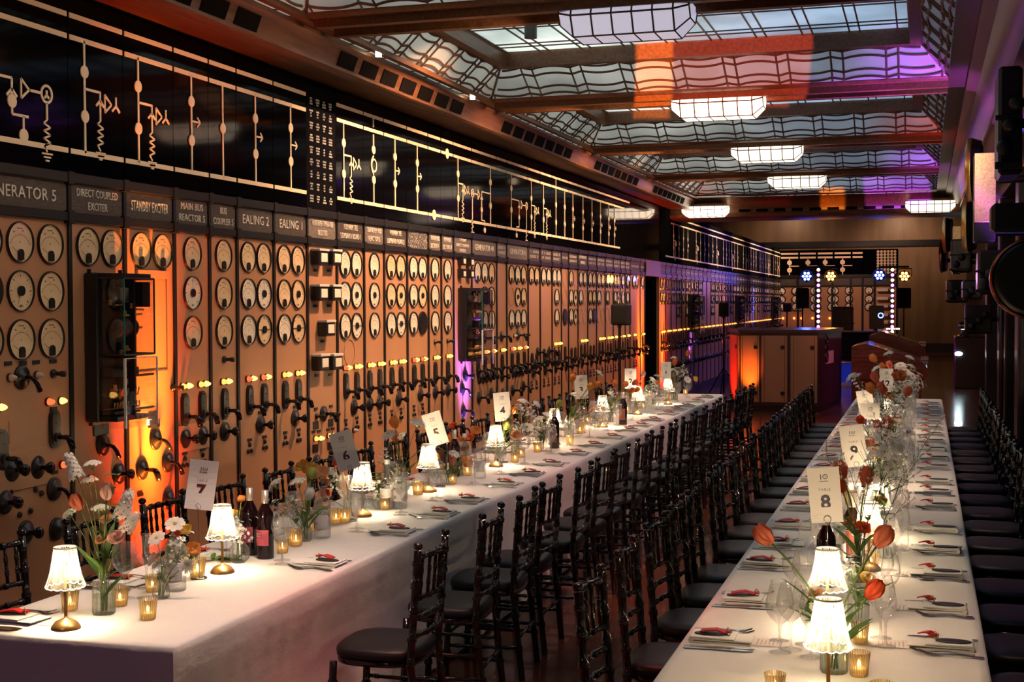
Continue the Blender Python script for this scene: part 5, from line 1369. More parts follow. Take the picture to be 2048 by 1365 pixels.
    if kind == 'umbel':
        e = MB()
        for i in range(14):
            a = i*2.4; t = math.sqrt((i+.5)/14); e.tube([(0, 0, -0.022), (0.034*t*math.cos(a), 0.034*t*math.sin(a), 0.020-0.016*t*t)], 0.0007, 3, False)
        extra = e.mesh('stalklets', GREEN)
    if kind == 'stock': extra = MB().tube([(0, 0, -0.035), (0, 0, 0.06)], 0.003, 5).mesh('stalklets', GREEN)
    if kind == 'filler':
        e = MB()
        for i in range(10): e.tube([(0, 0, -0.04), (rr.gauss(0, .03), rr.gauss(0, .03), rr.gauss(0.015, .025))], 0.0007, 3, False)
        extra = e.mesh('stalklets', GREEN)
    BLOOM[key] = (me, extra); return BLOOM[key]
def leafmesh(L_, W_, droop):
    mb = MB(); vs = []
    for i in range(9):
        t = i/8; h = W_*math.sin(pi*min(t*0.9+0.1, 1))**0.8; y = L_*t; z = droop*t*t
        vs += [(-h, y, z+h*0.35), (0, y, z), (h, y, z+h*0.35)]
    return mb.add(vs, [(i*3+j, i*3+j+1, i*3+4+j, i*3+3+j) for i in range(8) for j in (0, 1)])
ME_TLEAF = leafmesh(0.17, 0.013, -0.03).mesh('leaf', LEAF, True)
ME_SLEAF = leafmesh(0.05, 0.012, -0.01).mesh('leaf', LEAF, True)
KN = {'tulip': 'tulip', 'rose': 'ranunculus', 'poppy': 'poppy', 'cosmos': 'cosmos_flower', 'mum': 'chrysanthemum', 'umbel': 'umbel_flower', 'stock': 'stock_flower', 'scabious': 'scabious_flower', 'filler': 'blossom_sprig', 'branch': 'blossom_branch', 'greens': 'leafy_sprig'}
fr_ = random.Random(21)
def stem_thing(kind, col, base, tip, label, k=1.0):
    base, tip = Vector(base), Vector(tip)
    r = thing(KN[kind], label, 'flower', base, 0, 'cut flowers in the table vases')
    d = tip-base; ln = d.length
    side = Vector((d.x, d.y, 0))
    c1 = Vector((side.x*0.1, side.y*0.1, d.z*0.55)); 
    if kind == 'branch':
        tw = MB(); bl = MB(); q = random.Random(int(ln*1e4))
        def grow(p, v, l, lev):
            pts = [p]
            for i in range(4):
                v = (v+Vector((q.uniform(-.25, .25), q.uniform(-.25, .25), q.uniform(-.1, .2)))).normalized(); pts.append(pts[-1]+v*l/4)
                if lev < 2 and i > 0: grow(pts[-1], (v+Vector((q.uniform(-1, 1), q.uniform(-1, 1), q.uniform(-.1, .6)))).normalized(), l*0.45, lev+1)
                if lev > 0 or i > 1:
                    pc = pts[-1]; n = Vector((q.uniform(-1, 1), q.uniform(-1, 1), q.uniform(0, 1))).normalized(); u_ = n.orthogonal().normalized(); w_ = n.cross(u_)
                    bl.add([pc]+[pc+(u_*math.cos(2*pi*j/10)+w_*math.sin(2*pi*j/10))*(0.010 if j % 2 == 0 else 0.005)+n*0.002 for j in range(10)], [(0, 1+j, 1+(j+1) % 10) for j in range(10)])
            tw.tube(pts, 0.0016 if lev == 0 else 0.0009, 4, False)
        grow(Vector((0, 0, 0)), d.normalized(), ln, 0)
        tw.build('twig', TWIG, r); bl.build('blossom', PET[col], r); return r
    pts = []
    for i in range(9):
        t = i/8; pts.append(c1*(2*t*(1-t))+d*(t*t))
    tw_ = 0.0032 if kind == 'tulip' else 0.0016
    MB().tube(pts, tw_, 6).build('stem', GREEN, r, True)
    dr = (pts[-1]-pts[-2]).normalized()
    if kind in ('cosmos', 'mum', 'poppy', 'rose'):         # these look out towards the light and the viewer
        dr = (dr+Vector((fr_.uniform(-.3, .3), -0.8, 0.1))).normalized()
    rot = dr.to_track_quat('Z', 'Y').to_euler()
    if kind == 'greens':
        mb = MB()
        for i in range(12):
            p = pts[3+i % 6]; n = MB(); m_ = Matrix.Translation(p) @ Matrix.Rotation(fr_.uniform(0, 6.28), 4, 'Z') @ Matrix.Rotation(fr_.uniform(0.1, 0.9), 4, 'X')
            mb.add([m_ @ v.co for v in ME_SLEAF.vertices], [tuple(f.vertices) for f in ME_SLEAF.polygons])
        mb.build('foliage', LEAF, r); return r
    me, extra = bloom(kind, col)
    b = link(me, 'bloom', r, pts[-1], rot, k)
    if extra: link(extra, 'flower_centre' if kind in ('cosmos', 'mum', 'poppy') else 'stalklets', b)
    if kind == 'tulip':
        for q in range(3):
            a = fr_.uniform(0, 6.28)
            link(ME_TLEAF, 'leaf', r, pts[1+q], (fr_.uniform(0.5, 1.0), 0, a), fr_.uniform(0.75, 1.25))
    elif kind in ('rose', 'umbel', 'stock', 'mum', 'filler') and fr_.random() < 0.6:
        link(ME_SLEAF, 'leaf', r, pts[4], (0.6, 0, fr_.uniform(0, 6.28)))
    return r
VP = {'bottle': [(0.0001, 0.002), (0.038, 0.0), (0.041, 0.005), (0.041, 0.085), (0.036, 0.102), (0.022, 0.115), (0.019, 0.130), (0.021, 0.145), (0.0205, 0.146)],
      'bud': [(0.0001, 0.002), (0.026, 0.0), (0.033, 0.010), (0.035, 0.028), (0.028, 0.055), (0.015, 0.075), (0.012, 0.092), (0.016, 0.106), (0.0155, 0.107)],
      'round': [(0.0001, 0.002), (0.024, 0.0), (0.040, 0.016), (0.046, 0.038), (0.042, 0.062), (0.028, 0.080), (0.026, 0.088), (0.0255, 0.089)],
      'cylinder': [(0.0001, 0.002), (0.036, 0.0), (0.038, 0.004), (0.038, 0.125), (0.037, 0.126)]}
VH = {'bottle': 0.145, 'bud': 0.105, 'round': 0.088, 'cylinder': 0.125}
def vrib(an, r, z): return r*(1+0.03*math.cos(an*14)), z
ME_V = {k: MB().lathe(p, 56 if k != 'bud' else 28, None, vrib if k in ('bottle', 'round') else None).mesh('vase', VASEGL, True) for k, p in VP.items()}
ME_VWAT = {'bottle': MB().lathe([(0.0001, 0.004), (0.038, 0.004), (0.038, 0.070), (0.0001, 0.070)], 24).mesh('water', thin_glass('vase_water', (0.86, 0.90, 0.80), 0.2, 0.02), True)}
VN = {'bottle': 'ribbed glass bottle vase', 'bud': 'small glass bud vase', 'round': 'round ribbed glass vase', 'cylinder': 'straight glass vase'}
VASES = {'A': [], 'B': []}
def vase(side, kind, x, y, stems): VASES[side].append((y, x, kind, stems))
def pz(u, v, z=TZ): p = onZ(u, v, z); return p.x, p.y
# measured arrangements: (kind, colour, u, v) give where a bloom shows, at the vase's own distance
def arr(side, kind, u, v, stems): x, y = pz(u, v); vase(side, kind, x, y, stems)
arr('A', 'bottle', 208, 1228, [('tulip', 'coral', 161, 1020, 1), ('tulip', 'pink', 213, 1000, 1), ('rose', 'peach', 214, 1042, 0.8), ('rose', 'peach', 207, 1080, 0.9), ('rose', 'pink', 233, 1078, 0.95), ('stock', 'white', 148, 940, 0.9),
     ('umbel', 'white', 185, 932, 0.8), ('umbel', 'white', 179, 966, 0.8), ('stock', 'white', 248, 1018, 1.0), ('stock', 'white', 260, 1050, 0.8), ('umbel', 'white', 201, 1022, 0.9), ('umbel', 'white', 140, 1030, 0.7), ('greens', 'white', 232, 950, 1)])
arr('A', 'bud', 322, 1198, [('cosmos', 'white', 314, 1078, 1.0), ('cosmos', 'white', 350, 1050, 1.1), ('mum', 'white', 318, 1130, 0.9), ('mum', 'white', 372, 1132, 0.9), ('filler', 'white', 345, 1090, 0.8), ('poppy', 'redorange', 352, 1072, 0.5), ('poppy', 'orange', 385, 1100, 0.8)])
vase('A', 'bottle', -2.93, 4.78, [('rose', 'orange', 307, 1120, 0.9), ('greens', 'white', 385, 1090, 1), ('greens', 'white', 392, 1115, 1), ('poppy', 'yellow', 372, 1062, 0.7), ('filler', 'white', 362, 1100, 1)])
vase('A', 'round', -2.86, 5.22, [('greens', 'white', 425, 1120, 1), ('filler', 'white', 478, 1065, 1), ('stock', 'white', 470, 1050, 0.8), ('poppy', 'yellow', 468, 1030, 0.6), ('poppy', 'orange', 483, 1000, 0.5)])
arr('A', 'bud', 610, 1083, [('tulip', 'lime', 622, 958, 0.9), ('tulip', 'white', 616, 1000, 1), ('umbel', 'white', 552, 972, 1.0), ('umbel', 'white', 596, 968, 1.1), ('filler', 'white', 560, 1020, 1), ('filler', 'white', 598, 1018, 1), ('mum', 'white', 580, 1000, 0.8)])
vase('A', 'bottle', -2.90, 6.1, [('poppy', 'yellow', 605, 936, 1.1), ('poppy', 'yellow', 622, 942, 1.1), ('poppy', 'peach', 643, 950, 1.2), ('rose', 'peach', 648, 968, 0.9), ('poppy', 'redorange', 648, 990, 0.8), ('umbel', 'white', 662, 950, 0.9)])
vase('A', 'cylinder', -2.88, 6.45, [('poppy', 'redorange', 676, 928, 0.8), ('poppy', 'redorange', 684, 936, 0.8), ('scabious', 'red', 648, 992, 1), ('filler', 'white', 668, 965, 1.1), ('umbel', 'white', 660, 945, 0.8)])
arr('A', 'round', 760, 1018, [('greens', 'white', 765, 960, 1), ('greens', 'white', 758, 948, 1), ('filler', 'white', 748, 985, 1.2), ('filler', 'white', 790, 975, 1.2), ('mum', 'white', 745, 970, 0.8)])
vase('A', 'bottle', -2.88, 7.15, [('tulip', 'orange', 791, 857, 1.1), ('tulip', 'orange', 792, 885, 1), ('mum', 'white', 778, 872, 1.3), ('umbel', 'white', 835, 850, 1.2), ('filler', 'white', 772, 915, 1), ('cosmos', 'white', 803, 872, 0.8), ('greens', 'white', 805, 930, 1)])
arr('A', 'round', 894, 968, [('tulip', 'yellow', 877, 918, 0.8), ('poppy', 'orange', 932, 926, 1.1), ('poppy', 'yellow', 884, 936, 0.8), ('greens', 'white', 915, 945, 1), ('filler', 'white', 860, 950, 1.1), ('umbel', 'white', 908, 910, 0.9)])
vase('A', 'bottle', -2.90, 8.35, [('poppy', 'redorange', 907, 854, 0.8), ('poppy', 'orange', 905, 878, 1.2), ('poppy', 'orange', 918, 884, 1.1), ('poppy', 'redorange', 938, 880, 1.1), ('poppy', 'orange', 950, 864, 1), ('rose', 'peach', 930, 900, 1), ('umbel', 'white', 870, 892, 1)])
vase('A', 'bud', -2.86, 8.95, [('tulip', 'lime', 1010, 860, 1), ('tulip', 'lime', 1014, 850, .8), ('filler', 'white', 1030, 860, 1.1), ('rose', 'peach', 1030, 872, 1.1), ('tulip', 'orange', 1024, 828, 0.9)])
vase('A', 'bottle', -2.88, 9.45, [('filler', 'white', 1040, 822, 1), ('umbel', 'white', 1046, 806, 1.1), ('filler', 'white', 1058, 832, 1.2), ('cosmos', 'white', 1054, 856, 1.4), ('umbel', 'white', 1072, 810, .9), ('rose', 'peach', 1042, 870, 1)])
vase('A', 'cylinder', -2.80, 9.85, [('umbel', 'white', 1080, 840, 1.1), ('umbel', 'white', 1094, 832, 1), ('filler', 'white', 1075, 870, 1.2), ('filler', 'white', 1095, 860, 1.2), ('greens', 'white', 1088, 860, 1), ('tulip', 'lime', 1114, 815, 1)])
vase('A', 'bottle', -2.86, 10.9, [('tulip', 'orange', 1145, 763, 1), ('tulip', 'yellow', 1176, 778, 1), ('tulip', 'orange', 1189, 776, 1.1), ('umbel', 'white', 1198, 748, 0.9), ('umbel', 'white', 1150, 792, 1), ('greens', 'white', 1170, 810, 1), ('filler', 'white', 1185, 830, 1.3)])
vase('A', 'round', -2.80, 11.6, [('filler', 'white', 1155, 845, 1.4), ('poppy', 'orange', 1153, 836, 1), ('rose', 'peach', 1185, 822, 1), ('filler', 'white', 1200, 835, 1.3), ('umbel', 'white', 1220, 790, .9)])
vase('A', 'bottle', -2.86, 12.4, [('tulip', 'orange', 1228, 773, 1), ('tulip', 'orange', 1247, 774, 1), ('tulip', 'orange', 1259, 785, 1.0), ('tulip', 'coral', 1265, 770, 1), ('tulip', 'orange', 1269, 783, 0.9), ('filler', 'white', 1222, 788, 1)])
vase('A', 'cylinder', -2.84, 13.4, [('tulip', 'pink', 1284, 754, 1), ('filler', 'white', 1300, 790, 1.6), ('filler', 'white', 1285, 800, 1.5), ('umbel', 'white', 1305, 762, 1.1), ('poppy', 'orange', 1312, 766, 0.8)])
vase('A', 'bottle', -2.84, 14.4, [('filler', 'white', 1310, 775, 1.6), ('filler', 'white', 1325, 785, 1.5), ('umbel', 'white', 1315, 755, 1.1), ('greens', 'white', 1300, 765, 1)])
vase('A', 'bottle', -2.78, 15.4, [('tulip', 'coral', 1373, 712, 1.1), ('tulip', 'coral', 1349, 731, 1.2), ('umbel', 'white', 1347, 718, 1), ('filler', 'white', 1352, 748, 1.5), ('filler', 'white', 1365, 745, 1.4), ('cosmos', 'white', 1375, 760, 1.3), ('cosmos', 'yellow', 1391, 758, 1.0), ('umbel', 'white', 1345, 742, 1.1), ('greens', 'white', 1368, 738, 1)])
# window-side table
arr('B', 'bottle', 1668, 1345, [('tulip', 'coral', 1543, 1087, 1.1), ('tulip', 'coral', 1753, 1093, 1.15), ('tulip', 'redorange', 1735, 1196, 1.05), ('filler', 'white', 1625, 1200, 0.9), ('rose', 'peach', 1632, 1188, 0.7), ('greens', 'white', 1618, 1222, 1)])
vase('B', 'cylinder', -0.22, 4.85, [('rose', 'yellow', 1735, 1160, 0.9), ('filler', 'white', 1702, 1140, 1), ('greens', 'white', 1712, 1180, 1)])
vase('B', 'bottle', -0.25, 5.55, [('tulip', 'coral', 1687, 958, 1.2), ('tulip', 'coral', 1730, 970, 1.2), ('tulip', 'redorange', 1686, 985, 1), ('branch', 'white', 1760, 930, 1), ('branch', 'white', 1720, 930, 1), ('branch', 'white', 1790, 990, 1), ('poppy', 'redorange', 1725, 1060, 0.9), ('mum', 'white', 1680, 1060, 1.0), ('rose', 'coral', 1700, 1045, 0.8), ('filler', 'white', 1752, 915, 1.6), ('filler', 'white', 1775, 935, 1.5)])
vase('B', 'round', -0.16, 6.1, [('cosmos', 'white', 1755, 955, 1.3), ('filler', 'white', 1745, 985, 1.3), ('rose', 'peach', 1760, 1005, 1), ('filler', 'white', 1735, 1040, 1.1), ('greens', 'white', 1770, 960, 1)])
vase('B', 'bottle', -0.24, 6.95, [('scabious', 'red', 1715, 901, 1.2), ('scabious', 'red', 1741, 914, 1.2), ('tulip', 'coral', 1745, 902, 1.2), ('branch', 'white', 1765, 895, 1), ('branch', 'white', 1735, 935, 1), ('filler', 'white', 1780, 905, 1.4), ('cosmos', 'white', 1790, 895, 1.4), ('filler', 'white', 1770, 930, 1.4), ('filler', 'white', 1758, 880, 1.6), ('cosmos', 'white', 1775, 905, 1.3), ('filler', 'white', 1800, 915, 1.6), ('cosmos', 'white', 1760, 940, 1.2)])
vase('B', 'bottle', -0.22, 7.75, [('tulip', 'coral', 1773, 862, 1.3), ('tulip', 'coral', 1756, 862, 1.0), ('tulip', 'redorange', 1776, 878, 0.9), ('tulip', 'redorange', 1726, 850, 0.9), ('branch', 'white', 1750, 865, 1), ('filler', 'white', 1745, 880, 1.4), ('filler', 'white', 1800, 870, 1.6), ('umbel', 'white', 1735, 860, 1)])
vase('B', 'cylinder', -0.20, 8.9, [('tulip', 'orange', 1793, 846, .9), ('filler', 'white', 1765, 845, 1.3), ('filler', 'white', 1790, 830, 1.4), ('cosmos', 'white', 1722, 832, 1), ('greens', 'white', 1765, 820, 1), ('branch', 'white', 1760, 810, 1)])
vase('B', 'bottle', -0.24, 9.8, [('tulip', 'orange', 1746, 787, 1.3), ('tulip', 'coral', 1763, 783, 1.1), ('tulip', 'coral', 1770, 794, 1.1), ('tulip', 'coral', 1811, 793, 1.2), ('rose', 'yellow', 1783, 797, 1), ('filler', 'white', 1795, 800, 1.5), ('filler', 'white', 1780, 815, 1.4), ('greens', 'white', 1800, 812, 1)])
vase('B', 'bottle', -0.30, 11.0, [('umbel', 'white', 1704, 757, 1.3), ('umbel', 'white', 1714, 756, 1.1), ('tulip', 'coral', 1753, 765, 1.4), ('filler', 'white', 1790, 775, 1.6), ('filler', 'white', 1805, 780, 1.5), ('poppy', 'coral', 1795, 758, 1.5), ('poppy', 'orange', 1802, 752, 1.2)])
vase('B', 'cylinder', -0.18, 12.4, [('mum', 'white', 1801, 734, 1.6), ('mum', 'white', 1812, 745, 1.3), ('filler', 'white', 1820, 770, 1.7), ('filler', 'white', 1805, 765, 1.6), ('umbel', 'white', 1818, 752, 1.4), ('tulip', 'coral', 1782, 738, 1.2)])
vase('B', 'bottle', -0.26, 13.5, [('tulip', 'orange', 1752, 724, 1.4), ('tulip', 'orange', 1768, 740, 1.2), ('umbel', 'white', 1753, 740, 1.3), ('umbel', 'white', 1778, 710, 1.3), ('umbel', 'white', 1819, 718, 1.2), ('umbel', 'white', 1822, 735, 1.1), ('greens', 'white', 1790, 725, 1.2), ('filler', 'white', 1825, 757, 1.6)])
vase('B', 'round', -0.15, 14.6, [('filler', 'white', 1815, 775, 1.6), ('filler', 'white', 1825, 770, 1.6), ('umbel', 'white', 1822, 760, 1.2)])
TN = {'A': 'panel-side table', 'B': 'window-side table'}
COLN = {'redorange': 'red-orange', 'lime': 'greenish yellow'}
for side in 'AB':
    for i, (y, x, kind, stems) in enumerate(sorted(VASES[side], key=lambda t: t[0])):
        v = link(ME_V[kind], 'vase', None, (x, y, TZ+0.0005)); tag(v, '%s of flowers, %s vase from the camera end of the %s' % (VN[kind], nth(i), TN[side]), 'vase', 'glass flower vases')
        if kind == 'bottle': link(ME_VWAT['bottle'], 'water', v)
        zt = VH[kind]
        for q, (k, col, u, v_, sc) in enumerate(stems):
            tip = onY(u, v_, y+fr_.uniform(-0.03, 0.03))
            nm = KN[k].replace('_', ' ')
            lab = '%s%s, %s stem of the %s vase from camera, %s' % ('' if k in ('greens',) else COLN.get(col, col)+' ', nm, nth(q), nth(i), TN[side])
            a = q*2.4; r0 = 0.011
            stem_thing(k, col, (x+r0*math.cos(a), y+r0*math.sin(a), TZ+0.012 if kind != 'bottle' else TZ+0.012), tip, lab, sc)

# ---- lamps, votives, bottles in order along each table
LAMPS = {'A': [pz(132, 1258), pz(445, 1146), pz(725, 1033), pz(857, 984), pz(992, 934)]+[pz(u, v, TZ+0.287) for u, v in ((1109, 818), (1205, 792), (1275, 773), (1336, 758))],
         'B': [pz(u, v, TZ+0.287) for u, v in ((1657, 1197), (1655, 1097), (1738, 1005), (1755, 958), (1750, 880), (1762, 832), (1772, 800))]}
for s in 'AB':
    for i, (x, y) in enumerate(LAMPS[s]): table_lamp(x, y, 'lit table lamp with crystal shade, %s from the camera end of the %s' % (nth(i), TN[s]))
VOT = {'A': [pz(*p) for p in ((296, 1240), (240, 1213), (140, 1222), (305, 1185), (395, 1155), (375, 1125), (565, 1107), (583, 1090), (592, 1093), (632, 1062), (672, 1048), (690, 1046), (770, 1020), (836, 990), (905, 968), (935, 952), (1030, 925), (1042, 915), (1075, 905), (1140, 890), (1160, 868), (1165, 862), (1175, 848), (1205, 845), (1255, 825), (1286, 815), (1335, 800), (1371, 790), (1300, 795))],
       'B': [pz(*p) for p in ((1550, 1395), (1718, 1353), (1720, 1287), (1765, 1420), (1745, 1085), (1742, 1140), (1765, 1000), (1690, 1080), (1780, 940), (1700, 1010), (1785, 890), (1800, 850), (1762, 870), (1815, 812), (1822, 800))]}
for s in 'AB':
    for i, (x, y) in enumerate(sorted(VOT[s], key=lambda t: t[1])): votive(x, y, 'lit gold glass votive, %s from the camera end of the %s' % (nth(i), TN[s]))
WB = [(500, 1110, 1), (531, 1117, 1), (884, 945, 0), (909, 953, 0), (1109, 897, 0), (1246, 850, 0)]
for i, (u, v, p) in enumerate(WB):
    x, y = pz(u, v); wine_bottle(x, y, 'dark wine bottle, %s from the camera end of the panel-side table' % nth(i), bool(p), -0.5)
for i, (x, y) in enumerate((pz(1703, 1128), (-0.37, 5.42), pz(1757, 935), pz(1763, 868))): wine_bottle(x, y, 'dark wine bottle, %s from the camera end of the window-side table' % nth(i), False, -0.05)
for i, (u, v, b) in enumerate(((352, 1182, 0), (645, 1076, 1), (775, 1018, 0), (800, 1018, 1), (960, 957, 1), (930, 950, 0), (1150, 868, 1), (1280, 815, 1))):
    x, y = pz(u, v); water_bottle(x, y, 'clear water bottle with white label, %s from the camera end of the panel-side table' % nth(i), bool(b), -0.45)
for i, (x, y) in enumerate((pz(1672, 1140), (-0.27, 6.55), (-0.1, 9.3))): water_bottle(x, y, 'clear water bottle with white label, %s from the camera end of the window-side table' % nth(i), True, -0.05)
for i, (u, v, sm) in enumerate(((250, 1198, 0), (1560, 1306, 0), (1622, 1316, 1), (1612, 1290, 0))):
    x, y = pz(u, v); wineglass(x, y, sm, ('wine glass standing behind the nearest lamp of the panel-side table', 'large wine glass before the nearest lamp of the window-side table', 'small wine glass touching the glow of the nearest window-side lamp', 'wine glass half hidden behind the nearest window-side lamp')[i], 1.0)
# ================================================================== FAR END
YF = 44.0
DF = [1560, 1598, 1633.5, 1667, 1703, 1727, 1751, 1796]
XF = [onY(u, 600, YF).x for u in DF]
def fz(v, u=1660): return onY(u, v, YF).z
FW_ = [('two', 3), ('two', 3), ('two', 3), ('two', 3), ('none', 0), ('one', 3), ('slot', 6)]
ROTF = FRONTROT
FG = MB().lathe([(0.130, 0), (0.130, 0.04), (0.105, 0.04), (0.105, 0.0)], 20).mesh('gauge', BLACK, True)
FGF = MB().disc(0.106, 20, z=0.02).mesh('dial_face', DIALPALE)
FGP = MB().cyl(0.024, 0.02, 0.04, 10, Matrix.Translation((0, -0.06, 0))).mesh('pivot_cover', BLACK)
zt, zn0, zn1 = fz(560), fz(571), fz(556)
for i in range(7):
    x0, x1 = XF[i], XF[i+1]; xc = (x0+x1)/2; w = x1-x0
    r = thing('end_switchboard', 'far control panel facing the room at the hall end, %s from its corner' % nth(i), 'control panel', (xc, YF, 0), 0, 'control panels across the far end')
    MB().box(-w/2, w/2-0.06, 0, 0.1, 0.15, zn0).build('panel_face', PANEL, r)
    MB().box(w/2-0.06, w/2, -0.03, 0.1, 0.1, zn1+0.1).box(-w/2, w/2, -0.04, 0.1, zn0-0.04, zn0).box(-w/2, w/2, -0.04, 0.1, zn1, zn1+0.1).build('frame', BLACK, r)
    n_ = MB().box(-w/2, w/2-0.06, 0.0, 0.1, zn0, zn1).build('nameplate', PLATE, r)
    if i in (0, 5): pseudo_text(n_, w*0.7, 1, rng).build('lettering', LETTER, n_, loc=(-0.02, -0.01, (zn0+zn1)/2), rot=(0, 0, -pi/2))
    k, nr = FW_[i]
    if k in ('two', 'one'):
        for q, v in enumerate((581.6, 598.5, 614)):
            for dx in ((-0.22, 0.22) if k == 'two' else (0,)):
                g = link(FG, 'gauge', r, (dx-0.02, -0.002, fz(v)), ROTF); link(FGF, 'dial_face', g); link(FGP, 'pivot_cover', g)
    if k == 'slot':
        for q, v in enumerate((581, 598, 613, 630, 645, 660)):
            MB().bbox(-0.30, 0.05, -0.14, 0.0, fz(v)-0.05, fz(v)+0.05, 0.01).build('chart_meter', MATS['meter_hood_white'], r)
    else:
        for dx in (-0.2, 0.15): 
            if i in (0, 1, 2): 
                o = link(ME_LAMPS['o'], 'indicator_lamp', r, (dx, -0.002, fz(637)), ROTF); o.scale = (2, 2, 2)
    b_ = thing('mimic_board', 'far black mimic board facing the room, %s from its corner' % nth(i), 'wall board', (xc, YF, 0), 0, 'mimic boards across the far end')
    MB().box(-w/2+0.005, w/2-0.005, -0.0, 0.1, zn1+0.1, fz(500)).build('black_glass', GLASSBLK, b_)
    d = MB()
    def bar(xa, za, xb, zb, ww=0.06):
        if abs(za-zb) < 1e-6: d.box(xa, xb, -0.012, 0.0, za-ww/2, za+ww/2)
        else: d.box(xa-ww/2, xa+ww/2, -0.012, 0.0, min(za, zb), max(za, zb))
    if i < 5:
        bar(-w/2+0.03, fz(507), w/2-0.03, fz(507)); bar(-w/2+0.03, fz(515), w/2-0.03, fz(515))
        if i < 4: bar(-w/2+0.03, fz(552), w/2-0.03, fz(552))
    if i < 4:
        bar(0, fz(515), 0, fz(552 if i in (0, 3) else 534), 0.03)
        for v in ((525, 540) if i in (0, 3) else (525,)): d.cyl(0.08, 0.0, 0.015, 12, Matrix.Translation((0, 0, fz(v))) @ Matrix.Rotation(pi/2, 4, 'X'))
        bar(0, fz(532), 0.3, fz(532), 0.03)
    if d.f: d.build('diagram', CREAMLINE, b_)
    if i == 6:
        for a in range(6):
            for q in range(8): d.cyl(0.045, 0.0, 0.02, 10, Matrix.Translation((-0.15+a*0.09*1.15-0.12, 0, fz(505)-q*0.095)) @ Matrix.Rotation(pi/2, 4, 'X'))
        d.build('legend_dots', CREAMLINE, b_)
struct(MB().box(XF[0]-0.1, XF[-1], YF+0.12, YF+0.3, 0, fz(500)).build('wall_partition', BOARD))
# ---- stage, booth, screens
YS_ = 31.0
zs = onY(1680, 726, YS_).z; x0, x1 = -3.3, -0.9
p = thing('stage_platform', 'low stage with a blue lit skirt and pale nosing behind the desks', 'stage', ((x0+x1)/2, YS_, 0))
hw = (x1-x0)/2; ztop = max(zs, 0.32)
MB().box(-hw, hw, 0.02, 5.15, 0, ztop-0.02).build('skirt', mat('blue_glow_skirt', (0.02, 0.06, 0.55), 0.7, emit=(0.01, 0.04, 0.6), estr=0.25), p)  # blue light on the skirt put in as colour and emission
MB().bbox(-hw, hw, 0.0, 5.15, ztop-0.02, ztop, 0.004).build('deck', BLACK, p)
MB().box(-hw, hw, -0.03, 0.02, 0.0, 0.07).build('nosing', mat('pale_nosing', (0.7, 0.7, 0.75), 0.4), p)
b_ = thing('dj_booth', 'black draped booth standing on the stage', 'booth', (-1.95, 33.6, ztop)); MB().bbox(-0.6, 1.0, -0.4, 0.4, 0, 0.62, 0.02).build('drape', mat('black_drape', (0.004, 0.004, 0.005), 0.9), b_); MB().bbox(-0.65, 1.05, -0.45, 0.45, 0.62, 0.66, 0.01).build('top', BLACK, b_)
b_ = thing('flight_case', 'tall black case at the back of the stage', 'case', (-2.0, 35.8, ztop)); MB().bbox(-0.28, 0.22, -0.3, 0.3, 0, 1.25, 0.02).build('case_body', BLACK, b_); MB().box(-0.30, 0.24, -0.32, 0.32, 0.8, 0.83).build('case_band', DKMETAL, b_)
m_ = thing('monitor', 'dark monitor with a blue lit figure beside the booth', 'monitor', (-1.12, 33.6, ztop+0.66)); MB().bbox(-0.17, 0.17, -0.03, 0.03, 0.05, 0.62, 0.01).build('screen', BLACK, m_); MB().cyl(0.02, 0, 0.06, 8).build('foot', BLACK, m_)
MB().lathe([(0.05, 0), (0.07, 0.005), (0.06, 0.01), (0.045, 0.006)], 14, Matrix.Translation((0.10, -0.032, 0.38)) @ Matrix.Rotation(pi/2, 4, 'X')).build('blue_display', emis('blue_display', (0.12, 0.2, 1), 6), m_)
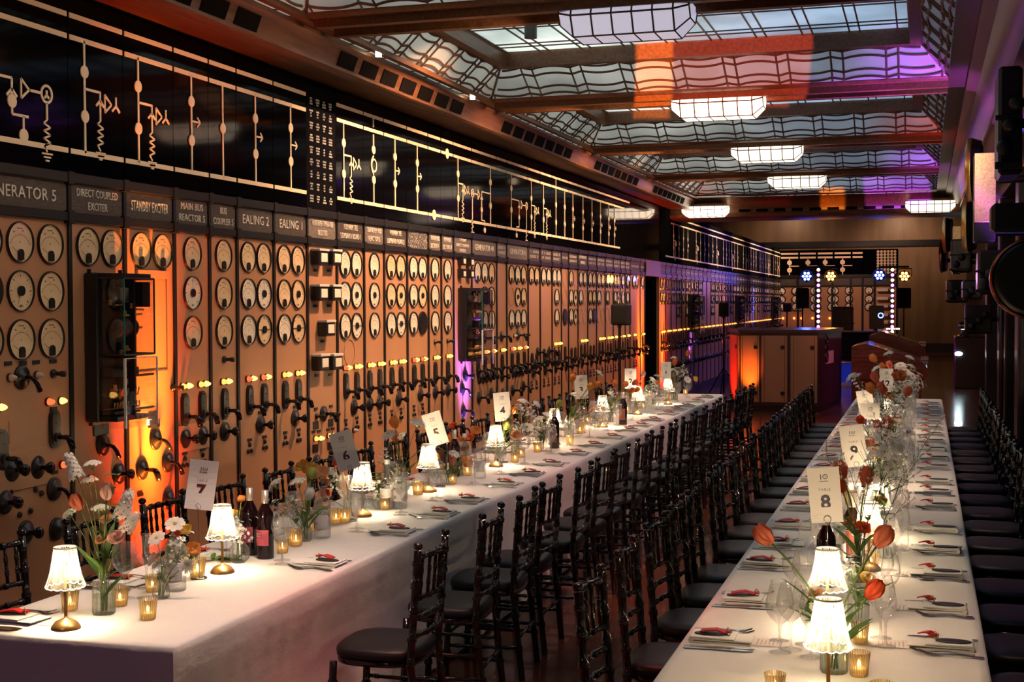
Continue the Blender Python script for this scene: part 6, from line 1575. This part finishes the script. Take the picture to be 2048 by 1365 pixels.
# ---- lighting bars with par lamps and pixel strips
def pole(name, label, cat, x, y, z1, z0=0.0, r=0.022, group=None):
    t = thing(name, label, cat, (x, y, z0), 0, group); MB().cyl(r, 0.02, z1-z0, 10).build('pole', BLACK, t)
    for a in (0.5, 2.6, 4.7): MB().tube([(0, 0, 0.55), (0.38*math.cos(a), 0.38*math.sin(a), 0.015)], 0.014, 6).build('tripod_leg', BLACK, t)
    return t
YT = 36.5
WARMDOT, PURDOT = emis('pixel_warm', (1, 0.62, 0.30), 9), emis('pixel_purple', (0.62, 0.12, 1), 9)
for k, (u, ua, ub) in enumerate(((1637, 1610, 1671), (1785, 1757, 1818))):
    c = onY(u, 534, YT)
    t = pole('lighting_stand', 'black T-bar lighting stand, %s the mahogany desks' % ('nearer the panels than' if k == 0 else 'directly behind'), 'light stand', c.x, YT+0.1, c.z, ztop if YT < 36.4 else 0.0, 0.022, 'T-bar lighting stands')
    xa, xb = onY(ua, 534, YT).x-c.x, onY(ub, 534, YT).x-c.x
    MB().tube([(xa, 0, c.z), (xb, 0, c.z)], 0.025, 8).build('cross_bar', DKMETAL, t)
    s = thing('led_strip', 'upright strip of warm and violet dots on the %s lighting stand' % ('panel-side' if k == 0 else 'window-side'), 'light strip', (c.x, YT, 0), 0, 'upright pixel strips')
    zb, za = onY(u, 540, YT).z, onY(u, 695, YT).z
    MB().box(-0.05, 0.05, 0, 0.04, za-0.05, zb+0.05).build('backing', BLACK, s)
    for i in range(16):
        z = zb+(za-zb)*i/15; MB().ball((0, -0.03, z), 0.042, 10, 6).build('led', WARMDOT if i % 2 == 0 else PURDOT, s)
    for q, (uu, vv, cn) in enumerate(((1614, 553, 'blue'), (1662, 553, 'orange')) if k == 0 else ((1759, 551, 'blue'), (1809, 553, 'orange'))):
        pp = onY(uu, vv, YT)
        l = thing('par_light', '%s stage lamp hanging from the %s lighting bar' % (cn, 'panel-side' if k == 0 else 'window-side'), 'stage light', (pp.x, YT, pp.z), 0, 'hanging stage lamps')
        MB().lathe([(0.16, -0.10), (0.17, -0.12), (0.15, 0.12), (0.08, 0.22), (0.0001, 0.23)], 18, Matrix.Rotation(-pi/2, 4, 'X')).build('housing', BLACK, l, True)
        MB().tube([(-0.18, 0, 0), (-0.18, 0, 0.2), (0.18, 0, 0.2), (0.18, 0, 0)], 0.012, 6).tube([(0, 0, 0.2), (0, 0, c.z-pp.z)], 0.014, 6).build('yoke', BLACK, l)
        cc = (0.08, 0.12, 1) if cn == 'blue' else (1, 0.26, 0.03)
        for a in range(7):
            rr_ = 0 if a == 0 else 0.09; an = a*pi/3
            MB().ball((rr_*math.cos(an), -0.10, rr_*math.sin(an)), 0.035, 8, 5).build('lens', emis('par_'+cn, cc, 30), l)
        spot('par_beam_light', (pp.x, YT-0.2, pp.z), (pp.x-0.5 if cn == 'blue' else pp.x, 28, 0.5), 60, cc, 60, 0.8, 0.1)
# ---- loudspeakers on stands
def speaker(u0, v0, u1, v1, y, label, base=0.0):
    a, b = onY(u0, v1, y), onY(u1, v0, y)
    w, h = b.x-a.x, b.z-a.z; xc = (a.x+b.x)/2
    t = pole('speaker_stand', 'black stand under the '+label, 'speaker stand', xc, y, a.z, base, 0.02, 'loudspeaker stands')
    s = thing('loudspeaker', label, 'loudspeaker', (xc, y, a.z), 0, 'black loudspeakers')
    MB().bbox(-w/2, w/2, -0.02, min(w, 0.4), 0.0, h, 0.02).build('cabinet', mat('speaker_black', (0.012, 0.012, 0.013), 0.6), s)
    MB().bbox(-w/2+0.03, w/2-0.03, -0.028, -0.018, 0.04, h-0.04, 0.003).build('grille', mat('grille_black', (0.006, 0.006, 0.007), 0.8), s)
    MB().cyl(0.028, -0.03, 0.0, 10).build('socket', BLACK, s)
yS = onX(1238, 700, -3.85).y
speaker(1222, 608, 1256, 651, yS, 'black loudspeaker in front of the last near panels')
speaker(1438, 605, 1457, 634, 27.5, 'small black loudspeaker before the far panels')
speaker(1592, 576, 1618, 617, 35.0, 'black loudspeaker beside the panel-side lighting stand', ztop)
speaker(1566, 606, 1582, 624, 38.0, 'small black loudspeaker at the far corner')
speaker(1793, 576, 1822, 617, 35.5, 'black loudspeaker before the veneered end wall')
# ---- island cabinet
L_, R_ = onZ(1480, 822, 0), onZ(1637, 826, 0)
zc = onY(1560, 660, L_.y).z
k_ = thing('switch_cabinet', 'waist-high cream panelled cabinet island lit red and orange', 'cabinet', (0, 0, 0))
BL = Vector((onZ(1457, 812, 0).x+0.05, L_.y+1.0, 0)); BRk = Vector((R_.x+0.25, R_.y+2.2, 0)); BLk = Vector((BL.x, BL.y+1.4, 0))
poly = [(L_.x, L_.y), (R_.x, R_.y), (BRk.x, BRk.y), (BLk.x, BLk.y), (BL.x, BL.y)]
MB().prism(poly, lambda a, b, t: (a, b, t), 0.10, zc-0.05).build('body', mat('cabinet_dark', (0.05, 0.02, 0.022), 0.4), k_)
MB().prism([(a+(0.03 if a > -2 else -0.03), b+(0.03 if b > 24 else -0.04)) for a, b in poly], lambda a, b, t: (a, b, t), zc-0.05, zc).build('top', mat('cabinet_top', (0.06, 0.03, 0.05), 0.25), k_)
MB().prism([(a*0.995-0.01, b+0.03) for a, b in poly], lambda a, b, t: (a, b, t), 0.0, 0.10).build('plinth', BLACK, k_)
def door(P0, P1, s0, s1, knobs):
    d = (P1-P0); n = Vector((d.y, -d.x, 0)).normalized()
    a, b = P0.lerp(P1, s0), P0.lerp(P1, s1); an = math.atan2(d.y, d.x); w = (b-a).length
    e = MB().bbox(0, w, -0.03, 0.0, 0.16, zc-0.10, 0.006).build('door', PANEL, k_, loc=a, rot=(0, 0, an))
    g = MB(); 
    for x in (0.10*w, 0.90*w): g.box(x, x+0.006, -0.0325, -0.03, 0.17, zc-0.11)
    g.build('door_seam', BLACK, e)
    if knobs:
        for z in (0.32, zc-0.30): MB().cyl(0.035, 0, 0.02, 14, Matrix.Translation((0.82*w, -0.03, z)) @ Matrix.Rotation(pi/2, 4, 'X')).build('door_lock', BLACK, e)
Lv, Rv = Vector((L_.x, L_.y, 0)), Vector((R_.x, R_.y, 0))
door(BL, Lv, 0.06, 0.96, True)
for s0, s1 in ((0.01, 0.25), (0.28, 0.61), (0.65, 0.985)): door(Lv, Rv, s0, s1, True)
e = Rv.lerp(BRk, 0.5); an = math.atan2(BRk.y-Rv.y, BRk.x-Rv.x)
for i, z in enumerate((zc-0.18, zc-0.34, zc-0.48)): MB().lathe([(0.10, 0), (0.10, 0.03), (0.07, 0.03), (0.065, 0.01), (0.0001, 0.01)], 18, Matrix.Translation(Rv.lerp(BRk, 0.3)+Vector((0.0, 0, z))) @ Matrix.Rotation(an, 4, 'Z') @ Matrix.Rotation(pi/2, 4, 'X')).build('side_dial', BLACK, k_, True)
q_ = Rv.lerp(BRk, 0.45)
MB().box(-0.35, 0.35, -0.012, 0.0, 0.80, 1.02).build('side_plate', MATS['meter_hood_white'], k_, loc=q_, rot=(0, 0, an))
# ---- mahogany control desks
def desk(y, u0, v0, u1, v1, vtop, dep, label):
    a, t, b = onY(u0, v0, y), onY(u0+26, vtop, y), onY(u1, v1, y)
    r = thing('control_desk', label, 'desk', (0, y, 0), 0, 'sloping mahogany desks')
    prof = [(a.x, 0.0), (a.x, a.z), (t.x, t.z), (b.x-0.10, b.z+0.03), (b.x-0.02, b.z-0.02), (b.x+0.02, b.z-0.10), (b.x+0.03, b.z-0.25), (b.x-0.08, b.z-0.34), (b.x-0.08, 0.0)]
    MB().prism(prof, lambda p, q, s: (p, s, q), 0.0, dep).build('desk_body', MAHOG, r)
    top = MB().add([(t.x+0.02, 0.05, t.z+0.004), (b.x-0.10, 0.05, b.z+0.034), (b.x-0.10, dep-0.05, b.z+0.034), (t.x+0.02, dep-0.05, t.z+0.004)], [(0, 1, 2, 3)])
    top.build('sloping_top', mat('desk_glass_top', (0.05, 0.02, 0.03), 0.08, coat=0.6), r)
    MB().bbox(a.x-0.03, b.x-0.05, -0.03, 0.0, 0.46, 0.50, 0.006).bbox(a.x+0.10, b.x-0.15, -0.012, 0.0, 0.10, 0.42, 0.004).build('panel_moulding', MAHOG, r)
    gl = MB().bbox(b.x-0.09, b.x+0.05, 0.0, dep, b.z-0.02, b.z+0.05, 0.01).build('chrome_edge', STEEL, r)
    la = MB()
    for i in range(3): la.box(t.x+0.05+i*0.10, t.x+0.13+i*0.10, dep-0.3, dep-0.2, t.z+0.02, t.z+0.05)
    if 'farther' in label: la.build('reading_lamp', emis('desk_lamp_glow', (1, 0.72, 0.4), 6), r)
desk(25.2, 1703, 694, 1852, 727, 688, 2.0, 'mahogany control desk with sloping top just beyond the window-side table')
desk(29.0, 1738, 672, 1848, 692, 664, 1.6, 'farther mahogany control desk with small glowing lamps')
# ================================================================== DARK WINDOW SIDE
DK = mat('machine_black', (0.012, 0.012, 0.014), 0.28, 0.2)
for i, y in enumerate((6.3, 10.2, 14.1, 18.0)):
    r = thing('instrument_column', 'tall black instrument column on the dark side, %s from the camera end' % nth(i), 'instrument column', (1.12, y, 0), 0, 'black instrument columns')
    MB().bbox(-0.16, 0.30, -0.22, 0.22, 0.0, 2.3, 0.02).build('column_body', DK, r)
    MB().bbox(-0.28, 0.28, -0.30, 0.30, 2.3, 2.42, 0.02).build('cap', DK, r)
    MB().tube([(-0.20, -0.24, 0.05), (-0.20, -0.24, 2.25)], 0.02, 8).tube([(-0.20, 0.1, 0.05), (-0.20, 0.1, 2.25)], 0.012, 8).build('conduit', DKMETAL, r, True)
def disc_inst(u, v, y, rad, label):
    c = onY(u, v, y)
    r = thing('round_indicator', label, 'round instrument', c, -0.13, 'round instruments on swivel arms')
    M_ = Matrix.Rotation(-pi/2, 4, 'Y')
    MB().lathe([(rad, -0.02), (rad, 0.025), (rad-0.02, 0.03), (rad-0.025, 0.01), (0.0001, 0.01)], 36, M_).build('rim', BRASS, r, True)
    MB().disc(rad-0.03, 30, M_, 0.012).build('dial_face', mat('indicator_face', (0.10, 0.085, 0.075), 0.3), r)
    MB().lathe([(rad-0.03, -0.09), (rad-0.004, -0.02)], 30, M_).disc(rad-0.03, 30, M_, -0.09).build('housing', DK, r, True)
    xe = XR-c.x
    MB().tube([(0.10, 0, -0.05), (0.25, 0.0, -0.10), (xe, 0, -0.10)], 0.035, 8).bbox(xe-0.04, xe-0.005, -0.1, 0.1, -0.25, 0.05, 0.01).build('swivel_arm', DK, r, True)
disc_inst(1942, 340, 13.0, 0.29, 'large brass rimmed round indicator beside the gold faced box')
disc_inst(1934, 450, 15.5, 0.30, 'brass rimmed round indicator below and beyond the largest one')
disc_inst(1892, 470, 22.0, 0.28, 'far brass rimmed round indicator against the veneered end wall')
disc_inst(1884, 515, 27.0, 0.30, 'smallest round indicator, farthest along the dark side')
def gold_box(u0, v0, u1, v1, v2, y, label):
    a, b, c = onY(u0, v1, y), onY(u1, v0, y), onY(u0, v2, y)
    r = thing('instrument_box', label, 'instrument box', ((a.x+b.x)/2, y, c.z), 0, 'gold faced instrument boxes'); w = b.x-a.x; h = b.z-a.z; dz = a.z-c.z
    MB().bbox(-w/2, w/2, 0.01, 0.30, 0, h+dz, 0.008).build('box_body', DK, r)
    MB().bbox(-w/2, w/2, -0.005, 0.01, dz, h+dz, 0.003).build('gold_face', GOLDPL, r)
    MB().tube([(0, 0.15, h*0.3), (XR-0.045-(a.x+b.x)/2, 0.15, h*0.3)], 0.03, 8).build('bracket_arm', DK, r)
gold_box(1948, 305, 1992, 445, 484, 12.3, 'gold faced black instrument box catching the light high on the dark side')
gold_box(1905, 452, 1922, 530, 548, 21.0, 'smaller gold faced box beyond the bright one')
# big drum and cased instruments near the frame edge
c = onY(2064, 558, 8.0)
r = thing('drum_instrument', 'big black drum instrument with red glints, cut by the frame edge', 'drum instrument', c)
M_ = Matrix.Rotation(pi/2, 4, 'X')
MB().lathe([(0.0001, -0.14), (0.21, -0.14), (0.222, -0.12), (0.222, 0.10), (0.21, 0.12), (0.18, 0.125), (0.0001, 0.10)], 40, M_).build('drum', DK, r, True)
MB().lathe([(0.219, 0.10), (0.228, 0.105), (0.228, 0.125), (0.215, 0.13)], 40, M_).build('rim', mat('dark_copper', (0.25, 0.06, 0.03), 0.2, 1.0), r, True)
MB().bbox(0.1, XR-c.x, -0.05, 0.15, -0.06, 0.06, 0.02).build('bracket_arm', DK, r)
MB().bbox(-0.22, 0.22, -0.10, 0.15, 0.26, 0.42, 0.02).build('junction_box', DK, r)
def hang(u0, v0, u1, v1, y, dep, label, bits=3):
    a, b = onY(u0, v1, y), onY(u1, v0, y); b.x = min(b.x, XR-0.02)
    r = thing('cased_instrument', label, 'instrument case', ((a.x+b.x)/2, y, a.z), 0, 'black cased instruments'); w, h = b.x-a.x, b.z-a.z
    MB().bbox(-w/2, w/2, 0, dep, 0, h, 0.02).build('case_body', DK, r)
    MB().bbox(-w/2-0.02, w/2, -0.02, 0.0, h*0.05, h*0.12, 0.006).bbox(-w/2-0.02, w/2, -0.02, 0.0, h*0.5, h*0.55, 0.006).build('trim_band', DKMETAL, r)
    for i in range(bits):
        MB().lathe([(0.05, 0), (0.05, 0.03), (0.03, 0.05), (0.0001, 0.05)], 14, Matrix.Translation((-w/4+i*w/4, 0, h*(0.25+0.2*i))) @ Matrix.Rotation(pi/2, 4, 'X')).build('knob', DKMETAL, r, True)
    MB().tube([(w/2-0.02, dep/2, h/2), (XR-0.045-(a.x+b.x)/2, dep/2, h/2)], 0.04, 8).build('bracket_arm', DK, r)
hang(1996, 130, 2046, 350, 9.2, 0.5, 'tall black cased instrument high at the frame edge', 3)
hang(1955, 500, 2010, 590, 11.5, 0.4, 'black instrument case below the gold faced box', 2)
hang(1925, 560, 1965, 600, 17.0, 0.5, 'low black instrument case with red and blue glints', 3)
a, b = onZ(1906, 768, 0), None
r = thing('equipment_cabinet', 'black equipment cabinet with a small white lamp on the dark side', 'cabinet', (0.98, 30.5, 0))
MB().bbox(-0.36, 0.45, 0, 1.2, 0.0, 1.12, 0.015).build('cabinet_body', BLACK, r)
MB().bbox(-0.37, -0.345, -0.01, 0.03, 0.05, 1.1, 0.004).build('edge_strip', mat('purple_edge', (0.35, 0.03, 0.5), 0.3), r)
pz_ = onY(1917, 708, 30.48)
MB().lathe([(0.0001, 0), (0.085, 0), (0.07, 0.02), (0.0001, 0.025)], 16, Matrix.Translation((pz_.x-0.98, 0, pz_.z)) @ Matrix.Scale(0.5, 4, (0, 0, 1)) @ Matrix.Rotation(pi/2, 4, 'X')).build('white_lamp', emis('white_lamp', (0.75, 0.95, 1), 45), r)
t = thing('chrome_lamp', 'small chrome lamp standing on the black equipment cabinet', 'lamp', (0.80, 30.7, 1.121)); MB().lathe([(0.0001, 0), (0.14, 0), (0.13, 0.03), (0.05, 0.05), (0.04, 0.16), (0.12, 0.20), (0.10, 0.30), (0.0001, 0.33)], 20).build('shade', STEEL, t, True); MB().ball((0, 0, 0.18), 0.05, 10, 6).build('bulb', emis('cool_bulb', (0.9, 0.95, 1), 10), t)
for i, (u, v0, v1, y) in enumerate(((2008, 382, 560, 23.6), (2008, 610, 825, 23.62))): pass
r = thing('lit_pilaster_edge', 'slim pilaster edge lit blue by the dark windows, painted as glow', 'light strip', (onZ(2010, 822, 0).x, 24.55, 0)); MB().box(-0.05, 0.05, 0, 0.05, 0.0, 3.3).build('backing', BLACK, r); MB().box(-0.035, 0.035, -0.012, 0.0, 0.02, 3.28).build('glowing_edge', emis('pilaster_edge_glow', (0.10, 0.06, 1.0), 1.6), r)  # blue uplight on a pilaster edge put in as an emissive strip
# coloured spots on the dark side: pilaster uplights and ceiling projections
PURP = (0.50, 0.08, 1.0)
for y, c, p in ((12.15, PURP, 1300), (16.05, (1, 0.06, 0.03), 300), (19.9, PURP, 800), (8.3, (0.12, 0.05, 1), 120), (4.4, (1, 0.1, 0.05), 60)):
    spot('pilaster_uplight_light', (0.90, y, 1.9), (0.50, y, 3.6), p, c, 58, 0.8, 0.03)
spot('beam_wash_light', (0.85, 12.2, 2.4), (-0.55, 12.2, 3.75), 1100, PURP, 26, 0.9, 0.03)
def projector(loc, cuts, power, col, label):
    """framing projector: cuts are (u0, v0, u1, v1, Y) - the lit window as it falls on the ceiling at distance Y"""
    u0, v0, u1, v1, Y = cuts; Lp = Vector(loc)
    c = [(onY(u, v, Y)-Lp).normalized() for u, v in ((u0, v0), (u1, v0), (u1, v1), (u0, v1))]
    mid = sum(c, Vector()).normalized()
    r = thing('framing_projector', label, 'projector', loc, 0, 'framing projectors behind the camera end')
    for i in range(4):
        a, b = c[i]*0.8, c[(i+1) % 4]*0.8; o = ((a+b)/2-mid*0.8).normalized()*0.09
        e = (b-a).normalized()*0.06
        MB().add([a-e, b+e, b+e+o, a-e+o], [(0, 1, 2, 3)]).build('barn_door', BLACK, r)
    MB().cyl(0.05, -0.16, -0.04, 16, mid.to_track_quat('Z', 'Y').to_matrix().to_4x4()).build('lamp_housing', BLACK, r)
    half = max(math.degrees(mid.angle(d)) for d in c)
    spot('framing_light', Lp, Lp+mid, power, col, half*2+4, 0.05, 0.0012)
projector((0.35, -1.2, 1.2), (1271, 60, 1345, 262, 11.7), 30000, (1, 0.30, 0.02), 'black framing projector with barn doors, throwing the orange patch')
projector((0.95, -1.2, 1.25), (1272, 66, 1620, 236, 11.7), 14000, (1, 0.13, 0.05), 'black framing projector with barn doors, throwing the pink patch')
projector((-0.25, -1.2, 1.0), (1640, 374, 1688, 420, 23.5), 90000, (1, 0.30, 0.02), 'black framing projector with barn doors, aimed at the farthest skylight')
projector((-0.85, -1.2, 1.0), (1728, 352, 1860, 420, 23.5), 70000, PURP, 'black framing projector with barn doors, throwing the violet patch')
# cabinet uplights, stage wash, spots added to put glints on the machines
Lm = BL.lerp(Lv, 0.5); spot('cabinet_uplight_light', (Lm.x-0.55, Lm.y-0.35, 0.05), (Lm.x, Lm.y, 0.7), 120, (1, 0.03, 0.02), 70, 0.8, 0.03)
Fm = Lv.lerp(Rv, 0.13); spot('cabinet_uplight_light', (Fm.x, Fm.y-0.45, 0.05), (Fm.x, Fm.y+0.02, 0.75), 170, (1, 0.20, 0.02), 34, 0.9, 0.05)
spot('far_wall_wash_light', (-1.0, 49.5, 5.2), (-0.5, 52.2, 2.4), 210, (1, 0.62, 0.38), 120, 0.9, 0.1)
spot('far_wall_wash_light', (-5.0, 49.5, 5.2), (-5, 52.2, 3.4), 110, (1, 0.62, 0.38), 120, 0.9, 0.1)
spot('far_panel_wash_light', (-2.6, 41.0, 3.9), (-2.6, 44.0, 2.2), 220, (1, 0.55, 0.38), 110, 0.9, 0.1)
spot('far_run_wash_light', (-2.2, 30.0, 5.2), (-4.5, 30.5, 2.0), 420, (0.50, 0.30, 1.0), 110, 0.9, 0.1)
spot('far_run_wash_light', (-2.2, 38.0, 5.2), (-4.5, 38.5, 2.0), 420, (0.50, 0.30, 1.0), 110, 0.9, 0.1)
spot('glint_light', (0.1, 9.8, 3.4), (0.55, 12.3, 2.9), 60, (1, 0.75, 0.5), 60, 0.8, 0.05)
spot('glint_light', (0.8, 11.5, 0.3), (0.9, 9, 2.2), 50, (0.1, 0.1, 1), 70, 0.8, 0.05)
spot('glint_light', (0.7, 9.4, 0.3), (0.75, 8, 1.9), 40, (1, 0.1, 0.04), 60, 0.8, 0.05)

for y in (26, 29.5, 33, 36.5, 40, 42.5): spot('far_mimic_wash_light', (-2.4, y, 4.2), (-4.5, y+0.5, 3.15), 420, (1, 0.66, 0.40), 66, 0.9, 0.05)  # added wash to brighten the far board lines
for y, e_ in ((5.2, 30), (8.3, 40), (12.1, 45), (16.0, 50), (19.8, 50)): spot('mimic_wash_light', (-2.3, y, 3.52), (-4.45, y+0.3, 3.2), e_, (1, 0.66, 0.42), 110, 0.9, 0.05)  # added wash without a fitting, to brighten the board lines
spot('mimic_wash_light', (-3.3, 18.3, 3.62), (-4.45, 18.3, 3.05), 25, (1, 0.66, 0.42), 150, 0.9, 0.05)
o = MB().cyl(0.05, 0.0, 0.10, 16).build('ceiling_spotlight', BLACK, None, loc=(-2.95, 10.1, 3.95)); tag(o, 'added black spotlight body inside the second skylight, aimed at the panels', 'spotlight')  # made-up fitting for the added panel wash; none hangs here

spot('desk_fill_light', (-0.6, 20.5, 2.9), (-0.6, 25.2, 0.7), 260, (1, 0.22, 0.12), 50, 0.9, 0.1)  # added spots tinting the desks and the cabinet side
spot('desk_fill_light', (-0.4, 28.6, 3.6), (-0.7, 26.0, 0.6), 130, (0.6, 0.12, 1), 40, 0.9, 0.1)
spot('desk_fill_light', (0.6, 24.5, 2.6), (-1.7, 24.5, 0.8), 70, (0.9, 0.12, 0.35), 60, 0.9, 0.1)
hang(1893, 560, 1936, 606, 22.0, 0.5, 'black instrument case hung before the veneered end wall')
hang(1902, 478, 1945, 545, 19.0, 0.4, 'black instrument case beside the smaller gold faced box', 2)
hang(1930, 610, 1985, 668, 20.0, 0.5, 'black instrument case low against a dark pilaster', 3)
spot('floor_red_light', (-1.4, 19.6, 3.6), (-1.7, 20.6, 0), 500, (1, 0.03, 0.02), 50, 0.9, 0.05)  # added red spot tinting the floor before the cabinet
